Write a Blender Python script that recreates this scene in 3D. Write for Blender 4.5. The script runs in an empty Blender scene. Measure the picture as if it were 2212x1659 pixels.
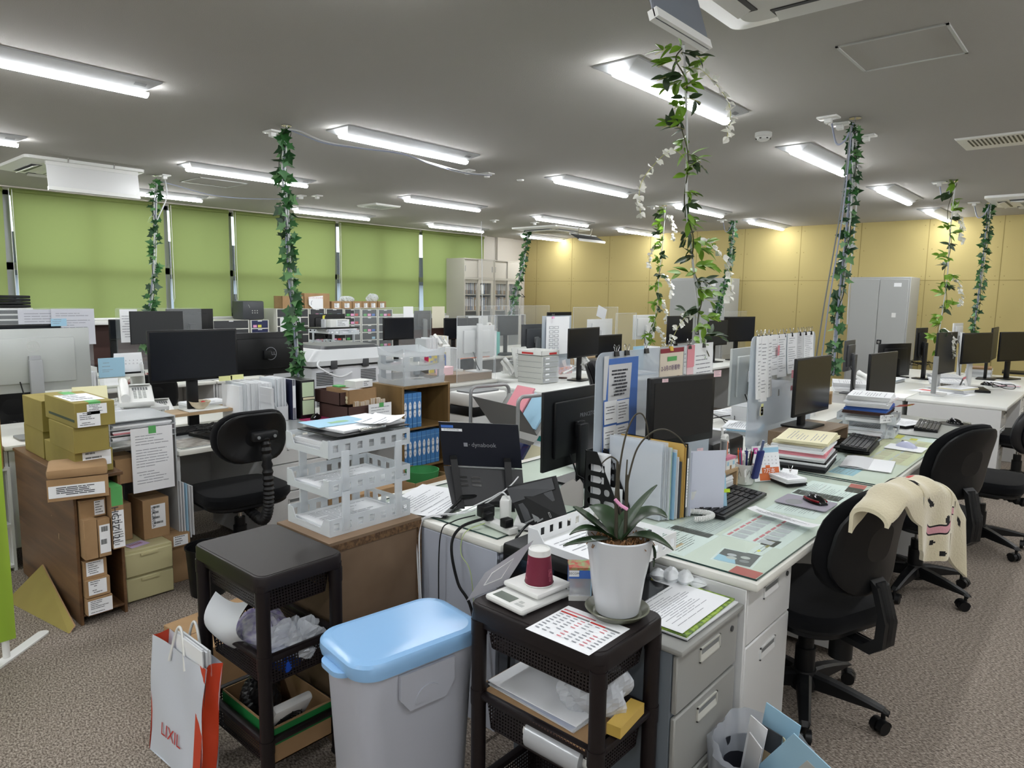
import bpy, bmesh, math, random
from mathutils import Vector, Matrix
R = random.Random(11)
SC = bpy.context.scene
COL = SC.collection
PI = math.pi

# ------------------------------------------------------------------ camera
FPX = 1510.0; CX = 1106.0; CY = 829.5; EYE = 1.6
PITCH = 0.1270; ROLL = 0.0143; YAW = -0.7205
_cp, _sp = math.cos(PITCH), math.sin(PITCH)
FW = Vector((math.sin(YAW)*_cp, math.cos(YAW)*_cp, -_sp))
_rt = Vector((math.cos(YAW), -math.sin(YAW), 0)); _up = _rt.cross(FW)
RT = _rt*math.cos(ROLL) + _up*math.sin(ROLL)
UP = -_rt*math.sin(ROLL) + _up*math.cos(ROLL)
cd = bpy.data.cameras.new('camera'); cam = bpy.data.objects.new('camera', cd); COL.objects.link(cam)
m3 = Matrix((RT, UP, -FW)).transposed()
cam.matrix_world = Matrix.Translation((0, 0, EYE)) @ m3.to_4x4()
cd.sensor_fit = 'HORIZONTAL'; cd.sensor_width = 36; cd.lens = FPX/2212*36
cd.clip_start = .05; cd.clip_end = 200
SC.camera = cam
# ------------------------------------------------------------------ view, sky, exposure
SC.view_settings.view_transform = 'Standard'; SC.view_settings.look = 'None'
SC.view_settings.gamma = 1; SC.view_settings.use_curve_mapping = False
SC.view_settings.exposure = 0.14
LAMP = 64.0            # strength of the LED bars
W = bpy.data.worlds.new('sky'); SC.world = W; W.use_nodes = True
W.node_tree.nodes['Background'].inputs[0].default_value = (.80, .90, 1, 1)
W.node_tree.nodes['Background'].inputs[1].default_value = 2.25

# ------------------------------------------------------------------ measuring: photograph pixel -> point in the room
EYEV = Vector((0, 0, EYE))
def ray(px, py): return FW + RT*((px-CX)/FPX) - UP*((py-CY)/FPX)
def atz(px, py, z):
    d = ray(px, py); return EYEV + d*((z-EYE)/d.z)
def atx(px, py, x):
    d = ray(px, py); return EYEV + d*(x/d.x)
def aty(px, py, y):
    d = ray(px, py); return EYEV + d*(y/d.y)
def atp(px, py, c, n):
    d = ray(px, py); return EYEV + d*((Vector(c)-EYEV).dot(n)/d.dot(n))

# ------------------------------------------------------------------ materials
def lin(c):
    c = c/255.0
    return c/12.92 if c <= .04045 else ((c+.055)/1.055)**2.4
MATS = {}
def mat(key, col=None, rough=.5, metal=0.0, spec=.5, bump=None, mix=None, wood=None, emit=None, alpha=None, trans=None, coat=0, fuzz=0):
    """col is sRGB 0-255; mix=(col2, scale, detail); bump=(scale,strength); wood=(col2,scale,axis)"""
    if col is None: return MATS[key]
    if key in MATS: return MATS[key]
    m = bpy.data.materials.new(key); m.use_nodes = True
    nt = m.node_tree; N = nt.nodes; L = nt.links
    b = N['Principled BSDF']
    rgb = tuple(lin(c) for c in col)+(1,)
    b.inputs['Base Color'].default_value = rgb
    b.inputs['Roughness'].default_value = rough
    b.inputs['Metallic'].default_value = metal
    b.inputs['Specular IOR Level'].default_value = spec
    if coat: b.inputs['Coat Weight'].default_value = coat
    if fuzz: b.inputs['Sheen Weight'].default_value = fuzz
    if mix or bump or wood: tc = N.new('ShaderNodeTexCoord')
    if mix:
        t = N.new('ShaderNodeTexNoise'); t.inputs['Scale'].default_value = mix[1]; t.inputs['Detail'].default_value = mix[2]
        r = N.new('ShaderNodeValToRGB'); r.color_ramp.elements[0].position = .38; r.color_ramp.elements[1].position = .62
        r.color_ramp.elements[0].color = rgb; r.color_ramp.elements[1].color = tuple(lin(c) for c in mix[0])+(1,)
        L.new(tc.outputs['Object'], t.inputs['Vector']); L.new(t.outputs['Fac'], r.inputs['Fac']); L.new(r.outputs['Color'], b.inputs['Base Color'])
    if wood:
        mp = N.new('ShaderNodeMapping'); s = [wood[1]]*3; s[wood[2]] = wood[1]*.06; mp.inputs['Scale'].default_value = s
        t = N.new('ShaderNodeTexNoise'); t.inputs['Scale'].default_value = 1; t.inputs['Detail'].default_value = 5; t.inputs['Distortion'].default_value = .6
        r = N.new('ShaderNodeValToRGB'); r.color_ramp.elements[0].position = .3; r.color_ramp.elements[1].position = .7
        r.color_ramp.elements[0].color = rgb; r.color_ramp.elements[1].color = tuple(lin(c) for c in wood[0])+(1,)
        L.new(tc.outputs['Object'], mp.inputs['Vector']); L.new(mp.outputs['Vector'], t.inputs['Vector'])
        L.new(t.outputs['Fac'], r.inputs['Fac']); L.new(r.outputs['Color'], b.inputs['Base Color'])
    if bump:
        t2 = N.new('ShaderNodeTexNoise'); t2.inputs['Scale'].default_value = bump[0]; t2.inputs['Detail'].default_value = 3
        bp = N.new('ShaderNodeBump'); bp.inputs['Strength'].default_value = bump[1]; bp.inputs['Distance'].default_value = .002
        L.new(tc.outputs['Object'], t2.inputs['Vector']); L.new(t2.outputs['Fac'], bp.inputs['Height']); L.new(bp.outputs['Normal'], b.inputs['Normal'])
    if emit:
        b.inputs['Emission Color'].default_value = tuple(lin(c) for c in emit[0])+(1,); b.inputs['Emission Strength'].default_value = emit[1]
    if alpha is not None:      # see-through sheet: straight transparency mixed with the surface
        out = N['Material Output']; tr = N.new('ShaderNodeBsdfTransparent'); mx = N.new('ShaderNodeMixShader'); mx.inputs[0].default_value = alpha
        if trans: tr.inputs[0].default_value = tuple(lin(c) for c in trans)+(1,)
        L.new(tr.outputs[0], mx.inputs[1]); L.new(b.outputs[0], mx.inputs[2]); L.new(mx.outputs[0], out.inputs['Surface'])
    elif trans:                # fabric or frosted plastic that lets light through
        out = N['Material Output']; tl = N.new('ShaderNodeBsdfTranslucent'); tl.inputs[0].default_value = tuple(lin(c) for c in trans)+(1,)
        mx = N.new('ShaderNodeMixShader'); mx.inputs[0].default_value = .5
        L.new(b.outputs[0], mx.inputs[1]); L.new(tl.outputs[0], mx.inputs[2]); L.new(mx.outputs[0], out.inputs['Surface'])
    MATS[key] = m
    return m

WHITE = mat('white plastic', (226, 227, 224), .35)
OFFW = mat('off white laminate', (222, 222, 214), .32, bump=(300, .04))
STEEL = mat('light grey painted steel', (196, 198, 194), .38)
STEELW = mat('white painted steel', (214, 215, 214), .38)
STEELD = mat('mid grey painted steel', (128, 131, 130), .4)
LGREY = mat('light grey plastic', (186, 189, 186), .4)
MGREY = mat('mid grey plastic', (120, 123, 124), .45)
DGREY = mat('dark grey plastic', (58, 60, 63), .45)
SILVER = mat('silver plastic', (198, 200, 199), .33, .25)
CHROME = mat('chrome', (200, 200, 200), .18, 1)
BLACK = mat('black plastic', (13, 14, 16), .42, spec=.35)
BLACKG = mat('glossy black plastic', (12, 13, 15), .15)
SCREEN = mat('black screen', (13, 16, 24), .22)
SCREENM = mat('matt dark screen', (34, 36, 38), .42)
FABRIC = mat('black fabric', (9, 10, 13), .95, bump=(900, .3), spec=.15, fuzz=.06)
PAPER = mat('white paper', (238, 240, 242), .8)
PAPER2 = mat('grey white paper', (208, 210, 212), .8)
CREAM = mat('cream paper', (226, 220, 186), .8)
INK = mat('grey print', (142, 145, 152), .8)
INKD = mat('dark print', (58, 60, 66), .8)
PINK = mat('pink paper', (228, 150, 160), .8)
PINKS = mat('pale pink paper', (232, 200, 205), .8)
SKYB = mat('pale blue paper', (160, 200, 222), .8)
BLUE = mat('blue print', (60, 105, 185), .6)
NAVY = mat('navy plastic', (28, 40, 110), .4)
RED = mat('red print', (190, 48, 45), .6)
YELLOW = mat('yellow print', (226, 220, 90), .7)
NOTE = mat('pale yellow sticky note', (226, 228, 160), .8)
NOTEG = mat('pale green sticky note', (196, 214, 180), .8)
NOTEP = mat('pink sticky note', (235, 165, 205), .8)
LIME = mat('lime sticky note', (200, 226, 60), .8)
GREEN = mat('green tape', (90, 170, 95), .6)
ORANGE = mat('orange plastic', (222, 110, 50), .5)
KRAFT = mat('brown cardboard', (165, 133, 96), .85, mix=((155, 124, 88), 6, 3))
KRAFTD = mat('dark brown cardboard', (74, 50, 44), .8)
KRAFTY = mat('olive cardboard', (150, 136, 70), .8, mix=((142, 128, 66), 5, 2))
CLEAR = mat('clear acrylic', (225, 232, 235), .12, alpha=.09)
CLEARF = mat('clear film', (235, 240, 245), .2, alpha=.35)
FROST = mat('frosted plastic', (226, 232, 236), .35, alpha=.62)
HAZY = mat('hazy acrylic', (200, 210, 220), .3, alpha=.55)
GLASS = mat('desk glass', (216, 222, 212), .03, alpha=.10, trans=(250, 254, 252), spec=.7)
GLASSE = mat('glass edge', (30, 62, 58), .15)
POLY = mat('polythene', (225, 230, 236), .3, alpha=.55, bump=(14, .6))
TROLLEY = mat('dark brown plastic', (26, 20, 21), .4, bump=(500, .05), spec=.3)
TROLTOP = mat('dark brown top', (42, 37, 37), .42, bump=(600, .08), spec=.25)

# ------------------------------------------------------------------ mesh collector
class MB:
    def __init__(s, M=None):
        s.v = []; s.f = []; s.mi = []; s.mats = []; s.M = M or Matrix(); s.sm = []
    def at(s, x=0, y=0, z=0, rx=0, ry=0, rz=0):
        s.M = Matrix.Translation((x, y, z)) @ Matrix.Rotation(rz, 4, 'Z') @ Matrix.Rotation(ry, 4, 'Y') @ Matrix.Rotation(rx, 4, 'X'); return s
    def add(s, vs, fs, m, smooth=False):
        o = len(s.v); M = s.M
        s.v += [M @ Vector(p) for p in vs]
        if m not in s.mats: s.mats.append(m)
        k = s.mats.index(m)
        for f in fs: s.f.append([i+o for i in f]); s.mi.append(k); s.sm.append(smooth)
        return s
    def box(s, x0, y0, z0, x1, y1, z1, m, bev=0, seg=2):
        if x0 > x1: x0, x1 = x1, x0
        if y0 > y1: y0, y1 = y1, y0
        if z0 > z1: z0, z1 = z1, z0
        if bev:
            bm = bmesh.new(); bmesh.ops.create_cube(bm, size=1)
            for v in bm.verts: v.co = Vector(((x0+x1)/2+v.co.x*(x1-x0), (y0+y1)/2+v.co.y*(y1-y0), (z0+z1)/2+v.co.z*(z1-z0)))
            bmesh.ops.bevel(bm, geom=bm.edges[:], offset=min(bev, (x1-x0)*.45, (y1-y0)*.45, (z1-z0)*.45), segments=seg, affect='EDGES', profile=.5)
            bm.verts.index_update()
            s.add([v.co for v in bm.verts], [[v.index for v in f.verts] for f in bm.faces], m, True); bm.free(); return s
        return s.add([(x0,y0,z0),(x1,y0,z0),(x1,y1,z0),(x0,y1,z0),(x0,y0,z1),(x1,y0,z1),(x1,y1,z1),(x0,y1,z1)],
                     [(0,3,2,1),(4,5,6,7),(0,1,5,4),(1,2,6,5),(2,3,7,6),(3,0,4,7)], m)
    def cbox(s, cx, cy, z0, sx, sy, sz, m, bev=0): return s.box(cx-sx/2, cy-sy/2, z0, cx+sx/2, cy+sy/2, z0+sz, m, bev)
    def quad(s, a, b, c, d, m): return s.add([a, b, c, d], [(0,1,2,3)], m)
    def cyl(s, p0, p1, r0, m, r1=None, n=12, cap=True):
        p0 = Vector(p0); p1 = Vector(p1); r1 = r0 if r1 is None else r1
        d = (p1-p0).normalized(); a = d.orthogonal().normalized(); b = d.cross(a)
        vs = []
        for p, r in ((p0, r0), (p1, r1)):
            vs += [p+(a*math.cos(2*PI*i/n)+b*math.sin(2*PI*i/n))*r for i in range(n)]
        fs = [(i, (i+1) % n, n+(i+1) % n, n+i) for i in range(n)]
        s.add(vs, fs, m, True)
        if cap: s.add(vs, [tuple(range(n-1, -1, -1)), tuple(range(n, 2*n))], m)
        return s
    def tube(s, pts, r, m, n=6, rs=None, cap=True):
        P = [Vector(p) for p in pts]; vs = []; a = None
        for i, p in enumerate(P):
            d = (P[min(i+1, len(P)-1)]-P[max(i-1, 0)])
            d = d.normalized() if d.length > 1e-9 else Vector((0, 0, 1))
            if a is None: a = d.orthogonal().normalized()
            a = (a-d*a.dot(d)); a = a.normalized() if a.length > 1e-6 else d.orthogonal().normalized()
            b = d.cross(a); rr = rs[i] if rs else r
            vs += [p+(a*math.cos(2*PI*k/n)+b*math.sin(2*PI*k/n))*rr for k in range(n)]
        fs = [(i*n+k, i*n+(k+1) % n, (i+1)*n+(k+1) % n, (i+1)*n+k) for i in range(len(P)-1) for k in range(n)]
        s.add(vs, fs, m, True)
        if cap: s.add(vs, [tuple(range(n-1, -1, -1)), tuple(range((len(P)-1)*n, len(P)*n))], m)
        return s
    def lathe(s, prof, m, n=24, c=(0, 0, 0), sq=None):
        vs = []; fs = []; k = len(prof)
        for i in range(n):
            a = 2*PI*i/n; ca, sa = math.cos(a), math.sin(a)
            for r, z in prof: vs.append((c[0]+r*ca, c[1]+r*sa, c[2]+z))
        for i in range(n):
            j = (i+1) % n
            for q in range(k-1): fs.append((i*k+q, j*k+q, j*k+q+1, i*k+q+1))
        return s.add(vs, fs, m, True)
    def prism(s, poly, h0, h1, m, ax='z', cap=True, smooth=False):
        def P(u, v, h): return (u, v, h) if ax == 'z' else ((h, u, v) if ax == 'x' else (u, h, v))
        n = len(poly); vs = [P(u, v, h0) for u, v in poly]+[P(u, v, h1) for u, v in poly]
        s.add(vs, [(i, (i+1) % n, n+(i+1) % n, n+i) for i in range(n)], m, smooth)
        if cap: s.add(vs, [tuple(range(n-1, -1, -1)), tuple(range(n, 2*n))], m)
        return s
    def loft(s, rings, m, cap=True, smooth=True, close=True):
        n = len(rings[0]); vs = [p for r in rings for p in r]
        fs = [(i*n+k, i*n+(k+1) % n, (i+1)*n+(k+1) % n, (i+1)*n+k) for i in range(len(rings)-1) for k in range(n if close else n-1)]
        s.add(vs, fs, m, smooth)
        if cap: s.add(vs, [tuple(range(n-1, -1, -1)), tuple(range((len(rings)-1)*n, len(rings)*n))], m)
        return s
    def grid(s, fn, nu, nv, m, smooth=True):
        vs = [fn(i/nu, j/nv) for j in range(nv+1) for i in range(nu+1)]
        return s.add(vs, [(j*(nu+1)+i, j*(nu+1)+i+1, (j+1)*(nu+1)+i+1, (j+1)*(nu+1)+i) for j in range(nv) for i in range(nu)], m, smooth)
    def text(s, txt, size, m, o=(0, 0, 0), u=(1, 0, 0), w=(0, 0, 1), align='CENTER'):
        """flat lettering: baseline direction u, up direction w"""
        cu = bpy.data.curves.new('t', 'FONT'); cu.body = txt; cu.size = size; cu.align_x = align; cu.align_y = 'CENTER'; cu.resolution_u = 2
        ob = bpy.data.objects.new('t', cu); me = ob.to_mesh()
        u = Vector(u).normalized(); w = Vector(w).normalized(); o = Vector(o)
        vs = [o+u*v.co.x+w*v.co.y for v in me.vertices]; fs = [tuple(p.vertices) for p in me.polygons]
        s.add(vs, fs, m); ob.to_mesh_clear(); bpy.data.objects.remove(ob); bpy.data.curves.remove(cu); return s
    def build(s, name, parent=None, loc=None, rz=0):
        me = bpy.data.meshes.new(name); me.from_pydata([tuple(v) for v in s.v], [], s.f); me.update()
        for m in s.mats: me.materials.append(m)
        me.polygons.foreach_set('material_index', s.mi); me.polygons.foreach_set('use_smooth', s.sm)
        if any(s.sm): me.set_sharp_from_angle(angle=.65)
        o = bpy.data.objects.new(name, me); COL.objects.link(o)
        if parent: o.parent = parent
        if loc is not None: o.location = loc
        o.rotation_euler.z = rz
        return o
def tag(o, label, cat, group=None, kind=None):
    if label: o['label'] = label
    if cat: o['category'] = cat
    if group: o['group'] = group
    if kind: o['kind'] = kind
    return o
def thing(name, label, cat, loc=(0, 0, 0), rz=0, group=None):
    o = bpy.data.objects.new(name, None); COL.objects.link(o); o.location = loc; o.rotation_euler = (0, 0, rz)
    o.empty_display_size = .05
    return tag(o, label, cat, group)
def struct(name, mb):
    o = mb.build(name); o['kind'] = 'structure'; return o
def dup(root, loc, rz=None, label=None, group=None):
    r = root.copy(); COL.objects.link(r); r.location = loc
    if rz is not None: r.rotation_euler = (0, 0, rz)
    if label: r['label'] = label
    if group: r['group'] = group
    for ch in list(root.children):
        c = ch.copy(); COL.objects.link(c); c.parent = r
        for g in ch.children:
            d = g.copy(); COL.objects.link(d); d.parent = c
    return r
def rrect(cx, cy, sx, sy, r, n=5):
    out = []
    for qx, qy, a0 in ((1, 1, 0), (-1, 1, PI/2), (-1, -1, PI), (1, -1, 1.5*PI)):
        for i in range(n+1):
            a = a0+PI/2*i/n; out.append((cx+qx*(sx/2-r)+r*math.cos(a), cy+qy*(sy/2-r)+r*math.sin(a)))
    return out
def lines(mb, fn, rows, m=None, rnd=R, t0=.12, t1=.9, th=.22, jit=.5, gap=.12):
    """rows of print: fn(u,v)->point on the sheet, u across 0..1, v down 0..1"""
    m = m or INK
    for i in range(rows):
        if rnd.random() < gap: continue
        v = t0+(t1-t0)*i/rows; dv = (t1-t0)/rows*th; u0 = .1 if rnd.random() < .7 else .1+rnd.random()*.2; u1 = .9-rnd.random()*jit*.8
        u = u0
        while u < u1:
            w = min(u1, u+.06+rnd.random()*.22)
            mb.quad(fn(u, v), fn(w, v), fn(w, v+dv), fn(u, v+dv), m); u = w+.015
# ================================================================== THE ROOM
XW, YW, XR, YB, ZC = -9.40, 11.05, 3.6, -4.0, 2.70
carp = bpy.data.materials.new('flecked carpet'); carp.use_nodes = True
nt = carp.node_tree; N = nt.nodes; L = nt.links; b = N['Principled BSDF']
tc = N.new('ShaderNodeTexCoord'); mp = N.new('ShaderNodeMapping'); mp.inputs['Scale'].default_value = (85, 150, 85); mp.inputs['Rotation'].default_value = (0, 0, .5)
t = N.new('ShaderNodeTexNoise'); t.inputs['Scale'].default_value = 1.0; t.inputs['Detail'].default_value = 3; t.inputs['Roughness'].default_value = .7
t2 = N.new('ShaderNodeTexNoise'); t2.inputs['Scale'].default_value = 2.2; t2.inputs['Detail'].default_value = 2
r = N.new('ShaderNodeValToRGB'); cr = r.color_ramp
cr.elements[0].position = .36; cr.elements[0].color = tuple(lin(c) for c in (82, 74, 67))+(1,)
cr.elements[1].position = .66; cr.elements[1].color = tuple(lin(c) for c in (178, 168, 156))+(1,)
e = cr.elements.new(.5); e.color = tuple(lin(c) for c in (134, 124, 114))+(1,)
mx = N.new('ShaderNodeMix'); mx.data_type = 'RGBA'; mx.blend_type = 'MULTIPLY'; mx.inputs[0].default_value = .35
L.new(tc.outputs['Object'], mp.inputs['Vector']); L.new(mp.outputs[0], t.inputs['Vector']); L.new(tc.outputs['Object'], t2.inputs['Vector'])
L.new(t.outputs['Fac'], r.inputs['Fac']); L.new(r.outputs['Color'], mx.inputs[6]); L.new(t2.outputs['Color'], mx.inputs[7]); L.new(r.outputs['Color'], b.inputs['Base Color'])
bp = N.new('ShaderNodeBump'); bp.inputs['Strength'].default_value = .6; bp.inputs['Distance'].default_value = .004
L.new(t.outputs['Fac'], bp.inputs['Height']); L.new(bp.outputs[0], b.inputs['Normal']); b.inputs['Roughness'].default_value = 1; b.inputs['Specular IOR Level'].default_value = .1
MATS['carpet'] = carp
CEIL = mat('ceiling wallpaper', (176, 174, 169), .9, bump=(170, .5), spec=.2)
BEIGE = mat('beige wall paint', (196, 191, 182), .85, bump=(150, .2), spec=.2)
YEL = mat('yellow felt panel', (180, 165, 112), .92, bump=(260, .35), spec=.15)
SEAM = mat('panel seam', (140, 126, 76), .9)
BROWN = mat('brown wall panel', (64, 38, 32), .6)
WALL = mat('plain wall paint', (190, 188, 182), .85)

mb = MB(); mb.box(XW-.2, YB-.1, -.12, XR+.1, YW+.15, 0, carp); struct('floor', mb)
mb = MB(); mb.box(XW-.2, YB-.1, ZC, XR+.1, YW+.15, ZC+.1, CEIL); struct('ceiling', mb)
# far wall: the yellow panelling, joints modelled as grooves
mb = MB(); mb.box(XW-.2, YW, 0, XR+.1, YW+.12, ZC, YEL)
xs = [atx_ for atx_ in (aty(1160, 560, YW).x, aty(1236, 560, YW).x, aty(1317, 560, YW).x, aty(1402, 560, YW).x)]
px_seams = [1160, 1236, 1317, 1405, 1505, 1608, 1729, 1858, 2004, 2165]
for p in px_seams:
    x = aty(p, 540, YW).x; mb.box(x-.004, YW-.002, 0, x+.004, YW+.01, ZC, SEAM)
x = aty(2165, 540, YW).x+.92
while x < XR: mb.box(x-.004, YW-.002, 0, x+.004, YW+.01, ZC, SEAM); x += .92
mb.box(XW, YW-.002, 1.874, XR, YW+.01, 1.881, SEAM)
for p in px_seams:
    x = aty(p, 540, YW).x
    for z in (.4, .9, 1.4, 1.82, 1.93, 2.3, 2.62):
        for dx in (-.05, .05): mb.cyl((x+dx, YW+.005, z), (x+dx, YW-.004, z), .006, SEAM, n=8)
struct('wall_far', mb)
mb = MB(); mb.box(XR, YB, 0, XR+.1, YW, ZC, WALL); struct('wall_right', mb)
mb = MB(); mb.box(XW, YB-.1, 0, XR, YB, ZC, WALL); struct('wall_back', mb)
# window wall
Z0, Z1 = 1.245, ZC-.03
WY0, WY1 = -3.2, 9.76
mb = MB()
mb.box(XW-.15, YB, 0, XW, YW, Z0-.05, BROWN); mb.box(XW-.15, YB, Z1, XW, YW, ZC, BEIGE)
mb.box(XW-.15, YB, Z0-.05, XW, WY0, Z1, BEIGE); mb.box(XW-.15, WY1, Z0-.05, XW, YW, Z1, BEIGE)
mb.box(XW, 10.16, 0, XW+.06, 10.62, ZC, BEIGE)
struct('wall_left', mb)
mb = MB(); mb.box(XW-.03, WY0, Z0-.075, XW+.16, WY1, Z0-.03, WHITE, .006); mb.box(XW-.03, WY0, Z0-.03, XW+.05, WY1, Z0, WHITE); struct('trim_1', mb)
mb = MB(); mb.box(XW, YB, ZC-.012, XW+.10, WY1+.05, ZC, BEIGE); struct('trim_2', mb)
gaps = [-1.2, .5, 2.22, 3.92, 4.78, 6.49, 8.20]
WINF = mat('window frame aluminium', (150, 152, 156), .35, .6)
WGL = mat('window glass', (220, 235, 240), .02, alpha=.06)
edges = [WY0]+gaps+[WY1]
for i in range(len(edges)-1):
    a, bb = edges[i], edges[i+1]; mb = MB(); m = (a+bb)/2
    for y in (a+.0, bb-.05): mb.box(XW-.11, y, Z0, XW-.05, y+.05, Z1, WINF)
    if bb-a > 1.2: mb.box(XW-.11, m-.035, Z0, XW-.05, m+.035, Z1, WINF)
    mb.box(XW-.11, a, Z0, XW-.05, bb, Z0+.05, WINF); mb.box(XW-.11, a, Z1-.05, XW-.05, bb, Z1, WINF)
    mb.box(XW-.11, a, 1.80, XW-.05, bb, 1.88, WINF)
    o = struct('window_%d' % (i+1), mb)
    g = MB(); g.box(XW-.083, a+.02, Z0+.03, XW-.078, bb-.02, Z1-.03, WGL); g.build('pane', o)
# neighbouring building and its dark roof, seen only through the slits between the blinds
mb = MB(); mb.box(-26, -9, 0, -20, 24, 1.9, mat('neighbour wall', (180, 190, 200), .8)); mb.box(-26.3, -9, 1.9, -19.7, 24, 2.9, mat('neighbour roof', (40, 42, 46), .7))
for i in range(14): mb.box(-19.99, -8+i*2.2, .4, -19.95, -7.2+i*2.2, 1.5, BLACKG)
tag(mb.build('neighbour_building'), 'pale building with dark roof edge, glimpsed through slits between green blinds', 'building')
mb = MB(); mb.box(-60, -40, -1.2, XW-.3, 50, -1.0, mat('street', (120, 120, 118), .9)); struct('ground', mb)
# roller blinds
BLIND = mat('green blind fabric', (146, 158, 98), .85, bump=(400, .15), trans=(166, 180, 112), spec=.1)
bl_lab = ['green roller blind at the far left of the window wall', 'green roller blind cut off by the left edge of the view', 'wide green roller blind at left, between the first two pale gaps',
          'narrow green roller blind with a pale bulge near its top right', 'green roller blind behind the dark grey air purifier', 'green roller blind above the row of small cardboard boxes', 'last green roller blind, beside the tall file cabinets']
for i in range(len(edges)-1):
    a, bb = edges[i]+.035, edges[i+1]-.035
    if i == 0: lab = 'green roller blind beyond the left edge'
    else: lab = bl_lab[i-1]
    if i == 7: bb = WY1+.02
    t = thing('roller_blind', lab, 'blind', (XW+.05, (a+bb)/2, Z0), 0, 'green roller blinds')
    w = (bb-a)/2
    def fab(u, v, w=w, i=i):
        y = (u-.5)*2*w*(1-.025*(v > 0)*(1-v)*1.0); z = v*(Z1-Z0+.03)
        x = .012*math.sin(u*PI*2+i)*(1-v)
        if i == 4: x += .03*math.exp(-((u-.72)**2)/.02-((v-.72)**2)/.015)
        return (x, y, z)
    m_ = MB(); m_.grid(fab, 24, 16, BLIND); m_.build('fabric', t)
    m_ = MB(); m_.box(-.012, -w*.975, -.02, .012, w*.975, .006, WHITE, .004); m_.build('bottom_bar', t)
    m_ = MB(); m_.cyl((0, -w, Z1-Z0-.01), (0, w, Z1-Z0-.01), .02, BLIND, n=12); m_.build('roller', t)
    if i in (2, 3, 4, 5, 6):
        m_ = MB(); y = -w-.02; pts = [(.03, y, Z1-Z0), (.03, y, .25), (.03, y+.015, .2), (.03, y+.03, .25), (.03, y+.03, Z1-Z0)]
        m_.tube(pts, .003, WHITE); m_.build('pull_chain', t)

# ================================================================== CEILING
LED = mat('lit LED bar', (255, 255, 255), .5, emit=((247, 249, 252), LAMP))
def light_proto():
    t = thing('ceiling_light', 'x', 'ceiling light', (0, 0, ZC), 0, 'ceiling light bars')
    a, w = .627, .125
    m_ = MB()  # white reflector body: bevelled tray under the ceiling
    top = [(-w, -a, 0), (w, -a, 0), (w, a, 0), (-w, a, 0)]; bot = [(-.04, -a+.06, -.045), (.03, -a+.06, -.045), (.03, a-.06, -.045), (-.04, a-.06, -.045)]
    mid = [(p[0], p[1], -.008) for p in top]
    m_.loft([top, mid, bot], mat('light housing', (176, 179, 180), .45), True, False); m_.build('housing', t)
    m_ = MB(); prof = [(-.005+.031*math.cos(x), -.045-.022*math.sin(x)) for x in [PI*i/8 for i in range(9)]]
    m_.prism(prof, -.595, .595, LED, ax='y', smooth=True); m_.build('lamp_bar', t)
    m_ = MB(); m_.quad((.07, .5, -.0305), (.07, .56, -.0305), (.095, .56, -.021), (.095, .5, -.021), MGREY); m_.build('rating_label', t)
    return t
L0 = light_proto()
lab = {
 (-1.93, 3.53): 'nearest ceiling light bar at right, crossed by the flowering vine', (-4.14, 1.06): 'ceiling light bar cut by the upper left edge',
 (-4.14, 3.50): 'ceiling light bar right of the leafy pole, cable sagging beneath it', (-6.33, 3.44): 'ceiling light bar crossing behind the large ivy pole',
 (-6.33, 1.0): 'end of a ceiling light bar at the left edge above the white air conditioner', (-8.40, 3.34): 'lowest left light bar, just above the green blinds behind the ivy',
 (-8.40, 5.78): 'ceiling light bar nearest the blinds, second from the left', (-6.36, 5.92): 'ceiling light bar right of the small square hatch',
 (-4.14, 5.88): 'light bar in the middle of the ceiling, beside the vine cable end', (-8.42, 8.16): 'ceiling light bar nearest the blinds, in front of the file cabinets',
 (-6.35, 8.28): 'ceiling light bar just above the far air conditioner', (-8.42, 10.40): 'light bar in the far left corner, beside the hanging black panel',
 (-4.10, 8.20): 'ceiling light bar behind the flowering vine, middle of the far ceiling', (-6.2, 10.38): 'far ceiling light bar above the yellow wall, left of the thin vine',
 (-3.97, 10.32): 'far ceiling light bar above the yellow wall, right of the small ivy pole', (-1.92, 5.85): 'ceiling light bar whose end is behind the tall right ivy pole',
 (-1.90, 8.18): 'ceiling light bar right of the tall right ivy pole', (-1.86, 10.34): 'ceiling light bar half hidden by the slim vine at right'}
first = True
for (x, y), s in lab.items():
    x = min((-8.40, -6.32, -4.12, -1.935), key=lambda q: abs(q-x))
    if first: L0.location = (x, y, ZC); L0['label'] = s; first = False
    else: dup(L0, (x, y, ZC), 0, s)
for x in (-8.42, -6.34, -4.13, -1.92, .28, 2.48):
    for y in (-3.4, -1.2, 1.06, 3.5, 5.86, 8.2, 10.36):
        if x < 0 and y > 1.2 or (x < -4 and x > -7 and y > 1): continue
        dup(L0, (x, y, ZC), 0, 'ceiling light bar outside the view', 'ceiling light bars out of view')

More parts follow.
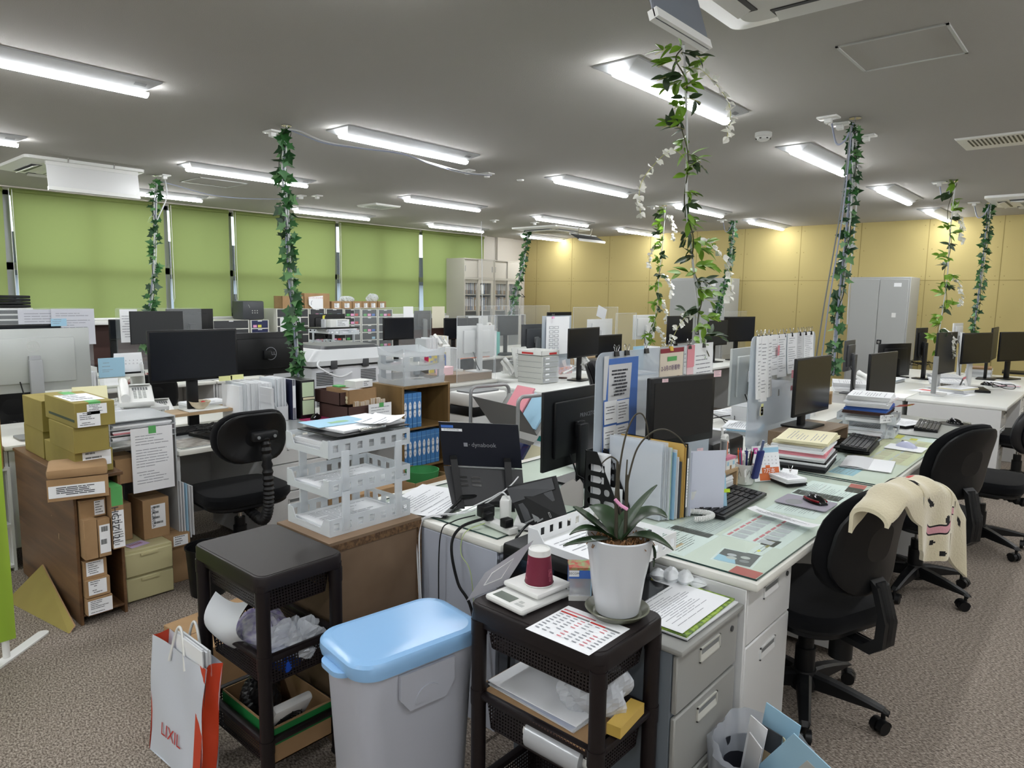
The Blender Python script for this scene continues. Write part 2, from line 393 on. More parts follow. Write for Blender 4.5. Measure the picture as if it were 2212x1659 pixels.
# cassette air conditioners
def aircon(x, y, lab, s=.95):
    t = thing('air_conditioner', lab, 'air conditioner', (x, y, ZC)); h = s/2
    m_ = MB(); r1 = [(u, v, 0) for u, v in rrect(0, 0, s, s, .04)]; r2 = [(u, v, -.025) for u, v in rrect(0, 0, s, s, .05)]; r3 = [(u, v, -.045) for u, v in rrect(0, 0, s*.8, s*.8, .05)]
    m_.loft([r1, r2, r3], WHITE); m_.build('panel', t)
    m_ = MB(); m_.loft([[(u, v, -.045) for u, v in rrect(0, 0, s*.5, s*.5, .03)], [(u, v, -.058) for u, v in rrect(0, 0, s*.47, s*.47, .03)]], WHITE)
    for i in range(9): m_.box(-s*.2, -s*.18+i*s*.042, -.0595, s*.2, -s*.18+i*s*.042+.012, -.058, MGREY)
    m_.build('intake_grille', t)
    for k in range(4):
        m_ = MB(Matrix.Rotation(k*PI/2, 4, 'Z')); m_.box(h*.62, -h*.55, -.049, h*.8, h*.55, -.036, DGREY); m_.build('air_slot', t)
        m_ = MB(Matrix.Rotation(k*PI/2, 4, 'Z')@Matrix.Translation((h*.7, 0, -.052))@Matrix.Rotation(.35, 4, 'Y')); m_.box(-.035, -h*.53, -.003, .035, h*.53, .003, WHITE); m_.build('flap', t)
    return t
aircon(-.84, 2.37, 'white ceiling air conditioner cut by the top edge of the view')
aircon(-7.45, 2.28, 'white ceiling air conditioner at the left, with a pale hanging air deflector')
aircon(-7.35, 9.30, 'far ceiling air conditioner near the corner, above the hanging black panel')
aircon(-.80, 9.40, 'white ceiling air conditioner at the right edge of the view')
# hanging wind deflectors
def deflector(lab, c, rz, w, h, tilt, m, mb_=None):
    t = thing('air_deflector', lab, 'air deflector', c, rz)
    q = MB(Matrix.Rotation(tilt, 4, 'X')); q.box(-w/2, -.006, -h/2, w/2, .006, h/2, m, .004)
    q.box(-w/2, -.012, -h/2, w/2, .02, -h/2+.03, WHITE); q.box(-w/2, -.012, h/2-.03, w/2, .02, h/2, WHITE); q.build('panel', t)
    for k in (-1, -.33, .33, 1):
        q = MB(Matrix.Rotation(tilt, 4, 'X')); q.tube([(k*w*.36, .012, -h*.42), (k*w*.36, .03, 0), (k*w*.36, .012, h*.42)], .005, CHROME); q.build('rib', t)
    for k in (-.25, .25):
        q = MB(); q.tube([(k*w, .03, 0), (k*w, .07, .06), (k*w, .05, ZC-c[2])], .006, CHROME); q.build('hanger', t)
    return t
DPAN = mat('grey blue deflector panel', (112, 118, 128), .5)
deflector('grey panel hanging beside the air conditioner at the top edge', (-1.19, 2.12, 2.545), math.radians(90), .36, .24, math.radians(-18), DPAN)
deflector('pale panel hanging beneath the left air conditioner', (-6.85, 2.28, 2.53), math.radians(90), .72, .24, math.radians(-8), STEELW)
deflector('black ribbed panel hanging beneath the far air conditioner', (-6.78, 9.55, 2.54), math.radians(90), .72, .24, math.radians(-62), DGREY)
# access hatches, vent, detector, small plates
def hatch(lab, x0, y0, x1, y1):
    q = MB(); w = .012
    q.box(x0, y0, ZC-.004, x1, y1, ZC, CEIL)
    for a in ((x0, y0, x1, y0+w), (x0, y1-w, x1, y1), (x0, y0, x0+w, y1), (x1-w, y0, x1, y1)): q.box(a[0], a[1], ZC-.008, a[2], a[3], ZC-.003, LGREY)
    tag(q.build('ceiling_hatch'), lab, 'hatch')
hatch('square access hatch in the ceiling at upper right', -1.08, 3.34, -.65, 3.78)
hatch('flat square access hatch near the left ivy pole', -7.4, 3.25, -6.95, 3.75)
q = thing('ceiling_vent', 'small white square vent in the middle left ceiling', 'vent', (-7.3, 5.7, ZC))
m_ = MB(); m_.loft([[(u, v, 0) for u, v in rrect(0, 0, .4, .4, .01)], [(u, v, -.02) for u, v in rrect(0, 0, .38, .38, .01)]], WHITE); m_.build('frame', q)
m_ = MB(); [m_.box(-.13, -.13+i*.04, -.024, .13, -.11+i*.04, -.02, LGREY) for i in range(7)]; m_.build('grille', q)
q = thing('ceiling_vent', 'rectangular vent with dark slots near the right edge', 'vent', (-.80, 5.92, ZC))
m_ = MB(); m_.loft([[(u, v, 0) for u, v in rrect(0, 0, .44, .44, .01)], [(u, v, -.012) for u, v in rrect(0, 0, .42, .42, .01)]], WHITE); m_.build('frame', q)
m_ = MB(); [m_.box(-.15+i*.025, -.16, -.0135, -.139+i*.025, .08, -.011, BLACK) for i in range(13)]; m_.build('slots', q)
q = thing('smoke_detector', 'round white smoke detector on the ceiling', 'smoke detector', (-1.96, 4.75, ZC))
m_ = MB(); m_.lathe([(0, 0), (.055, 0), (.055, -.025), (.045, -.028), (.042, -.042), (.028, -.052), (0, -.053)], WHITE, 24); m_.build('body', q)
m_ = MB(); [m_.cbox(.041*math.cos(a), .041*math.sin(a), -.043, .012, .012, .006, BLACK) for a in [i*PI/3+.5 for i in range(6)]]; m_.build('openings', q)
q = MB(); q.lathe([(0, 0), (.035, 0), (.03, -.012), (0, -.014)], WHITE, 16, (-4.53, 5.24, ZC)); tag(q.build('ceiling_sensor'), 'tiny round white plate on the middle of the ceiling', 'sensor')
def outlet_plate(x, y, lab, w=.12):
    q = MB(); q.box(x-w/2, y-w*.35, ZC-.012, x+w/2, y+w*.35, ZC, WHITE, .003); q.box(x-.02, y-.02, ZC-.04, x+.02, y+.02, ZC-.012, WHITE, .004)
    tag(q.build('ceiling_outlet'), lab, 'outlet')
# ================================================================== BUILDERS
def pad(mb, W_, H_, T, r, m, fn, taper=0, n=6):
    rings = []
    for c, s in ((-.5, .35), (-.5, .84), (-.44, .95), (-.2, 1), (.2, 1), (.44, .95), (.5, .84), (.5, .35)):
        ring = []
        for a, b in rrect(0, 0, W_*s, H_*s, r*s, n):
            a *= 1-taper*(b/H_+.5); ring.append(fn(a, b, c*T))
        rings.append(ring)
    mb.loft(rings, m)
def caster(T, x, y, rz, z=0, r=.026, m=None, top=.075):
    m = m or BLACK; q = MB(Matrix.Translation((x, y, z))@Matrix.Rotation(rz, 4, 'Z'))
    for s in (-1, 1): q.cyl((.012, s*.006, r), (.012, s*.024, r), r, m, n=16)
    q.box(-.004, -.006, r*.8, .026, .006, r*2.1, m, .003); q.cyl((0, 0, r*1.8), (0, 0, top), .008, m, n=8)
    ring = [(.012+r*1.12*math.cos(a), r+r*1.12*math.sin(a)) for a in [i*PI/8 for i in range(9)]]
    for s in (-1, 1): q.add([(p[0], s*.026, p[1]) for p in ring]+[(p[0], s*.004, p[1]) for p in ring], [(i, i+1, 10+i, 9+i) for i in range(8)], m)
    q.build('caster', T)
def chair(lab, x, y, rz, z=.46, bw=.44, bh=.46, bz=.60, tilt=.16, style='arm', m=None, mb_=None, seatw=.50, seatd=.48, base=True, lean=0, group=None, brz=0, name='office_chair', backm=None, taper=.12, r_=.15):
    m = m or FABRIC; T = thing(name, lab, 'chair', (x, y, 0), rz, group)
    q = MB(); pad(q, seatd, seatw, .075, .13, m, lambda a, b, c: (a, b, z+c-.012*((a/seatd*2)**2)*(1 if a > 0 else 0)-.01)); q.build('seat', T)
    q = MB(); pad(q, seatd*.92, seatw*.92, .035, .12, BLACK, lambda a, b, c: (a, b, z-.055+c)); q.box(-.11, -.08, z-.115, .12, .08, z-.06, BLACK, .015); q.build('seat_shell', T)
    bx = -seatd/2-.03
    def bk(a, b, c):      # a across, b up, c thickness toward the front
        zz = bz+bh/2+b*math.cos(tilt); xx = bx-b*math.sin(tilt)+.10*(a/bw*2)**2*.6+.03*(1-(b/bh*2)**2)
        return (xx+c, a, zz)
    q = MB(); pad(q, bw, bh, .06, r_, backm or m, lambda a, b, c: bk(a, b, c+.02), taper); q.build('backrest', T)
    q = MB(); pad(q, bw*.93, bh*.93, .03, r_*.9, BLACK, lambda a, b, c: bk(a, b, c-.022), taper); q.build('back_shell', T)
    q = MB()
    if style == 'arm':
        pts = [(-.05, 0, z-.09), (bx+.0, 0, z-.1), (bx-.045, 0, z-.06), (bx-.05, 0, z+.03), (bx-.01, 0, bz+.07)]
        sm = []
        for i in range(len(pts)-1):
            for k in range(4):
                t_ = k/4; sm.append(tuple(pts[i][j]*(1-t_)+pts[i+1][j]*t_ for j in range(3)))
        sm.append(pts[-1])
        q.loft([[(p[0]-.016, -.035, p[2]-.012), (p[0]+.016, -.035, p[2]+.012), (p[0]+.016, .035, p[2]+.012), (p[0]-.016, .035, p[2]-.012)] for p in sm], BLACK)
        q.tube(sm, .022, BLACK, 8); q.build('back_support', T)
        q = MB(); q.cyl((-.15, 0, z-.10), (-.15, 0, z-.19), .042, BLACK, n=20); q.build('tilt_knob', T)
    else:
        pts = [Vector((-.10, 0, z-.09)), Vector((bx-.02, 0, z-.12)), Vector((bx-.10, 0, z-.04)), Vector((bx-.115, 0, z+.12)), Vector((bx-.09, 0, bz+bh*.55))]
        P = []
        for i in range(len(pts)-1):
            a, b_, c_, d_ = pts[max(0, i-1)], pts[i], pts[i+1], pts[min(len(pts)-1, i+2)]
            for k in range(14):
                t_ = k/14; P.append(.5*((2*b_)+(c_-a)*t_+(2*a-5*b_+4*c_-d_)*t_*t_+(3*b_-a-3*c_+d_)*t_**3))
        P.append(pts[-1]); q.tube(P, .03, BLACK, 10, rs=[.031 if i % 2 else .024 for i in range(len(P))]); q.build('bellows', T)
        q = MB(); q.box(bx-.115, -.07, bz+bh*.48, bx-.06, .07, bz+bh*.66, BLACK, .012); q.cyl((bx-.12, .045, bz+bh*.57), (bx-.11, .045, bz+bh*.57), .009, MGREY); q.cyl((bx-.12, -.045, bz+bh*.57), (bx-.11, -.045, bz+bh*.57), .009, MGREY); q.build('back_bracket', T)
    q = MB(); q.tube([(.05, -.08, z-.085), (.06, -.23, z-.1), (.06, -.27, z-.1)], .008, BLACK, 8); q.build('height_lever', T)
    q = MB(); q.cyl((0, 0, z-.12), (0, 0, z-.2), .014, CHROME); q.cyl((0, 0, .1), (0, 0, z-.17), .03, BLACK, n=16); q.cyl((0, 0, .1), (0, 0, .24), .038, BLACK, n=16); q.build('gas_column', T)
    q = MB(); q.lathe([(0, .07), (.05, .07), (.06, .10), (.045, .15), (0, .15)], BLACK, 20); q.build('hub', T)
    for k in range(5):
        a = k*2*PI/5+base if base is not True else k*2*PI/5; q = MB(Matrix.Rotation(a, 4, 'Z')); rings = []
        for t_ in (0, .25, .5, .75, .93, 1):
            xx = .03+.28*t_; hw = .028-.009*t_; zt = .145-.055*t_**1.4; zb = .085-.022*t_*.2
            if t_ == 1: zt -= .012; hw *= .7
            rings.append([(xx, -hw, zb), (xx, hw, zb), (xx, hw, zt-.008), (xx, hw*.6, zt), (xx, -hw*.6, zt), (xx, -hw, zt-.008)])
        q.loft(rings, BLACK, True, False); q.build('base_leg', T); caster(T, .29*math.cos(a), .29*math.sin(a), a+1.2+k)
    return T

def corners(px, xc, yaw=0, w=None, span=(-1.0, 1.0)):
    """monitor face from its pixel outline on a vertical plane through x=xc; returns centre, width, z0, z1, yaw (solved when w is given)"""
    l, t_, r_, b_ = px
    if px[0] is None: l = r_-10
    C = atx((l+r_)/2, (t_+b_)/2, xc)
    def wid(yw):
        n = Vector((math.cos(yw), math.sin(yw), 0)); a = atp(l, (t_+b_)/2, C, n); c = atp(r_, (t_+b_)/2, C, n); return (a-c).xy.length
    if w:
        best = None
        for i in range(61):
            yw = span[0]+(span[1]-span[0])*i/60; e = abs(wid(yw)-w)
            if best is None or e < best[0]: best = (e, yw)
        yaw = best[1]
    n = Vector((math.cos(yaw), math.sin(yaw), 0))
    return C, wid(yaw), atp((l+r_)/2, b_, C, n).z, atp((l+r_)/2, t_, C, n).z, yaw
def monitor(lab, px, xc, yaw=0, back=False, w=None, span=(-1, 1), zb=.725, col=None, scr=None, stand='plate', logo=None, bez=.012, grp=None, ext=0, tilt=0, footc=None, hh=None, neck=None, name='monitor', thick=.035, cable=True, arm=False):
    """back=True: we see the rear, so the screen faces away from the camera"""
    C, ww, z0, z1, yaw = corners(px, xc, yaw, w, span); col = col or BLACK; scr = scr or SCREEN
    if back: yaw += PI
    d = Vector((math.sin(yaw), -math.cos(yaw), 0))
    if hh: z0 = z1-hh
    if ext:                      # part of the width is hidden: extend it
        ww += abs(ext); s = -1 if (ext < 0) else 1; C = C+Vector((0, 1, 0))*(s*abs(ext)/2)*1.0
    T = thing(name, lab, 'monitor', (C.x, C.y, zb), yaw, grp); h = z1-z0; a = ww/2; lo = z0-zb
    q = MB(Matrix.Translation((0, 0, lo+h/2))@Matrix.Rotation(-tilt, 4, 'Y'))
    q.box(-thick*.5, -a, -h/2, .0, a, h/2, col, .004); q.box(-thick, -a*.72, -h*.36, -thick*.4, a*.72, h*.36, col, .012)
    q.build('casing', T)
    q = MB(Matrix.Translation((0, 0, lo+h/2))@Matrix.Rotation(-tilt, 4, 'Y')); q.box(.0, -a+bez, -h/2+bez*1.4, .0015, a-bez, h/2-bez, scr); q.build('screen', T)
    fc = footc or col
    top = neck if neck is not None else lo+h*.55
    q = MB(); q.box(-thick-.04, -.035, .008, -thick-.012, .035, top, fc, .006); q.box(-thick-.02, -.03, lo+h*.38, -thick+.01, .03, lo+h*.58, fc, .004); q.build('stand', T)
    q = MB()
    if stand == 'plate': q.prism(rrect(-.05, 0, .18, min(.24, ww*.5), .02), 0, .01, fc)
    elif stand == 'round': q.lathe([(0, 0), (.11, 0), (.11, .006), (0, .012)], fc, 28, (-.05, 0, 0))
    else:
        for s in (-1, 1): q.tube([(-.06, s*.01, .008), (.07, s*.13, .006)], .007, fc)
    q.build('foot', T)
    if back:
        q = MB(); 
        if logo:
            s_ = logo[1]; q.M = Matrix.Translation((-thick*1.03-.0005, logo[3]*a, lo+h/2+logo[2]*h/2)); 
            q.text(logo[0], s_, logo[4], (0, 0, 0), (0, -1, 0), (0, 0, 1))
            if logo[0] in ('DELL', 'D\u00d8LL'): 
                n = 32; r1, r2 = s_*1.35, s_*1.22
                q.add([(0, r*math.cos(2*PI*i/n), r*math.sin(2*PI*i/n)) for r in (r1, r2) for i in range(n)], [(i, (i+1) % n, n+(i+1) % n, n+i) for i in range(n)], logo[4])
            q.build('logo', T)
        if cable:
            q = MB(); q.tube([(-thick-.01, .08, lo+h*.18), (-thick-.03, .075, lo+h*.05), (-thick-.035, .05, max(.03, lo*.5)), (-thick-.05, .02, .015)], .004, BLACK, 6); q.build('cable', T)
    return T
def keyboard(lab, c, rz, m=None, L_=.44, D=.145, km=None):
    m = m or BLACK; km = km or mat('black keys', (30, 31, 33), .5); T = thing('keyboard', lab, 'keyboard', c, rz)
    q = MB(); q.prism([(-D/2, 0), (D/2, 0), (D/2, .012), (-D/2, .024)], -L_/2, L_/2, m, ax='y', smooth=False)
    q.v = [Vector(v) for v in q.v]; q.build('body', T)
    q = MB(); kw = .0185
    for r_ in range(6):
        x = -D/2+.016+r_*.0225+(0 if r_ else -.003); z = .0235-(x+D/2)/D*.012
        n = int((L_-.03)/kw)
        i = 0
        while i < n:
            k = 1
            if r_ == 5 and 4 <= i < 9: k = 5
            if i in (15, 19): i += 1; continue
            y = -L_/2+.015+i*kw; k = min(k, n-i); q.box(x-.0085, y+.001, z-.002, x+.0085, y+kw*k-.001, z+.005, km); i += k
    q.build('keys', T); return T
def mouse(lab, c, rz, m=None, side=None, cord=None):
    m = m or BLACKG; T = thing('mouse', lab, 'mouse', c, rz)
    q = MB(); rings = []
    for i in range(9):
        t_ = i/8; x = -.055+.11*t_; hw = .031*math.sin(PI*(.12+.76*t_))**.5; h = .036*math.sin(PI*(.08+.84*t_))**.6
        rings.append([(x, hw*math.cos(a), max(0, h*math.sin(a))) for a in [PI*k/8 for k in range(9)]])
    q.loft(rings, m); q.build('shell', T)
    if side:
        for s in (-1, 1):
            q = MB(); q.tube([(-.045+.09*i/6, s*.029*math.sin(PI*(.15+.7*i/6))**.5, .014) for i in range(7)], .005, side); q.build('side_trim', T)
    q = MB(); q.cyl((.025, -.003, .03), (.025, .003, .03), .008, MGREY, n=10); q.build('wheel', T)
    if cord: q = MB(); q.tube(cord, .0022, BLACK, 6); q.build('cable', T)
    return T
def phone(lab, c, rz, tiltup=.35, m=None, riser=True, grp=None):
    m = m or WHITE; T = thing('desk_phone', lab, 'telephone', c, rz, grp)
    M0 = Matrix.Translation((0, 0, .045 if riser else .0))@Matrix.Rotation(-tiltup, 4, 'Y')   # front (+X) low, back high
    q = MB(Matrix.Translation((0, 0, .045 if riser else 0))@Matrix.Rotation(tiltup, 4, 'Y')); q.box(-.11, -.09, 0, .11, .09, .035, m, .01); q.build('body', T)
    B_ = Matrix.Translation((0, 0, .045 if riser else 0))@Matrix.Rotation(tiltup, 4, 'Y')
    q = MB(B_); rings = []
    for i in range(11):
        t_ = i/10; x = -.105+.21*t_; bulge = .018+.012*(abs(t_-.5)*2)**3; zc = .055+.012*math.sin(PI*t_)
        rings.append([(x, -.058+.024*math.cos(a), zc+bulge*math.sin(a)) for a in [2*PI*k/10 for k in range(10)]])
    q.loft(rings, m); q.build('handset', T)
    q = MB(B_)
    for r_ in range(5):
        for k in range(3): q.cbox(-.02+r_*.02, -.005+k*.024, .035, .012, .016, .005, LGREY)
    for r_ in range(3):
        for k in range(6): q.cbox(-.062+r_*.012, -.012+k*.014, .035, .007, .01, .003, MGREY)
    q.build('keypad', T)
    q = MB(B_@Matrix.Translation((-.095, .02, .036))@Matrix.Rotation(-.5, 4, 'Y')); q.box(-.02, -.05, 0, .03, .06, .008, m, .003); q.box(-.014, -.042, .008, .022, .052, .0085, DGREY); q.build('display', T)
    q = MB(); q.box(-.09, -.07, 0, .08, .07, .02, m, .006)
    if riser: q.box(-.08, -.05, .02, -.03, .05, .09, m, .008)
    q.build('base', T)
    q = MB(); pts = []
    for i in range(90):
        t_ = i/89; a = i*1.3; pts.append((.09-.12*t_, -.1-.03*math.sin(PI*t_)+.006*math.cos(a), .012+.006*math.sin(a)+.05*(1-t_)**3))
    q.tube(pts, .002, m, 5); q.build('coiled_cord', T)
    return T
def stack(lab, c, rz, w, d, hs, name='paper_stack', cat='papers', jit=.01, text=True, grp=None, kind=None):
    """hs: list of (thickness, material) from the bottom"""
    T = thing(name, lab, cat, c, rz, grp); z = 0; rr = random.Random(len(lab)*7+int(w*1000))
    for i, (h, m) in enumerate(hs):
        q = MB(Matrix.Translation((rr.uniform(-jit, jit), rr.uniform(-jit, jit), z))@Matrix.Rotation(rr.uniform(-jit*6, jit*6), 4, 'Z'))
        n = max(1, int(h/.004)); n = min(n, 5)
        for k in range(n):
            o1, o2 = rr.uniform(-.003, .003), rr.uniform(-.003, .003); q.box(-d/2+o1, -w/2+o2, h*k/n, d/2+o1, w/2+o2, h*(k+1)/n-.0002, m)
        if text and i == len(hs)-1: lines(q, lambda u, v: (-d/2+v*d, -w/2+u*w, h+.0004), 12, INK, rr)
        q.build('sheets' if h < .02 else 'bundle', T); z += h
    return T
def sheet(lab, p, rz, w, d, m=None, text=8, name='paper_sheet', curl=0, ink=None, extra=None, cat='paper', kind=None, th=.0006):
    """one sheet lying flat: p = centre of the sheet, w across (local Y), d deep (local X)"""
    m = m or PAPER; q = MB(); rr = random.Random(len(lab))
    f = lambda u, v, o=0: (-d/2+v*d, -w/2+u*w, th+o+curl*((v*2-1)**2*.5+(u*2-1)**4*.5))
    q.grid(lambda u, v: f(u, v), 6, 6, m); 
    if not curl: q.box(-d/2, -w/2, 0, d/2, w/2, th*.9, m)
    if text: lines(q, lambda u, v: f(u, v, .0005), text, ink, rr)
    ct = [0]
    def fx(u, v): ct[0] += 1; return f(u, v, .0007+ct[0]*5e-6)
    if extra: extra(q, fx)
    o = q.build(name, None, p, rz); return tag(o, lab, cat)
def carton(lab, p, rz, sx, sy, sz, m=None, tape=None, label=None, name='cardboard_box', open_=False, grp=None, side=0, seam=True, cat='box'):
    """box with base centre p; side label on +X face"""
    m = m or KRAFT; T = thing(name, lab, cat, p, rz, grp)
    q = MB()
    if open_:
        t_ = .004; q.box(-sx/2, -sy/2, 0, sx/2, sy/2, t_, m)
        for a in ((-sx/2, -sy/2, -sx/2+t_, sy/2), (sx/2-t_, -sy/2, sx/2, sy/2), (-sx/2, -sy/2, sx/2, -sy/2+t_), (-sx/2, sy/2-t_, sx/2, sy/2)): q.box(a[0], a[1], 0, a[2], a[3], sz, m)
    else: q.box(-sx/2, -sy/2, 0, sx/2, sy/2, sz, m, .002, 1)
    if seam and not open_: q.box(-.0012, -sy/2-.0006, sz, .0012, sy/2, sz+.0006, KRAFTD)
    q.build('carton', T)
    if tape:
        q = MB(); tw = .025
        if tape[1] == 'band':
            for s_ in (-1, 1): q.box(s_*sx/2, -sy/2, sz*.5, s_*(sx/2+.0008), sy/2, sz*.95, tape[0]); q.box(-sx/2, s_*sy/2, sz*.5, sx/2, s_*(sy/2+.0008), sz*.95, tape[0])
        else: q.box(-sx/2-.0008, -tw, sz*.7, sx/2+.0008, tw, sz+.001, tape[0])
        q.build('tape', T)
    if label:
        for (fc, u0, v0, u1, v1, nl) in label:
            q = MB()
            if fc == 'x': g = lambda u, v, o=0: (sx/2+.0012+o, -sy/2+sy*(u0+(u1-u0)*u), sz*(v1-(v1-v0)*v))
            elif fc == '-y': g = lambda u, v, o=0: (-sx/2+sx*(u0+(u1-u0)*u), -sy/2-.0012-o, sz*(v1-(v1-v0)*v))
            else: g = lambda u, v, o=0: (-sx/2+sx*(u0+(u1-u0)*v), -sy/2+sy*(v0+(v1-v0)*u), sz+.0012+o)
            q.quad(g(0, 0), g(1, 0), g(1, 1), g(0, 1), PAPER)
            rr = random.Random(int(u0*100+v0*77+sx*1000)); lines(q, lambda u, v: g(u, v, .0006), nl, MGREY, rr, .06, .96, .4, .6, .1)
            q.build('shipping_label', T)
    return T
def traywall(q, p0, p1, h, m, holes=6, th=.003, hz=(.3, .72), z=0):
    """perforated rim from p0 to p1 (2D), real openings"""
    a = Vector((p0[0], p0[1])); b = Vector((p1[0], p1[1])); L_ = (b-a).length; d = (b-a)/L_; n = Vector((-d.y, d.x))*th/2
    def seg(s0, s1, z0, z1):
        A, B = a+d*s0, a+d*s1
        q.add([(A.x-n.x, A.y-n.y, z+z0), (B.x-n.x, B.y-n.y, z+z0), (B.x+n.x, B.y+n.y, z+z0), (A.x+n.x, A.y+n.y, z+z0), (A.x-n.x, A.y-n.y, z+z1), (B.x-n.x, B.y-n.y, z+z1), (B.x+n.x, B.y+n.y, z+z1), (A.x+n.x, A.y+n.y, z+z1)],
              [(0,3,2,1),(4,5,6,7),(0,1,5,4),(1,2,6,5),(2,3,7,6),(3,0,4,7)], m)
    if not holes: seg(0, L_, 0, h); return
    seg(0, L_, 0, h*hz[0]); seg(0, L_, h*hz[1], h); st = L_/holes
    for i in range(holes+1):
        c_ = i*st; seg(max(0, c_-st*.28), min(L_, c_+st*.28), h*hz[0], h*hz[1])
def tray(T, z, w, d, h, m, name='tray', holes=7, front='-y'):
    """w along X, d along Y, scooped front at -Y"""
    q = MB(); q.box(-w/2, -d/2, z, w/2, d/2, z+.003, m)
    traywall(q, (-w/2, -d/2), (-w/2, d/2), h, m, holes, z=z); traywall(q, (w/2, -d/2), (w/2, d/2), h, m, holes, z=z); traywall(q, (-w/2, d/2), (w/2, d/2), h, m, 5, z=z)
    q.prism([(-w/2, z), (w/2, z), (w/2, z+h), (w*.38, z+h), (w*.3, z+h*.4), (-w*.3, z+h*.4), (-w*.38, z+h), (-w/2, z+h)], -d/2-.003, -d/2, m, ax='y')
    for s in (-1, 1): q.box(s*w/2-.006 if s > 0 else -w/2-.001, -d/2-.001, z-.002, w/2+.001 if s > 0 else -w/2+.006, -d/2+.006, z+h+.002, m)
    return q.build(name, T)
def letter_tower(lab, c, rz, w=.27, d=.36, h=.06, n=3, gap=.155, m=None, papers=None, grp=None):
    m = m or FROST; T = thing('letter_tray_rack', lab, 'letter tray', c, rz, grp)
    for i in range(n): tray(T, i*gap, w, d, h, m)
    for i in range(n-1):
        for sx in (-1, 1):
            for sy in (-.32, .34):
                q = MB(); q.box(sx*(w/2+.001)-.005, sy*d-.016, i*gap+.012, sx*(w/2+.001)+.005, sy*d+.016, (i+1)*gap+.02, m, .002); q.build('post', T)
    return T
def perf(name, col, s=95.0):
    if name in MATS: return MATS[name]
    m = mat(name, col, .4); nt = m.node_tree; N = nt.nodes; L = nt.links
    tc = N.new('ShaderNodeTexCoord'); sp = N.new('ShaderNodeSeparateXYZ'); L.new(tc.outputs['Object'], sp.inputs[0])
    ad = N.new('ShaderNodeMath'); ad.operation = 'ADD'; L.new(sp.outputs[0], ad.inputs[0]); L.new(sp.outputs[1], ad.inputs[1])
    def hole(src):
        a = N.new('ShaderNodeMath'); a.operation = 'MULTIPLY'; a.inputs[1].default_value = s; L.new(src, a.inputs[0])
        f = N.new('ShaderNodeMath'); f.operation = 'FRACT'; L.new(a.outputs[0], f.inputs[0])
        g = N.new('ShaderNodeMath'); g.operation = 'LESS_THAN'; g.inputs[1].default_value = .5; L.new(f.outputs[0], g.inputs[0]); return g.outputs[0]
    mu = N.new('ShaderNodeMath'); mu.operation = 'MULTIPLY'; L.new(hole(ad.outputs[0]), mu.inputs[0]); L.new(hole(sp.outputs[2]), mu.inputs[1])
    tr = N.new('ShaderNodeBsdfTransparent'); mx = N.new('ShaderNodeMixShader'); L.new(mu.outputs[0], mx.inputs[0]); L.new(N['Principled BSDF'].outputs[0], mx.inputs[1]); L.new(tr.outputs[0], mx.inputs[2])
    L.new(mx.outputs[0], N['Material Output'].inputs['Surface']); return m
PERF = perf('perforated dark plastic', (28, 22, 23))
def trolley(lab, c, rz, sx=.44, sy=.31, H=.74):
    T = thing('storage_trolley', lab, 'trolley', c, rz)
    q = MB(); r0 = rrect(0, 0, sx, sy, .035, 6)
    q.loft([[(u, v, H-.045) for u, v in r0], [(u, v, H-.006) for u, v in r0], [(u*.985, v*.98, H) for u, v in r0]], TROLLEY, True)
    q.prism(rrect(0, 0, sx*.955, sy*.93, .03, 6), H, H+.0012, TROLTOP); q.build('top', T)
    ax, ay = sx/2-.024, sy/2-.024
    for a in (-1, 1):
        for b in (-1, 1):
            q = MB(); q.cyl((a*ax, b*ay, .05), (a*ax, b*ay, H-.03), .0215, TROLLEY, n=18)
            for z in (.19, .47, H-.06): q.cyl((a*ax, b*ay, z-.035), (a*ax, b*ay, z+.01), .0235, TROLLEY, n=18)
            q.build('post', T); caster(T, a*ax, b*ay, .6*a+b, r=.022, top=.06)
    for z, h in ((H-.045, .085), (.475, .11), (.20, .11)):
        q = MB(); w_, d_ = sx-.075, sy-.06
        if z < H-.06:       # rolled rim bars
            for b in (-1, 1): q.box(-sx/2+.03, b*ay-.013, z-.022, sx/2-.03, b*ay+.013, z, TROLLEY, .008)
            for a in (-1, 1): q.box(a*ax-.013, -sy/2+.03, z-.022, a*ax+.013, sy/2-.03, z, TROLLEY, .008)
        else:
            for b in (-1, 1): q.box(-w_/2-.01, b*(d_/2+.006)-.007, z-.03, w_/2+.01, b*(d_/2+.006)+.007, z-.005, TROLLEY, .005)
        q.build('rim', T)
        q = MB(); b0 = rrect(0, 0, w_, d_, .02, 3); b1 = rrect(0, 0, w_*.95, d_*.94, .02, 3)
        q.loft([[(u, v, z-.018) for u, v in b0], [(u, v, z-h) for u, v in b1]], PERF, False, False); q.prism(b1, z-h-.003, z-h, TROLLEY); q.build('basket', T)
    return T
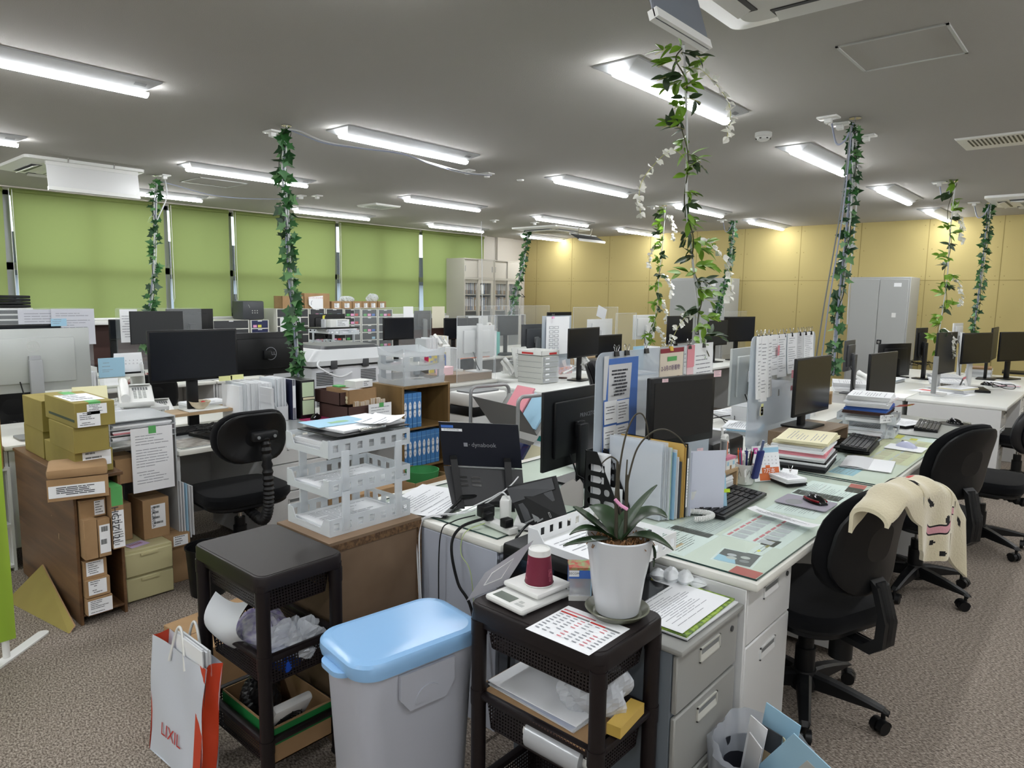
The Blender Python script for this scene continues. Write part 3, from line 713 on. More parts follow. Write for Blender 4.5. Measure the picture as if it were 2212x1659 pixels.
def drawer(T, x, y0, y1, z0, z1, m, name='drawer', sgn=1, grip='slot', lock=False, gm=None):
    """drawer front on a face looking along sgn*X at x"""
    g = .003; q = MB(); a, b = x-.0 , x+sgn*.016; q.box(a, y0+g, z0+g, b, y1-g, z1-g, m, .004, 1); o = q.build(name, T)
    ym = (y0+y1)/2; gw = min(.13, (y1-y0)*.36); gz = z1-.05 if z1-z0 < .25 else z1-.07; gm = gm or m
    q = MB(); 
    if grip == 'slot':
        f = b+sgn*.0005; q.box(b-sgn*.004, ym-gw/2, gz-.022, f+sgn*.004, ym+gw/2, gz-.018, gm); q.box(b, ym-gw/2, gz+.018, f+sgn*.004, ym+gw/2, gz+.022, gm)
        q.box(b, ym-gw/2, gz-.022, f+sgn*.004, ym-gw/2+.005, gz+.022, gm); q.box(b, ym+gw/2-.005, gz-.022, f+sgn*.004, ym+gw/2, gz+.022, gm)
        q.box(b, ym-gw/2+.005, gz-.002, f, ym+gw/2-.005, gz+.018, MGREY); q.add([(f, ym-gw/2+.005, gz-.002), (f, ym+gw/2-.005, gz-.002), (f+sgn*.004, ym+gw/2-.005, gz-.018), (f+sgn*.004, ym-gw/2+.005, gz-.018)], [(0, 1, 2, 3)], gm)
    else: q.box(b, ym-gw/2, z1-.02, b+sgn*.008, ym+gw/2, z1-.01, gm)
    q.build('handle', o)
    if lock: q = MB(); q.cyl((b, y1-.05, z1-.045), (b+sgn*.004, y1-.05, z1-.045), .009, DGREY, n=14); q.build('lock', o)
def desk(lab, x0, x1, y0, y1, face=1, peds=((0, .40, 2),), top=None, m=None, z=.72, endp=True, grp=None, name='office_desk', leg=None, modesty=True, tth=.03):
    """desk whose chair side is at +X (face=1) or -X; peds: (offset from y0, width, drawers)"""
    top = top or OFFW; m = m or STEELW; xf = x1 if face > 0 else x0; xb = x0 if face > 0 else x1
    cx, cy = (x0+x1)/2, (y0+y1)/2; T = thing(name, lab, 'desk', (cx, cy, 0), 0, grp)
    X = lambda v: v-cx; Y = lambda v: v-cy
    q = MB(); q.box(X(x0), Y(y0)+.001, z-tth, X(x1), Y(y1)-.001, z, top, .008); q.build('desktop', T)
    xi = xf-face*.035
    for yy in (y0, y1-.02):
        q = MB(); q.box(X(xb)+face*.02, Y(yy)+.003, .0 if True else 0, X(xi) if peds or not leg else X(xi), Y(yy)+.02, z-tth, m, .002, 1); q.build('side_panel', T)
    if modesty: q = MB(); q.box(X(xb)+face*.02, Y(y0)+.025, .12, X(xb)+face*.032, Y(y1)-.025, z-tth, m); q.build('back_panel', T)
    for off, wd, n in peds:
        a, b = Y(y0)+off+.022, Y(y0)+off+wd
        q = MB(); q.box(X(xb)+face*.04, a, .03, X(xi)-face*.02, b, z-tth-.002, m); q.build('pedestal', T)
        hs = {2: [.30, 1.0], 3: [.24, .52, 1.0], 1: [1.0]}[n]; zt = z-tth-.006; zl = .03; u = zt
        for k, f in enumerate(hs):
            lo = zt-(zt-zl)*f; drawer(T, X(xi)-face*.018, a, b, lo, u, m, sgn=face, lock=(k == 0)); u = lo
    return T
def laptop_closed(lab, c, rz, w=.36, d=.25, h=.022, m=None):
    T = thing('laptop', lab, 'laptop', c, rz); m = m or BLACK
    q = MB(); q.box(-d/2, -w/2, 0, d/2, w/2, h*.55, m, .004); q.build('base', T)
    q = MB(); q.box(-d/2, -w/2, h*.58, d/2, w/2, h, m, .004); q.build('lid', T); return T
def files(lab, c, rz, n, w, d, h, cols=None, name='document_file', lean=.0, grp=None, seed=1, jit=.012, labels=None, cat='file', gap=.0, spine=False):
    """a row of upright files along local Y, every one an object; pages at the +X side"""
    rr = random.Random(seed); M0 = Matrix.Translation(c)@Matrix.Rotation(rz, 4, 'Z'); y = -n*w/2
    out = []
    for i in range(n):
        m = (cols or [FROST, PAPER, PAPER2])[rr.randrange(len(cols or [1, 2, 3]))]
        hh = h+rr.uniform(-jit, jit*.6); dd = d+rr.uniform(-jit, jit); q = MB(Matrix.Rotation(lean, 4, 'X'))
        q.box(-dd/2, -w*.46, 0, dd/2, w*.46, hh, m); 
        for k in (-.25, .05, .3): q.box(-dd/2+.002, w*k-w*.03, .004, dd/2+.0015, w*k+w*.03, hh+.001, PAPER2 if m is PAPER else PAPER)
        if spine: q.box(dd/2, -w*.3, hh*.3, dd/2+.001, w*.3, hh*.85, PAPER if m is not PAPER else NAVY)
        p = M0 @ Vector((rr.uniform(-.006, .006), y+(i+.5)*(w+gap), 0))
        o = q.build(name, None, p, rz); tag(o, (labels[i] if labels else lab), cat, grp); out.append(o)
    return out
def flatpanel(name, lab, p0, p1, z0, z1, m, th=.004, cat='partition', r=0, feet=True, edge=None):
    """upright clear sheet between two floor-plan points"""
    a = Vector((p0[0], p0[1], 0)); b = Vector((p1[0], p1[1], 0)); L_ = (b-a).length; rz = math.atan2(b.y-a.y, b.x-a.x); c = (a+b)/2
    T = thing(name, lab, cat, (c.x, c.y, z0), rz); h = z1-z0
    q = MB(); 
    if r: q.prism([(u, v) for u, v in rrect(0, h/2, L_, h, r, 5)], -th/2, th/2, m, ax='y')
    else: q.box(-L_/2, -th/2, 0, L_/2, th/2, h, m)
    q.build('sheet', T)
    if edge:
        q = MB(); q.box(-L_/2, -th*.6, h-.004, L_/2, th*.6, h, edge); q.box(-L_/2, -th*.6, 0, -L_/2+.004, th*.6, h, edge); q.box(L_/2-.004, -th*.6, 0, L_/2, th*.6, h, edge); q.build('edge', T)
    if feet:
        for s in (-.35, .35): q = MB(); q.box(s*L_-.02, -.06, 0, s*L_+.02, .06, .006, m); q.box(s*L_-.02, -th*2, 0, s*L_+.02, th*2, .03, m); q.build('foot', T)
    return T
def clip(lab, p, rz=0, m=None, s=1.0, grp=None):
    T = thing('binder_clip', lab, 'clip', p, rz, grp); m = m or BLACK
    q = MB(); q.prism([(-.006*s, -.018*s), (.006*s, -.018*s), (.002*s, .002*s), (-.002*s, .002*s)], -.014*s, .014*s, m, ax='y'); q.build('body', T)
    for sg in (-1, 1):
        q = MB(); q.tube([(sg*.003*s, -.005*s, 0), (sg*.008*s, -.008*s, .018*s), (sg*.010*s, 0, .026*s), (sg*.008*s, .008*s, .018*s), (sg*.003*s, .005*s, 0)], .0011*s, CHROME, 5); q.build('wire_arm', T)
    return T
def hangsheet(lab, p, rz, w, h, m=None, text=14, extra=None, name='hanging_paper', curl=.01, cat='paper', ink=None, thick=1):
    """paper hanging from its top edge centre p; faces local +X"""
    q = MB(); m = m or PAPER; rr = random.Random(len(lab)*3)
    if extra: curl = 0
    f = lambda u, v, o=0: (curl*v*v+o, -w/2+u*w, -v*h)
    q.grid(lambda u, v: f(u, v), 4, 8, m); q.grid(lambda u, v: f(u, v, -.0015*thick), 4, 8, m)
    if thick > 1:
        for u in (0, 1): q.add([f(u, k/8) for k in range(9)]+[f(u, k/8, -.0015*thick) for k in range(9)], [(k, k+1, k+10, k+9) for k in range(8)], m)
        q.add([f(k/4, 1) for k in range(5)]+[f(k/4, 1, -.0015*thick) for k in range(5)], [(k, k+1, k+6, k+5) for k in range(4)], m)
    if text: lines(q, lambda u, v: f(u, v, .0008), text, ink, rr)
    ct = [0]
    def fx(u, v): ct[0] += 1; return f(u, v, .0014+ct[0]*2e-5)
    if extra: extra(q, fx)
    o = q.build(name, None, p, rz); return tag(o, lab, cat)
def acrylic_note(q, f, u0, v0, u1, v1, m): q.quad(f(u0, v0), f(u1, v0), f(u1, v1), f(u0, v1), m)
# ================================================================== RIGHT HAND ROWS (A chair side right, B behind the clear partitions)
DZ = .72; GZ = .727
desk('long off-white desk nearest the camera on the right, cabinets at both ends', -1.585, -.787, 2.063, 3.58, 1, ((0, .41, 2), (1.12, .385, 3)))
desk('second white desk of the right row, holding the wooden riser', -1.585, -.787, 3.583, 5.13, 1, ((0, .41, 3), (1.14, .385, 3)))
GREYTOP = mat('grey laminate', (150, 153, 150), .35)
desk('grey topped desk at the far end of the right row', -1.585, -.80, 5.134, 6.03, 1, (), top=GREYTOP, leg=True)
ENDP = mat('blue grey end panel', (178, 184, 196), .45)
desk('off-white desk with bluish end panel under the upright laptop', -2.385, -1.592, 1.763, 3.28, -1, ((.0, .4, 3),), m=ENDP)
desk('off-white desk behind the clear partition, next to the black monitor back', -2.385, -1.592, 3.285, 4.8, -1, ((.0, .4, 3),))
desk('off-white desk at the far end behind the second partition', -2.385, -1.592, 4.805, 6.3, -1, ((.0, .4, 3),))
def glass(lab, x0, x1, y0, y1, z=DZ):
    T = thing('desk_glass', lab, 'glass sheet', ((x0+x1)/2, (y0+y1)/2, z)); a, b = (x1-x0)/2, (y1-y0)/2
    q = MB(); q.box(-a, -b, .0012, a, b, .006, GLASS); q.build('pane', T)
    q = MB()
    for c in ((-a, -b, a, -b+.0015), (-a, b-.0015, a, b), (-a, -b, -a+.0015, b), (a-.0015, -b, a, b)): q.box(c[0], c[1], .001, c[2], c[3], .0063, GLASSE)
    q.build('edge', T)
glass('clear glass sheet on the nearest right desk, papers pressed under it', -1.50, -.80, 2.085, 3.565)
glass('clear glass sheet on the second right desk, calendar pages beneath it', -1.50, -.80, 3.595, 5.11)
glass('clear glass sheet on the desk holding the upright laptop', -2.32, -1.64, 1.80, 3.25)
# papers pressed beneath the glass
def under(lab, x, y, rz, w, d, m=PAPER, text=8, extra=None, ink=None): return sheet(lab, (x, y, DZ+.0002), rz, w, d, m, text, 'pressed_paper', 0, ink, extra, th=.0005)
def heads(cols):
    def f(q, g):
        for (u, v, w, h, m) in cols: q.quad(g(u, v), g(u+w, v), g(u+w, v+h), g(u, v+h), m)
    return f
OLIVE = mat('olive print', (140, 132, 70), .8); TAN = mat('tan print', (190, 165, 130), .8); MAROON = mat('maroon print', (140, 50, 60), .8)
under('printed sheet with coloured headings under glass by the desk corner', -1.19, 2.26, 0, .28, .24, PAPER, 16, heads([(.05, .1, .3, .05, MAROON), (.1, .45, .3, .05, OLIVE), (.1, .72, .3, .05, TAN), (.5, .05, .25, .08, INKD)]), INKD)
def calgrid(rows, cols, m1, m2):
    def f(q, g):
        for i in range(rows):
            for j in range(cols):
                u, v = .04+j*.92/cols, .06+i*.9/rows; w, h = .72/cols, .62/rows
                q.quad(g(u, v), g(u+w, v), g(u+w, v+h*.15), g(u, v+h*.15), m2); q.quad(g(u, v+h*.25), g(u+w, v+h*.25), g(u+w, v+h), g(u, v+h), m1)
    return f
FAINT = mat('faint grey print', (188, 190, 196), .8); ROSE = mat('rose print', (205, 120, 130), .8)
under('year calendar grid in two rows pressed under the glass', -.96, 2.60, 0, .36, .22, PAPER, 0, calgrid(2, 6, FAINT, ROSE))
under('typed list sheet under the glass below the mouse mat', -.98, 3.06, .02, .42, .2, PAPER, 16, None, INK)
under('typed page under the glass left of the year calendar', -1.17, 2.50, 0, .3, .16, PAPER2, 12, None, INK)
def photo(q, g):
    q.quad(g(.06, .06), g(.94, .06), g(.94, .94), g(.06, .94), DGREY); q.quad(g(.06, .06), g(.5, .06), g(.35, .5), g(.06, .6), SKYB)
    for (u, v, r, m) in ((.4, .4, .13, LGREY), (.6, .35, .12, FAINT), (.35, .72, .12, MGREY), (.6, .68, .12, LGREY)):
        q.add([g(u+r*math.cos(a*PI/6)*.8, v+r*math.sin(a*PI/6)) for a in range(12)], [tuple(range(12))], m)
under('landscape snapshot photograph under the glass at the desk corner', -.93, 2.235, .12, .14, .14, PAPER, 0, photo)
under('red ribbed coaster under the glass corner', -.855, 2.13, 0, .07, .09, RED, 0)
under('strip of yellow highlighted notes under the glass', -.90, 2.40, 0, .2, .05, PAPER, 3, heads([(.2, .4, .1, .2, YELLOW), (.5, .5, .15, .2, OLIVE), (.8, .4, .1, .2, YELLOW)]))
under('red tag sheet under the glass at the seam of the desks', -.89, 3.47, .1, .17, .07, RED, 0)
under('typed sheet with bullet dots under the glass beside the seam', -.97, 3.33, 0, .3, .24, PAPER, 18, None, INK)
under('pale blue form under the glass past the seam', -1.03, 3.82, 0, .22, .12, SKYB, 6)
under('pale page pressed under the second glass near the keyboard', -1.02, 4.05, .1, .3, .3, PAPER2, 10)
under('cream calendar sheet with square grid pressed under the second glass', -.98, 4.55, 0, .8, .32, CREAM, 0, calgrid(3, 5, mat('faint cream print', (196, 190, 160), .8), FAINT))
under('pink slip under the second glass beside the plastic trays', -1.14, 4.86, .4, .2, .12, PINK, 0)
under('yellow and white striped list near the grey desk', -1.03, 5.02, 0, .14, .40, PAPER, 3, heads([(.0, .0, 1, .5, YELLOW), (.0, .62, .5, .1, YELLOW)]))
under('old newspaper clipping under the laptop desk glass', -1.85, 2.45, 0, .3, .2, PAPER2, 8)

# --- on desk A1
bk = keyboard('black keyboard on the nearest glass-topped desk', (-1.21, 2.80, GZ), .03, L_=.46, D=.15)
mat('grey mat print', (150, 146, 158), .7)
q = MB(); q.prism(rrect(0, 0, .215, .165, .012), 0, .003, MATS['grey mat print']); q.add([(-.04+.035*math.cos(a*PI/8), -.03+.045*math.sin(a*PI/8), .0034) for a in range(16)], [tuple(range(16))], MGREY)
tag(q.build('mouse_mat', None, (-.975, 3.045, GZ), -.02), 'grey mouse mat with a rounded blot pattern near the red mouse', 'mouse mat')
WINE = mat('wine red gloss', (120, 20, 30), .2)
mouse('black and red mouse on the grey mat', (-.945, 3.07, GZ+.0035), 2.6, BLACKG, WINE)
def curl(q, p0, n, r, m, f): pass
q = MB(); q.grid(lambda u, v: (-.03+.06*u, -.145+.29*v, .004+.035*(abs(v*2-1)**3)*.5+.012*math.sin(PI*v)), 3, 14, PAPER)
rr = random.Random(5); lines(q, lambda u, v: (-.03+.06*v, -.145+.29*u, .0068+.035*(abs(u*2-1)**3)*.5+.012*math.sin(PI*u)), 6, INKD, rr, .15, .9, .3, .4, .2)
tag(q.build('receipt', None, (-.955, 2.72, GZ), 1.35+PI), 'long curled receipt lying on the nearest glass top', 'receipt')
T = thing('mug', 'white mug holding pens beside the desk calendar', 'mug', (-1.305, 3.17, GZ))
q = MB(); q.lathe([(0, .002), (.038, .0), (.042, .01), (.044, .095), (.041, .095), (.038, .012), (0, .01)], WHITE, 28); q.build('cup', T)
q = MB(); q.tube([(.0+.044*.5, -.044*.87, .075), (.03, -.068, .075), (.035, -.078, .05), (.03, -.066, .025), (.022, -.04, .02)], .005, WHITE, 8); q.build('handle', T)
q = MB(); [q.tube([((.0447)*math.cos(a0+t_*.5), .0447*math.sin(a0+t_*.5), zc+.012*math.sin(t_*6+a0)) for t_ in [k/8 for k in range(9)]], .0008, BLACK, 4) for a0, zc in ((-2.2, .07), (-2.0, .05), (-2.2, .03), (-.9, .06), (-.6, .04))]; q.build('line_drawing', T)
pens = [('black pen', BLACK, .155), ('red capped pen', RED, .14), ('blue fat marker', NAVY, .15), ('pink pen', mat('pink plastic', (214, 70, 130), .4), .15), ('orange capped pen', ORANGE, .155), ('grey blue scissors handle', mat('slate plastic', (92, 104, 140), .4), .15), ('white pen', WHITE, .145), ('green black pen', mat('dark green plastic', (40, 60, 55), .4), .15)]
for i, (nm, m, h) in enumerate(pens):
    a = i*2*PI/8+.3; q = MB(); q.cyl((.016*math.cos(a), .016*math.sin(a), .014), (.034*math.cos(a), .034*math.sin(a), h), .0045 if 'fat' not in nm else .009, m, n=8); q.cyl((.034*math.cos(a), .034*math.sin(a), h), (.0355*math.cos(a), .0355*math.sin(a), h+.012), .002, m, n=6)
    tag(q.build('pen', None, (-1.305, 3.17, GZ)), nm+' standing in the white mug', 'pen', 'pens in the white mug')
q = MB(Matrix.Rotation(.22, 4, 'Y')); q.box(-.012, -.018, -.075, .006, .018, .07, NAVY, .006); q.cyl((-.003, 0, .07), (-.003, 0, .12), .006, MATS['slate plastic'])
tag(q.build('knife_holder', None, (-1.235, 3.155, GZ+.105), -.4), 'dark blue cutter case hooked over the mug rim', 'cutter')
T = thing('desk_calendar', 'standing desk calendar with orange banner beside the mug', 'calendar', (-1.27, 3.31, GZ), -.55)
q = MB(); q.add([(.04, -.075, 0), (.04, .075, 0), (0, .075, .165), (0, -.075, .165), (-.04, -.075, 0), (-.04, .075, 0)], [(0, 1, 2, 3), (4, 5, 2, 3)], PAPER); q.build('stand', T)
q = MB(); g = lambda u, v, o=.001: (.04*(v)+o, -.075+.15*u, .165*(1-v)+o*.3)
for a_ in ((0.05, .05, .22, .22, mat('magenta print', (200, 80, 160), .7)), (.28, .06, 1.0, .2, SKYB), (.3, .62, .95, .8, mat('orange print', (210, 110, 60), .7)), (.2, .78, .85, .98, MATS['orange print']), (.45, .56, .62, .64, ORANGE)): q.quad(g(a_[0], a_[1]), g(a_[2], a_[1]), g(a_[2], a_[3]), g(a_[0], a_[3]), a_[4])
q.text('7万本', .026, PAPER, g(.58, .72, .002), (0, 1, 0), (-.04, 0, .165)); q.text('4', .024, PAPER, g(.14, .14, .002), (0, 1, 0), (-.04, 0, .165))
for i in range(3):
    for j in range(6): q.text(str(1+i*6+j), .009, INKD, g(.16+j*.14, .32+i*.1, .0015), (0, 1, 0), (-.04, 0, .165))
q.build('page', T)
q = MB(); [q.tube([(.006*math.cos(a), y, .165+.006*math.sin(a)) for a in [k*PI/4 for k in range(9)]], .0012, WHITE, 4) for y in [-.02+.01*i for i in range(5)]]; q.build('ring_binding', T)
stack('thick white notebook stack in front of the calendar', (-1.165, 3.33, GZ), -.5, .11, .16, [(.014, BLACK), (.012, PAPER), (.01, PAPER)], 'notebook', 'notebook', .006)
clip('binder clip on the notepad near the calendar', (-1.19, 3.45, GZ+.03), .4, CHROME)
q = MB(); q.box(-.03, -.05, 0, .04, .05, .02, PINKS); q.box(-.031, -.051, .02, .041, .051, .024, PAPER); tag(q.build('memo_pad', None, (-1.20, 3.46, GZ), .3), 'small pink edged memo pad behind the notebooks', 'memo pad')
q = MB(); q.lathe([(0, 0), (.062, 0), (.062, .003), (0, .003)], mat('speckled cork', (150, 150, 125), .8, mix=((96, 98, 80), 120, 2)), 28); tag(q.build('coaster', None, (-1.265, 3.02, GZ)), 'speckled round coaster above the black keyboard', 'coaster')
# cordless phone in charger
T = thing('cordless_phone', 'white cordless handset standing behind the mug', 'telephone', (-1.44, 3.28, GZ), 0)
q = MB(); q.box(-.03, -.035, 0, .03, .035, .035, WHITE, .008); q.build('charger', T)
q = MB(Matrix.Rotation(-.12, 4, 'Y')); q.box(-.012, -.026, .02, .014, .026, .2, WHITE, .01); q.cyl((-.005, -.012, .19), (-.005, -.012, .235), .006, WHITE); q.build('handset', T)
q = MB(Matrix.Rotation(-.12, 4, 'Y')); q.box(.014, -.017, .125, .0155, .017, .155, DGREY); [q.cbox(.0145, -.014+.014*i, .075+.014*j, .002, .008, .008, MGREY) for i in range(3) for j in range(3)]; q.cyl((.013, 0, .055), (.016, 0, .055), .012, LGREY); q.cyl((.013, 0, .178), (.0155, 0, .178), .012, LGREY); q.build('keypad', T)
# small wooden shelf with papers beneath and trinkets on it
PLY = mat('light wood board', (188, 160, 122), .5, wood=((165, 136, 98), 9, 1))
T = thing('monitor_riser', 'small light wood shelf under the nearest right monitor', 'monitor stand', (-1.40, 2.78, GZ))
q = MB(); q.box(-.10, -.28, .085, .11, .28, .10, PLY); q.build('board', T)
for s in (-1, 1): q = MB(); q.box(-.10, s*.28-(.015 if s > 0 else 0), 0, .11, s*.28+(0 if s > 0 else .015), .085, PLY); q.build('side', T)
stack('white envelopes and leaflets stacked inside the small shelf', (-1.375, 2.95, GZ), 0, .17, .14, [(.02, PAPER), (.018, PAPER2), (.016, PAPER), (.012, PAPER)], jit=.006)
T = thing('pen_stand', 'white and pink house-shaped pen box on the shelf', 'pen holder', (-1.335, 3.0, GZ+.10), -.1)
q = MB(); q.box(-.035, -.04, 0, .035, .04, .045, WHITE); q.box(-.037, -.042, .045, .037, .042, .058, mat('pink enamel', (215, 120, 150), .4)); q.build('box', T)
q = MB(); [q.box(.035, a, b, .0356, a+.014, b+.018, m) for a, b, m in ((-.03, .018, SKYB), (-.006, 0, KRAFT), (.018, .018, SKYB))]; [q.box(a, -.0406, b, a+.014, -.04, b+.018, m) for a, b, m in ((-.025, .018, SKYB), (.005, .0, KRAFT))]; q.build('printed_windows', T)
for i, (nm, m, r_, h, dx, dy) in enumerate((('grey glue stick', LGREY, .016, .075, 0, -.01), ('grey brown eraser tube', MGREY, .012, .07, .01, -.028), ('orange marker', ORANGE, .008, .06, .0, .018), ('brown wooden stamp', KRAFTD, .007, .06, -.012, .03))):
    q = MB(); q.cyl((dx, dy, .0), (dx, dy, h), r_, m, n=14); tag(q.build('stationery_item', None, (-1.335, 3.0, GZ+.16)), nm+' standing in the pink house box', 'stationery')
def catface(q, f): pass
T = thing('succulent_pot', 'small white pot of grey green succulents beside the files', 'plant', (-1.30, 2.64, GZ+.10))
q = MB(); q.lathe([(0, 0), (.028, 0), (.036, .05), (.033, .05), (.026, .012), (0, .012)], WHITE, 20); q.build('pot', T)
q = MB(); q.add([(.034*math.cos(a), .034*math.sin(a), z) for a, z in ((-.9, .038), (-.3, .038), (-.3, .022), (-.9, .022))], [(0, 1, 2, 3)], RED); q.build('printed_letters', T)
SUCC = mat('grey green succulent', (128, 140, 112), .7); q = MB(); rr = random.Random(3)
for i in range(26):
    a = rr.random()*6.28; r_ = rr.random()*.03; q.cyl((r_*math.cos(a), r_*math.sin(a), .045), (r_*1.5*math.cos(a), r_*1.5*math.sin(a), .062+rr.random()*.012), .005, SUCC, .001, n=5)
q.build('leaves', T)
q = MB(); q.lathe([(0, 0), (.02, 0), (.03, .035), (.027, .035), (.018, .006), (0, .006)], WHITE, 20); tag(q.build('cup', None, (-1.28, 2.56, GZ+.06)), 'tiny white cup below the succulent pot', 'cup')
T = thing('webcam', 'black webcam with coiled cable on the small shelf', 'webcam', (-1.33, 2.84, GZ+.10))
q = MB(); q.box(-.03, -.045, 0, .03, .045, .02, BLACK, .006); q.cyl((.03, 0, .03), (-.02, 0, .03), .014, BLACK); q.build('body', T)
q = MB(); q.tube([(.012*math.cos(k*.5)+.01, -.05+.03*math.sin(k*.5)*(1+.2*math.sin(k)), .045+.012*math.sin(k*.31)) for k in range(70)], .002, BLACK, 5); q.build('cable', T)
q = MB(); q.box(-.0008, -.10, 0, .0, .10, .155, SKYB); q.box(-.0012, -.10, .04, -.0013, -.05, .11, NOTEG) ; q.box(0, -.095, .05, .0006, -.035, .115, NOTEG); lines(q, lambda u, v: (.0009, -.09+.05*u, .11-.05*v), 4, INKD)
q.M = Matrix(); q.box(.0, .06, .075, .001, .115, .09, LIME)
q.v = [Matrix.Rotation(-.25, 4, 'Y')@v for v in q.v]; tag(q.build('envelope', None, (-1.24, 2.62, GZ+.001), -.75), 'pale blue window envelope leaning in front of the shelf', 'envelope')
q = MB(); pts = []
for i in range(260):
    t_ = i/259; a = PI*(-.5+t_); R_ = .06; pts.append((R_*math.cos(a)*1.6+.009*math.cos(i*.95)*math.cos(a), .05*math.sin(a)+.009*math.cos(i*.95)*math.sin(a), .012+.009*math.sin(i*.95)))
q.tube(pts, .0032, WHITE, 5); tag(q.build('coiled_telephone_cord', None, (-1.24, 2.49, GZ+.002), .9), 'white coiled telephone cord looping out beside the files', 'cord')
phone('white desk phone hidden behind the upright files', (-1.40, 2.62, GZ), -.2)
monitor('nearest right black monitor with square screen and paper tags', (1408, 812, 1545, 958), -1.38, w=.42, span=(-.7, 0), scr=mat('black matt screen', (16, 17, 19), .35), bez=.022, zb=GZ+.10, thick=.05, neck=.2)
for i, (px_, py_, w_, h_) in enumerate(((1437, 822, .032, .014), (1550, 807, .045, .028), (1512, 975, .035, .028), (1540, 1000, .02, .03))):
    p = atx(px_, py_, (-1.36, -1.325, -1.315, -1.315)[i]); q = MB(); q.box(0, -w_/2, -h_/2, .001, w_/2, h_/2, PINKS); lines(q, lambda u, v: (.0014, -w_/2+w_*u, h_/2-h_*v), 3, INK)
    tag(q.build('sticky_note', None, p, -.3), ['tiny white tag on the top left of the nearest monitor', 'pale pink tag on the top right corner of the nearest monitor', 'pale pink tag below the nearest monitor frame', 'second pale pink tag under the nearest monitor'][i], 'sticky note', 'tags on the nearest monitor')
# black magazine holder and clear folders
T = thing('magazine_holder', 'black slanted magazine holder with oval openings', 'file holder', (-1.53, 2.30, GZ), 0)
q = MB(); H_ = .25; W_ = .17
outer = [(-.085, 0), (.085, 0), (.085, .035), (-.02, .232), (-.04, .245), (-.085, .25)]
# side plate with real oval openings: built from strips between the slots
rows = [(.03, .055, .060, .135), (.078, .103, .05, .115), (.126, .152, .03, .10), (.174, .2, .02, .085)]
def right(z): return .085 if z < .035 else .085-.105*(z-.035)/.197 if z < .232 else -.04
zs = 0
BK = BLACK
def strip(q, z0, z1, xa0, xb0, xa1, xb1, y): q.add([(xa0, y, z0), (xb0, y, z0), (xb1, y, z1), (xa1, y, z1), (xa0, y+.003, z0), (xb0, y+.003, z0), (xb1, y+.003, z1), (xa1, y+.003, z1)], [(0, 1, 2, 3), (7, 6, 5, 4), (0, 1, 5, 4), (1, 2, 6, 5), (2, 3, 7, 6), (3, 0, 4, 7)], BK)
for y in (0, .075):
    z = 0
    for zc in (.028, .075, .122, .169):
        strip(q, z, zc, -.085, right(z), -.085, right(zc), y); z2 = zc+.028
        s0 = -.07; s1 = s0+.065; s2 = s1+.014; s3 = right(z2)-.012
        strip(q, zc, z2, -.085, s0, -.085, s0, y)
        for (a, b_) in ((s0, s1), (s2, s3)):
            if b_-a < .012: strip(q, zc, z2, a-.001, right(zc), a-.001, right(z2), y); continue
            rr_ = .012; n = 6
            for sx in (-1, 1):           # rounded corners of the slot
                ex = a if sx < 0 else b_
                for k in range(n):
                    a0, a1 = PI/2*k/n, PI/2*(k+1)/n
                    for sz, zz in ((-1, zc), (1, z2)):
                        cx_ = ex-sx*rr_; cz_ = zz-sz*rr_
                        p = [(cx_+sx*rr_*math.sin(a0), cz_+sz*rr_*math.cos(a0)), (cx_+sx*rr_*math.sin(a1), cz_+sz*rr_*math.cos(a1)), (ex, zz)]
                        q.add([(u, y, v) for u, v in p]+[(u, y+.003, v) for u, v in p], [(0, 1, 2), (5, 4, 3), (0, 1, 4, 3)], BK)
        if s3-s2 >= .012: strip(q, zc, z2, s1, s2, s1, s2, y); strip(q, zc, z2, s3, right(zc), s3, right(z2), y)
        z = z2
    strip(q, z, .25, -.085, right(z), -.085, -.03, y)
q.box(-.07, .02, .004, .0, .06, .235, PAPER); q.box(0, .02, .004, .06, .06, .10, PAPER); q.box(-.085, 0, 0, -.082, .078, .25, BK); q.box(.082, 0, 0, .085, .078, .035, BK); q.box(-.085, 0, 0, .085, .078, .003, BK); q.build('holder', T)
FOLD = mat('clear folder film', (220, 228, 236), .25, alpha=.45)
rr = random.Random(9)
cols = [(FOLD, .31), (FOLD, .305), (FROST, .30), (FOLD, .31), (FROST, .29), (mat('pale green folder', (190, 215, 190), .4, alpha=.7), .29), (mat('pale blue folder', (150, 195, 225), .4, alpha=.7), .27), (FROST, .28), (PAPER2, .25), (mat('dark grey folder', (70, 74, 80), .4), .23), (mat('manila envelope', (200, 165, 90), .7), .30), (mat('manila envelope', (200, 165, 90), .7), .295), (BLACK, .3), (FROST, .28), (mat('lavender paper', (206, 210, 224), .7), .26)]
flab = ['clear plastic folder at the front of the row, beside the black holder', 'clear folder second from the black holder', 'frosted folder with a blue name tag', 'clear folder behind the name-tagged folder', 'frosted folder in the middle of the row', 'pale green tinted folder among the clear ones', 'pale blue tinted folder among the clear ones', 'frosted folder left of the grey sheets', 'grey white paper bundle beside the dark folder', 'dark grey folder beside the tan envelopes', 'tan envelope, left one of the pair', 'tan envelope, right one of the pair', 'black ring file with white spine label', 'frosted folder behind the black ring file', 'lavender paper at the right end of the row']
y = 2.385
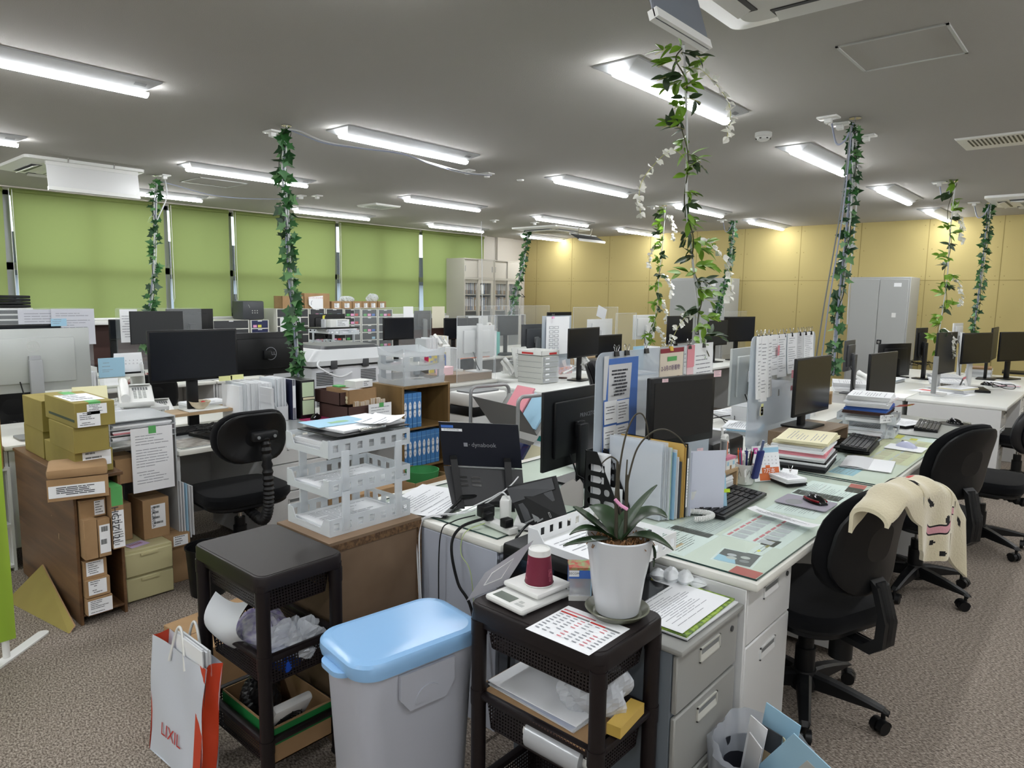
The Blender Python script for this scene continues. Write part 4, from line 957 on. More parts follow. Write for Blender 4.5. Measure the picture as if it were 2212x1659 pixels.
for i, (m, h) in enumerate(cols):
    x0 = -1.555+rr.uniform(-.01, .01); x1 = -1.31+i*.0045+rr.uniform(-.006, .006); q = MB(); t_ = .008 if i not in (8, 12) else .02
    q.box(0, 0, 0, x1-x0, t_*.3, h, m); q.box(.004, t_*.3, 0, x1-x0-.004, t_*.8, h-.012-(.03 if i < 4 else 0), PAPER2 if i < 9 else m)
    if i == 2:
        q.box(.13, -.001, .16, .19, -.0002, .185, mat('blue tag', (120, 150, 225), .6)); q.text('社長', .024, INKD, (.16, -.0016, .172), (1, 0, 0), (0, 0, 1))
    if i == 12: q.box(x1-x0, .004, .04, x1-x0+.0008, .015, .24, PAPER); lines(q, lambda u, v: (x1-x0+.0015, .0055+.008*u, .23-.18*v), 12, INKD)
    tag(q.build('document_folder', None, (x0, y, GZ), rr.uniform(-.012, .012)), flab[i], 'folder', 'upright folders beside the black holder'); y += t_
q = MB(); q.box(0, 0, 0, .155, .001, .26, mat('lavender paper')); tag(q.build('loose_sheet', None, (-1.275, 2.545, GZ), .9), 'tall lavender sheet leaning at the right end of the folders', 'paper')

# clear partitions of the double row
P1 = flatpanel('partition_panel', 'nearest hazy partition with blue notice and slips', (-1.59, 2.32), (-1.59, 3.37), GZ, 1.372, HAZY, .005, 'partition', .05, True)
P2 = flatpanel('partition_panel', 'second hazy partition with many clipped paper bundles', (-1.59, 3.85), (-1.59, 4.92), GZ, 1.385, HAZY, .005, 'partition', .05, True)
X_ = -1.583
def bluenotice(q, f):
    q.quad(f(0, 0), f(1, 0), f(1, 1), f(0, 1), mat('blue notice', (74, 116, 190), .6)); q.quad(f(.12, .06), f(.8, .06), f(.76, .42), f(.12, .42), PAPER2); q.quad(f(-.02, -.03), f(.12, -.03), f(.06, .4), f(-.02, .4), PAPER2)
    g = lambda u, v: f(.14+u*.6, .1+v*.3)
    g2 = lambda u, v: (g(u, v)[0]+.0006, g(u, v)[1], g(u, v)[2]); lines(q, g2, 8, INKD, random.Random(2), .05, .95, .5, .3, 0)
    q.quad(f(0, .93), f(.6, .93), f(.6, 1.1), f(0, 1.1), PAPER)
    q.text('お願いします', .016, INKD, (f(.3, 1.02)[0]+.001, f(.3, 1.02)[1], f(.3, 1.02)[2]), (0, 1, 0), (0, 0, 1))
hangsheet('blue framed notice in a clear sleeve on the nearest partition', (X_, 2.50, 1.345), 0, .26, .42, PAPER2, 0, bluenotice, 'notice', .004)
for i, (y, z, s) in enumerate(((2.42, 1.17, 'upper left'), (2.515, 1.165, 'upper right'), (2.42, 1.065, 'lower left'), (2.515, 1.06, 'lower right'))):
    hangsheet('small white message slip, %s of the four on the blue notice' % s, (X_+.004, y, z), 0, .092, .095, PAPER, 6, None, 'message_slip', .003, ink=INKD)
def shoppingcal(q, f):
    q.quad(f(0, 0), f(1, 0), f(1, .07), f(0, .07), MAROON); q.quad(f(.3, .13), f(.7, .13), f(.7, .2), f(.3, .2), GREEN)
    o = f(.45, .31); q.text('2-3月の新着物', .028, mat('violet print', (80, 50, 110), .7), (o[0]+.001, o[1], o[2]), (0, 1, 0), (0, 0, 1))
    for (u, v, m) in ((.08, .48, GREEN), (.4, .47, GREEN), (.72, .44, KRAFT)): q.quad(f(u, v), f(u+.12, v), f(u+.12, v+.12), f(u, v+.12), m)
    for i in range(5):
        for j in range(8): q.quad(f(.06+j*.115, .66+i*.06), f(.1+j*.115, .66+i*.06), f(.1+j*.115, .69+i*.06), f(.06+j*.115, .69+i*.06), INK if (i+j) % 3 else RED)
hangsheet('shop calendar with red header clipped on the nearest partition', (X_, 2.93, 1.365), 0, .22, .30, mat('cream print paper', (226, 214, 196), .7), 0, shoppingcal, 'wall_calendar', .006)
def pinkflyer(q, f):
    q.quad(f(0, 0), f(1, 0), f(1, .36), f(0, .36), PINK); q.quad(f(0, .38), f(1, .38), f(1, 1), f(0, 1), PINKS)
    q.add([(lambda p: (p[0]+.0008, p[1], p[2]))(f(.5+.3*math.cos(a*PI/8), .7+.22*math.sin(a*PI/8))) for a in range(16)], [tuple(range(16))], ROSE)
hangsheet('narrow pink flyer between calendar and list on the partition', (X_, 3.115, 1.37), 0, .075, .3, PINKS, 0, pinkflyer, 'flyer', .004)
hangsheet('narrow grey strip of printed slips beside the shop calendar', (X_, 3.06, 1.368), 0, .03, .3, PAPER2, 12, None, 'paper_strip', .004)
hangsheet('white typed list clipped at the right end of the nearest partition', (X_, 3.25, 1.375), 0, .21, .32, PAPER, 12, None, 'typed_list', .012)
for i, (y, w_) in enumerate(((2.46, 'first wire clip on the nearest partition above the blue notice'), (2.54, 'second wire clip above the blue notice'), (2.70, 'third clip beside the blue notice'), (2.92, 'gold clip above the shop calendar'), (3.10, 'clip above the pink flyer'), (3.25, 'clip above the typed list'))):
    clip(w_, (-1.585, y, 1.372), 0, BLACK if i != 3 else mat('gold metal', (190, 160, 60), .3, .8), 1.1)
bund = [(3.93, .075, .36, 8), (3.99, .07, .38, 10), (4.07, .09, .36, 12), (4.18, .12, .24, 2), (4.28, .14, .26, 4), (4.46, .16, .25, 2), (4.60, .12, .22, 2), (4.76, .18, .22, 2)]
blab = ['thick paper bundle at the left end of the second partition', 'tall paper bundle second from the left on the second partition', 'fanned paper bundle third from the left on the second partition', 'handwritten note sheet beside the fanned bundles', 'typed sheets with a pink note on the second partition', 'printed form in the middle of the second partition', 'grey tinted sheet right of the printed form', 'typed letter at the right end of the second partition']
for i, (y, w_, h, th) in enumerate(bund): hangsheet(blab[i], (X_+.002+th*.0014, y, 1.385), .12*((-1)**i) if i < 3 else 0, w_, h, PAPER if i != 6 else PAPER2, 14, None, 'clipped_papers', .014, ink=INK, thick=th)
for i, y in enumerate((3.94, 4.0, 4.06, 4.12, 4.24, 4.34, 4.46, 4.6, 4.7, 4.8)): clip('black wire clip on top of the second partition, %s' % ['at its left end', 'left of the fanned bundle', 'on the fanned bundle', 'right of the fanned bundle', 'on the handwritten note', 'on the pink-noted sheets', 'on the printed form', 'right of the printed form', 'on the grey sheet', 'at its right end'][i], (-1.585, y, 1.387), .1*i, BLACK, 1.2)
for i, (px_, py_, w_, h_, m) in enumerate(((1682, 757, .03, .06, PINK), (1712, 808, .035, .05, PINK), (1710, 838, .035, .03, ROSE), (1645, 888, .05, .05, CREAM), (1646, 885, .035, .07, NOTE), (1682, 848, .02, .04, PAPER2))):
    p = atx(px_, py_, X_+.02); q = MB(); q.box(0, -w_/2, -h_/2, .0008, w_/2, h_/2, m); lines(q, lambda u, v: (.0012, -w_/2+w_*u, h_/2-h_*v), 3, INK)
    tag(q.build('sticky_note', None, p), ['pink note on the typed sheets of the second partition', 'pink note low on the printed form', 'red pink note under the printed form', 'small cream memo with a cartoon stamp under the bundles', 'long yellow note low on the second partition', 'small grey slip below the handwritten note'][i], 'sticky note', 'notes on the second partition')

# --- desk A2
monitor('second right black monitor on a wooden riser', (1720, 771, 1795, 892), -1.38, w=.50, span=(-1.1, 0), zb=GZ+.11, scr=mat('dim glossy screen', (40, 40, 40), .18), bez=.012, neck=.12)
T = thing('monitor_riser', 'wooden riser under the second right monitor', 'monitor stand', (-1.375, 4.28, GZ), -.05)
WALN = mat('grey walnut board', (150, 128, 104), .5, wood=((122, 100, 78), 8, 1))
q = MB(); q.box(-.13, -.29, .095, .12, .29, .11, WALN); q.build('board', T)
for s in (-1, 1): q = MB(); q.box(-.13, s*.29-(.015 if s > 0 else 0), 0, .12, s*.29+(0 if s > 0 else .015), .095, WALN); q.build('side', T)
stack('tall pile of files with cream papers and a pink folder', (-1.24, 3.80, GZ), .12, .36, .25, [(.016, BLACK), (.012, DGREY), (.012, PAPER), (.01, BLACK), (.012, PAPER2), (.01, PAPER), (.022, PINK), (.014, PAPER), (.014, PAPER2), (.016, CREAM), (.014, CREAM)], 'file_pile', 'files', .012)
keyboard('black keyboard propped on a laptop at the second right desk', (-1.13, 4.40, GZ+.03), .12, L_=.44, D=.14)
laptop_closed('closed black laptop beneath the second right keyboard', (-1.16, 4.42, GZ), .1, .36, .22, .024)
q = MB(); q.prism(rrect(0, 0, .2, .17, .01), 0, .003, PAPER); tag(q.build('mouse_mat', None, (-.93, 4.62, GZ), .0), 'white mouse mat with blue border near the tall black chair', 'mouse mat')
mouse('pale translucent mouse on the white mat', (-.93, 4.64, GZ+.003), 2.8, mat('pale violet plastic', (196, 200, 224), .2))
q = MB(); q.box(-.12, -.15, 0, .12, .15, .002, PAPER); q.grid(lambda u, v: (-.12+.24*u, -.15+.3*v, .003+.006*math.sin(u*6)), 6, 6, PAPER2); tag(q.build('document_sleeve', None, (-.98, 4.02, GZ), .15), 'clear sleeve of papers lying in front of the second keyboard', 'paper')
LT = letter_tower('two-tier frosted letter tray stacked with papers on the second right desk', (-1.24, 5.0, GZ), PI/2+.1, .25, .34, .05, 2, .085)
stack('heap of papers and blue books on top of the frosted two-tier tray', (-1.24, 5.0, GZ+.14), .1, .32, .25, [(.02, KRAFTD), (.014, BLUE), (.014, BLUE), (.02, PAPER2), (.012, PAPER), (.014, PAPER), (.012, PAPER), (.014, PAPER)], 'paper_heap', 'papers', .012)
stack('papers inside the lower frosted tray', (-1.24, 5.0, GZ+.005), .1, .3, .22, [(.02, PAPER), (.012, PAPER2)], jit=.004)
stack('papers inside the upper frosted tray', (-1.24, 5.0, GZ+.09), .1, .3, .22, [(.02, PAPER), (.012, PAPER2)], jit=.004)
q = MB(); q.grid(lambda u, v: (-.05+.1*u, -.07+.14*v, .0+.03*u*u), 5, 3, mat('orange red flyer', (205, 70, 40), .5)); q.grid(lambda u, v: (.02+.03*u, .03+.03*v, .012+.02*u), 1, 1, YELLOW); tag(q.build('flyer', None, (-1.08, 5.12, GZ+.17), -.5), 'orange red flyer curling out of the paper heap', 'flyer')
T = thing('duty_sign', 'small trash duty sign clipped on the frosted trays', 'sign', (-1.10, 4.86, GZ+.0), -.5)
q = MB(); q.box(0, -.055, .10, .003, .055, .15, PAPER, .0); q.text('ゴミ捨て当番', .017, INKD, (.0035, 0, .135), (0, 1, 0), (0, 0, 1)); q.text('月曜・木曜', .012, INKD, (.0035, 0, .115), (0, 1, 0), (0, 0, 1)); q.build('card', T)
q = MB(); q.tube([(0, 0, .1), (0, .004, .05), (0, 0, .01)], .0012, CHROME); q.box(-.015, -.02, 0, .015, .02, .02, CLEARF); q.build('holder', T)
# grey desk A3
keyboard('black keyboard on the grey desk', (-.99, 5.55, DZ+.001), .12, L_=.42, D=.14)
q = MB(); q.lathe([(0, 0), (.11, 0), (.11, .003), (0, .003)], BLACK, 28); tag(q.build('mouse_mat', None, (-.87, 5.84, DZ), 0), 'round black mouse mat on the grey desk', 'mouse mat')
mouse('black mouse on the round mat of the grey desk', (-.88, 5.86, DZ+.003), 2.6)
stack('typed papers lying over a black notebook on the grey desk', (-1.15, 5.52, DZ+.001), -.3, .3, .22, [(.018, BLACK), (.004, PAPER)], jit=.004)
monitor('third right black monitor at the grey desk, seen nearly edge on', (1879, 762, 1937, 860), -1.35, w=.52, span=(-1.2, 0), zb=DZ, scr=SCREENM)
q = MB(); q.tube([(-1.3, 6.05, .74), (-1.28, 6.06, .6), (-1.2, 6.06, .45), (-1.1, 6.08, .2), (-1.0, 6.1, .01)], .004, BLACK); tag(q.build('power_cable', None), 'black cable drooping beyond the grey desk', 'cable')

# chairs of the right row
ch1 = chair('black swivel chair draped with the dog blanket at the nearest right desk', -.84, 2.74, math.radians(160), bz=.54, bh=.42, bw=.42, tilt=.16, taper=.12, r_=.17, base=math.radians(-14))
ch2 = chair('tall black swivel chair at the second right desk', -.77, 4.30, math.radians(150), bz=.57, bh=.42, bw=.42, tilt=.2, taper=.12, r_=.17, base=math.radians(-30))
VINYL = mat('black vinyl', (26, 27, 30), .3)
chair('black swivel chair with ribbed bellows bracket at the grey desk', -.62, 5.38, math.radians(178), bz=.66, bh=.34, bw=.42, style='bellows', backm=VINYL, z=.46)
chair('black and orange swivel chair with a grey coat at the right edge', -.62, 7.35, math.radians(165), bz=.60, bh=.46, backm=FABRIC)
q = MB(); q.grid(lambda u, v: (.25+.03*math.sin(u*9), -.2+.4*u, .10-.62*v+.03*math.sin(u*7)) if v > .3 else (.25-.12*(1-v/.3)+.02, -.2+.4*u, .10-.06*v), 10, 12, mat('grey beige cloth', (176, 166, 152), .9)); tag(q.build('draped_coat', None, (-.62, 7.3, .98), -.25), 'grey beige coat draped over the orange edged chair', 'coat')
q = MB(); q.tube([(.27+.02*math.cos(a), .2*math.cos(a), -.2+.24*math.sin(a)) for a in [PI+k*PI/8 for k in range(9)]], .02, ORANGE, 8); tag(q.build('lumbar_cushion', None, (-.62, 7.3, .95), -.25), 'orange cushion edge behind the grey coat', 'cushion')
# ================================================================== FOREGROUND
trolley('brown plastic trolley at left front, its top empty', (-2.11, 1.165, 0), 0, .445, .31)
trolley('brown plastic trolley at centre front carrying scale, cup and orchid', (-1.10, 1.49, 0), 0, .455, .31)
# lidded bin
T = thing('lidded_bin', 'tall grey bin with pale blue lid between the two trolleys', 'bin', (-1.515, 1.25, 0), math.radians(82)-PI/2)
BING = mat('grey bin plastic', (176, 180, 190), .35, bump=(60, .06)); LID = mat('pale blue lid plastic', (140, 184, 226), .22)
q = MB(); q.loft([[(u, v, z) for u, v in rrect(0, 0, a, b, .06, 6)] for z, a, b in ((0, .22, .32), (.02, .23, .335), (.52, .255, .385), (.585, .262, .392), (.595, .262, .392))], BING); q.build('body', T)
q = MB(); q.loft([[(u, v, z) for u, v in rrect(0, 0, a, b, r_, 8)] for z, a, b, r_ in ((.582, .285, .42, .07), (.60, .290, .43, .075), (.618, .288, .428, .075), (.626, .276, .412, .07), (.629, .24, .37, .06))], LID); q.build('lid', T)
q = MB(); q.loft([[(u, v-.19, z) for u, v in rrect(0, 0, .13, .09, .04, 5)] for z in (.576, .59)], LID); q.build('lid_tab', T)
for s in (-1, 1): q = MB(); q.prism([(-.09, .50), (-.06, .46), (.06, .46), (.09, .50), (.09, .57), (-.09, .57)], s*.131, s*.142, BING, ax='x'); q.prism([(.045*math.cos(a*PI/8), .475+.045*math.sin(a*PI/8)) for a in range(9)], s*.142, s*.146, BING, ax='x'); q.build('grip', T)

# particle board cabinet
CHIP = mat('particle board edge', (120, 92, 62), .9, mix=((80, 58, 38), 90, 4)); MDF = mat('fibreboard', (128, 106, 84), .75, mix=((118, 96, 74), 5, 3))
T = thing('storage_cabinet', 'raw fibreboard cabinet under the white letter tray rack', 'cabinet', (-2.17, 1.545, 0))
q = MB(); q.box(-.165, -.21, 0, .165, .205, .725, MDF); q.build('panel', T)
q = MB(); q.box(-.168, -.213, .727, .172, .207, .738, MDF); q.box(.1652, -.213, .70, .1725, .207, .7268, CHIP); q.box(.1652, .19, 0, .1725, .207, .70, CHIP); q.box(.1652, -.213, 0, .1725, -.196, .70, CHIP); q.build('edge_board', T)
LT = letter_tower('white three-tier letter tray rack on the fibreboard cabinet', (-2.185, 1.555, .7385), .0, .272, .365, .062, 3, .142)
TZ = .7385
for i, s in enumerate(('bottom', 'middle', 'top')):
    stack('printed papers in the %s tray of the white letter rack' % s, (-2.185, 1.56, TZ+.0035+i*.142), .02*i, .33, .24, [(.008, PAPER2), (.009, PAPER)] if i < 2 else [(.02, PAPER2), (.02, PAPER2)], jit=.003)
T = thing('clipboard', 'black clipboard with papers on top of the white letter rack', 'clipboard', (-2.17, 1.57, TZ+.354), .04)
q = MB(); q.box(-.12, -.17, 0, .12, .17, .004, BLACK, .001); q.build('board', T)
q = MB(); q.box(.095, -.06, .004, .112, .06, .016, CHROME, .003); q.build('clip', T)
stack('white papers lying on the black clipboard', (-2.20, 1.60, TZ+.359), .1, .31, .23, [(.006, PAPER2), (.004, PAPER)], jit=.006, text=False)
def map_(q, g):
    for i in range(7): q.quad(g(.35+.05*i, .5+.04*math.sin(i)), g(.42+.05*i, .5+.04*math.cos(i)), g(.42+.05*i, .7), g(.35+.05*i, .72), mat('map green print', (150, 190, 150), .8))
sheet('pale blue map sheet on top of the papers above the white rack', (-2.245, 1.53, TZ+.3705), -.05, .22, .15, SKYB, 0, 'map_sheet', 0, None, map_)
sheet('white sheet curling over the top of the white rack', (-2.13, 1.66, TZ+.3705), .5, .20, .13, PAPER, 5, curl=.015)
# papers lying across cabinet and desk
sheet('crinkled plastic-covered paper at the left end of the laptop desk', (-2.15, 1.94, GZ+.001), .35, .40, .30, PAPER, 14, curl=.006)

# laptop on a folding stand
n = Vector((.75, -.66, 0)).normalized(); t_ = Vector((.66, .75, 0)).normalized()
C0 = Vector((-1.98, 2.03, 0)); ang = math.atan2(n.y, n.x)
def onp(px_, py_): return atp(px_, py_, C0, n)
pl = [onp(*a) for a in ((947, 911), (1119, 918), (1128, 1012), (958, 1004))]; p2 = [onp(*a) for a in ((958, 1006), (1128, 1014), (1130, 1088), (975, 1078))]
T = thing('laptop', 'navy black laptop standing open on a folding stand, back towards us', 'laptop', (C0.x, C0.y, GZ), ang)
LM = mat('navy black laptop shell', (17, 21, 33), .32, .2)
loc = lambda p: (T.rotation_euler.to_matrix().transposed() @ (p-Vector((C0.x, C0.y, GZ))))
def slab(q, P, th, m, off=0):
    a = [Vector(loc(p)) for p in P]; N_ = (a[1]-a[0]).cross(a[3]-a[0]).normalized()
    if N_.x < 0: N_ = -N_
    q.add([v+N_*off for v in a]+[v+N_*(off-th) for v in a], [(0, 1, 2, 3), (7, 6, 5, 4), (0, 1, 5, 4), (1, 2, 6, 5), (2, 3, 7, 6), (3, 0, 4, 7)], m)
q = MB(); slab(q, pl, .008, LM); q.build('lid', T)
q = MB(); a = [Vector(loc(p)) for p in p2]; 
for k in (2, 3): a[k].x += .075       # the base leans out towards the feet
a[0].x -= .0; q.add(a+[v+Vector((-.014, 0, -.004)) for v in a], [(0, 1, 2, 3), (7, 6, 5, 4), (0, 1, 5, 4), (1, 2, 6, 5), (2, 3, 7, 6), (3, 0, 4, 7)], mat('black laptop underside', (24, 25, 28), .45)); q.build('base', T)
q = MB(); b0 = a[0]*.85+a[1]*.15; b1 = a[0]*.1+a[1]*.9; q.tube([b0+Vector((.003, 0, 0)), b1+Vector((.003, 0, 0))], .004, MGREY); q.build('hinge', T)
cc = (Vector(loc(pl[0]))+Vector(loc(pl[1]))+Vector(loc(pl[2]))+Vector(loc(pl[3])))/4; upv = (Vector(loc(pl[0]))-Vector(loc(pl[3]))).normalized(); rv = (Vector(loc(pl[1]))-Vector(loc(pl[0]))).normalized()
LOGO = mat('silver lettering', (150, 152, 158), .3, .3)
q = MB(); q.text('dynabook', .026, LOGO, cc+rv*.012+upv*.0+Vector((.0014, 0, 0)), rv, upv); f = cc-rv*.062+Vector((.0014, 0, 0)); q.quad(f+upv*.008-rv*.009, f+upv*.008+rv*.007, f-upv*.008+rv*.007, f-upv*.008-rv*.009, LOGO); q.add([f+rv*(.014+.002*math.cos(k))+upv*.002*math.sin(k) for k in range(6)], [tuple(range(6))], LOGO); q.build('logo', T)
q = MB(); 
for k, (dz, m, w_) in enumerate(((.012, BLUE, .05), (.026, PAPER, .085))):
    f = Vector(loc(pl[0]))+rv*.008-upv*dz+Vector((.001, 0, 0)); q.quad(f, f+rv*w_, f+rv*w_-upv*.011, f-upv*.011, m)
    if k: q.text('Z1-D02ZZ03-04', .009, INKD, f+rv*.04-upv*.0055+Vector((.0005, 0, 0)), rv, upv)
q.build('asset_label', T)
q = MB(); [q.quad(*[a[0]*(1-u)*(1-v)+a[1]*u*(1-v)+a[2]*u*v+a[3]*(1-u)*v+Vector((.0016, 0, .001)) for u, v in ((u0, v0), (u0+.12, v0), (u0+.12, v0+.05), (u0, v0+.05))], BLACKG) for u0 in (.15, .32) for v0 in (.25, .35, .45)]; q.build('vents', T)
# folding stand
T = thing('laptop_stand', 'black folding laptop stand with a toothed foot on the desk', 'laptop stand', (C0.x, C0.y, GZ), ang)
f1 = Vector(loc(atz(958, 1120, GZ))); f2 = Vector(loc(atz(1010, 1072, GZ))); f3 = Vector(loc(atz(1128, 1070, GZ)))
q = MB()
dv = (f2-f1).normalized(); sv = Vector((-dv.y, dv.x, 0))
f2 = f1+dv*.26
q.add([f1-sv*.012, f1+sv*.012, f2+sv*.012, f2-sv*.012]+[v+Vector((0, 0, .01)) for v in (f1-sv*.012, f1+sv*.012, f2+sv*.012, f2-sv*.012)], [(3,2,1,0),(4,5,6,7),(0,1,5,4),(1,2,6,5),(2,3,7,6),(3,0,4,7)], BLACK)
for k in range(9): c_ = f1+dv*(.012+k*.012)+Vector((0, 0, .0105)); q.box(c_.x-.002, c_.y-.009, .0105, c_.x+.003, c_.y+.009, .013, MGREY)
q.build('foot', T)
for i, (u, top) in enumerate(((.12, .20), (.80, .20))):
    base = a[3]*(1-u)+a[2]*u+Vector((.012, 0, -.01)); tip = a[0]*(1-u)+a[1]*u+Vector((.012, 0, .045)); q = MB()
    q.add([base+Vector((0, -.014, 0)), base+Vector((0, .014, 0)), tip+Vector((0, .014, 0)), tip+Vector((0, -.014, 0))]+[v+Vector((.008, 0, 0)) for v in (base+Vector((0, -.014, 0)), base+Vector((0, .014, 0)), tip+Vector((0, .014, 0)), tip+Vector((0, -.014, 0)))], [(3,2,1,0),(4,5,6,7),(0,1,5,4),(1,2,6,5),(2,3,7,6),(3,0,4,7)], BLACK)
    q.box(tip.x-.02, tip.y-.014, tip.z-.012, tip.x+.012, tip.y+.014, tip.z+.002, BLACK); q.build('arm', T)
m1 = a[3]*.88+a[2]*.12+Vector((.015, 0, 0)); m2 = a[3]*.2+a[2]*.8+Vector((.015, 0, 0))
q = MB(); q.tube([m1+Vector((0, 0, .03)), f1+dv*.09+Vector((0, 0, .012))], .006, BLACK, 6); q.build('strut', T)
q = MB(); q.tube([f1+dv*.15+Vector((0, 0, .01)), m2+Vector((.012, 0, .03))], .0075, BLACK, 6); q.build('strut', T)
q = MB(); q.tube([m1+Vector((.006, 0, .04)), f3+Vector((0, .02, .01))], .0075, BLACK, 6); q.build('strut', T)
q = MB(); cx_ = (f1+dv*.15+m2)/2; q.cyl((cx_.x+.012, cx_.y, cx_.z+.008), (cx_.x+.018, cx_.y, cx_.z+.008), .008, CHROME, n=12); q.build('pivot', T)

# cables, adapter, power strip on the near end of the laptop desk
q = MB(); q.box(-.02, -.035, 0, .02, .035, .085, WHITE, .008); tag(q.build('power_adapter', None, atz(1092, 1120, GZ), .6), 'white laptop power brick standing near the laptop', 'adapter')
q = MB(); q.box(-.05, -.06, 0, .05, .06, .02, STEELW, .004); tag(q.build('power_adapter', None, atz(1140, 1135, GZ)+Vector((0, 0, 0)), .6), 'flat grey white adapter lying behind the power strip', 'adapter')
T = thing('power_strip', 'white power strip with black plugs at the desk end', 'power strip', (-1.72, 1.885, GZ), -.15+PI/2)
q = MB(); q.box(-.022, -.10, 0, .022, .09, .025, WHITE, .005); q.build('body', T)
for i, (x_, y_, s) in enumerate(((0, .07, 1.5), (-.02, .03, 1), (.0, -.02, 0), (-.015, -.075, 1.1))):
    if s: q = MB(); q.box(x_-.018*s, y_-.016*s, .0255, x_+.018*s, y_+.016*s, .0255+.03*s, BLACK, .005); q.build('plug', T)
def cable(lab, pts, r=.003, m=None, n=6, cat='cable', name='cable'):
    P = [Vector(p) for p in pts]; out = []
    for i in range(len(P)-1):
        a_, b_, c_, d_ = P[max(0, i-1)], P[i], P[i+1], P[min(len(P)-1, i+2)]
        for k in range(8):
            t = k/8; out.append(.5*((2*b_)+(c_-a_)*t+(2*a_-5*b_+4*c_-d_)*t*t+(3*b_-a_-3*c_+d_)*t**3))
    out.append(P[-1]); q = MB(); q.tube(out, r, m or BLACK, n); return tag(q.build(name), lab, cat)
cable('thin black cord hanging down the bluish desk end', [(-1.80, 1.85, .765), (-1.85, 1.78, .745), (-1.87, 1.735, .70), (-1.875, 1.73, .45), (-1.87, 1.735, .1), (-1.85, 1.74, .01)], .0025)
cable('thick black plug cord looping off the desk end', [(-1.76, 1.85, .76), (-1.79, 1.76, .74), (-1.79, 1.715, .68), (-1.74, 1.70, .56), (-1.66, 1.70, .45), (-1.6, 1.70, .02)], .006)
cable('black cord running down beside the printer', [(-1.60, 1.93, .76), (-1.575, 1.85, .75), (-1.56, 1.80, .70), (-1.555, 1.78, .4), (-1.56, 1.77, .02)], .005)
cable('pale green earth wire at the power strip', [(-1.74, 1.84, .75), (-1.75, 1.745, .735), (-1.75, 1.725, .66), (-1.70, 1.725, .6), (-1.68, 1.73, .4)], .0016, mat('green wire', (170, 190, 120), .5))
WCAB = mat('white cable', (214, 216, 218), .4)
cable('white twin cable crossing the laptop desk and falling at its left end', [(-1.74, 1.98, .80), (-1.77, 1.97, .835), (-1.83, 1.96, .80), (-1.92, 1.86, .74), (-1.98, 1.79, .737), (-2.0, 1.748, .70), (-1.97, 1.72, .5), (-1.95, 1.72, .2), (-1.98, 1.72, .01)], .0032, WCAB)
cable('second white cable from the laptop to the desk end', [(-1.82, 2.12, .86), (-1.80, 2.02, .83), (-1.88, 1.90, .75), (-1.97, 1.80, .738), (-2.01, 1.745, .68), (-1.98, 1.725, .4), (-1.99, 1.74, .02)], .003, WCAB)

# gadgets behind: cut-out card, white tray
q = MB(); q.prism([(-.06, 0), (.05, 0), (.055, .05), (.05, .10), (.035, .12), (.02, .105), (.005, .115), (-.02, .10), (-.045, .08), (-.06, .05)], -.001, .001, mat('grey card', (170, 166, 162), .8), ax='y'); tag(q.build('card_cutout', None, (-1.68, 2.30, GZ+.001), .3), 'grey cut-out card standing behind the printer', 'card')
T = thing('printer', 'black printer with raised paper support beside the near desk', 'printer', (-1.31, 1.855, .6515))
q = MB(); q.box(-.20, -.175, 0, .17, .175, .125, BLACK, .012); q.box(-.18, -.178, .03, .1, -.174, .09, BLACKG); q.build('body', T)
q = MB(); q.box(.171, -.15, .01, .27, .12, .018, BLACKG); q.box(.172, -.155, .018, .275, -.15, .03, BLACK); q.build('output_tray', T)
C1 = Vector((-1.60, 2.02, 0)); n1 = Vector((.35, -.94, 0)).normalized()
P_ = [atp(*a_, C1, n1)-Vector((-1.31, 1.855, .6515)) for a_ in ((1095, 1052), (1200, 1028), (1240, 1108), (1162, 1165))]
P_[2] += Vector((.03, -.08, 0)); P_[3] += Vector((.03, -.08, 0))
q = MB(); q.add([Vector(p) for p in P_]+[Vector(p)-n1*.008 for p in P_], [(0, 1, 2, 3), (7, 6, 5, 4), (0, 1, 5, 4), (1, 2, 6, 5), (2, 3, 7, 6), (3, 0, 4, 7)], BLACK)
bil = lambda u, v, o=.002: P_[0]*(1-u)*(1-v)+P_[1]*u*(1-v)+P_[2]*u*v+P_[3]*(1-u)*v+n1*o
q.build('paper_support', T)
q = MB()
for (u0, v0, u1, v1, m, o) in ((0, .02, .93, .27, DGREY, .006), (.1, .32, .25, .62, DGREY, .004), (.3, .3, .42, .7, MGREY, .004), (.45, .3, .62, .62, DGREY, .004), (.68, .28, .86, .5, DGREY, .004), (.08, .63, .3, .66, MGREY, .006), (.35, .7, .5, .73, MGREY, .006)): q.quad(bil(u0, v0, o), bil(u1, v0, o), bil(u1, v1, o), bil(u0, v1, o), m)
q.text('▯▯', .02, PAPER, bil(.72, .72, .006), (P_[1]-P_[0]), (P_[0]-P_[3])); q.text('⇦▯⇨', .018, PAPER, bil(.6, .9, .006), (P_[1]-P_[0]), (P_[0]-P_[3])); q.build('guide_ribs', T)
T = thing('letter_tray', 'single white plastic tray on the black printer behind the orchid', 'tray', (-1.235, 1.865, .7785), -.06)
tray(T, 0, .36, .32, .062, mat('white tray plastic', (228, 230, 230), .3), holes=7)
stack('white sheets lying in the tray on the printer', (-1.235, 1.865, .7825), -.06, .28, .3, [(.006, PAPER)], jit=.003)

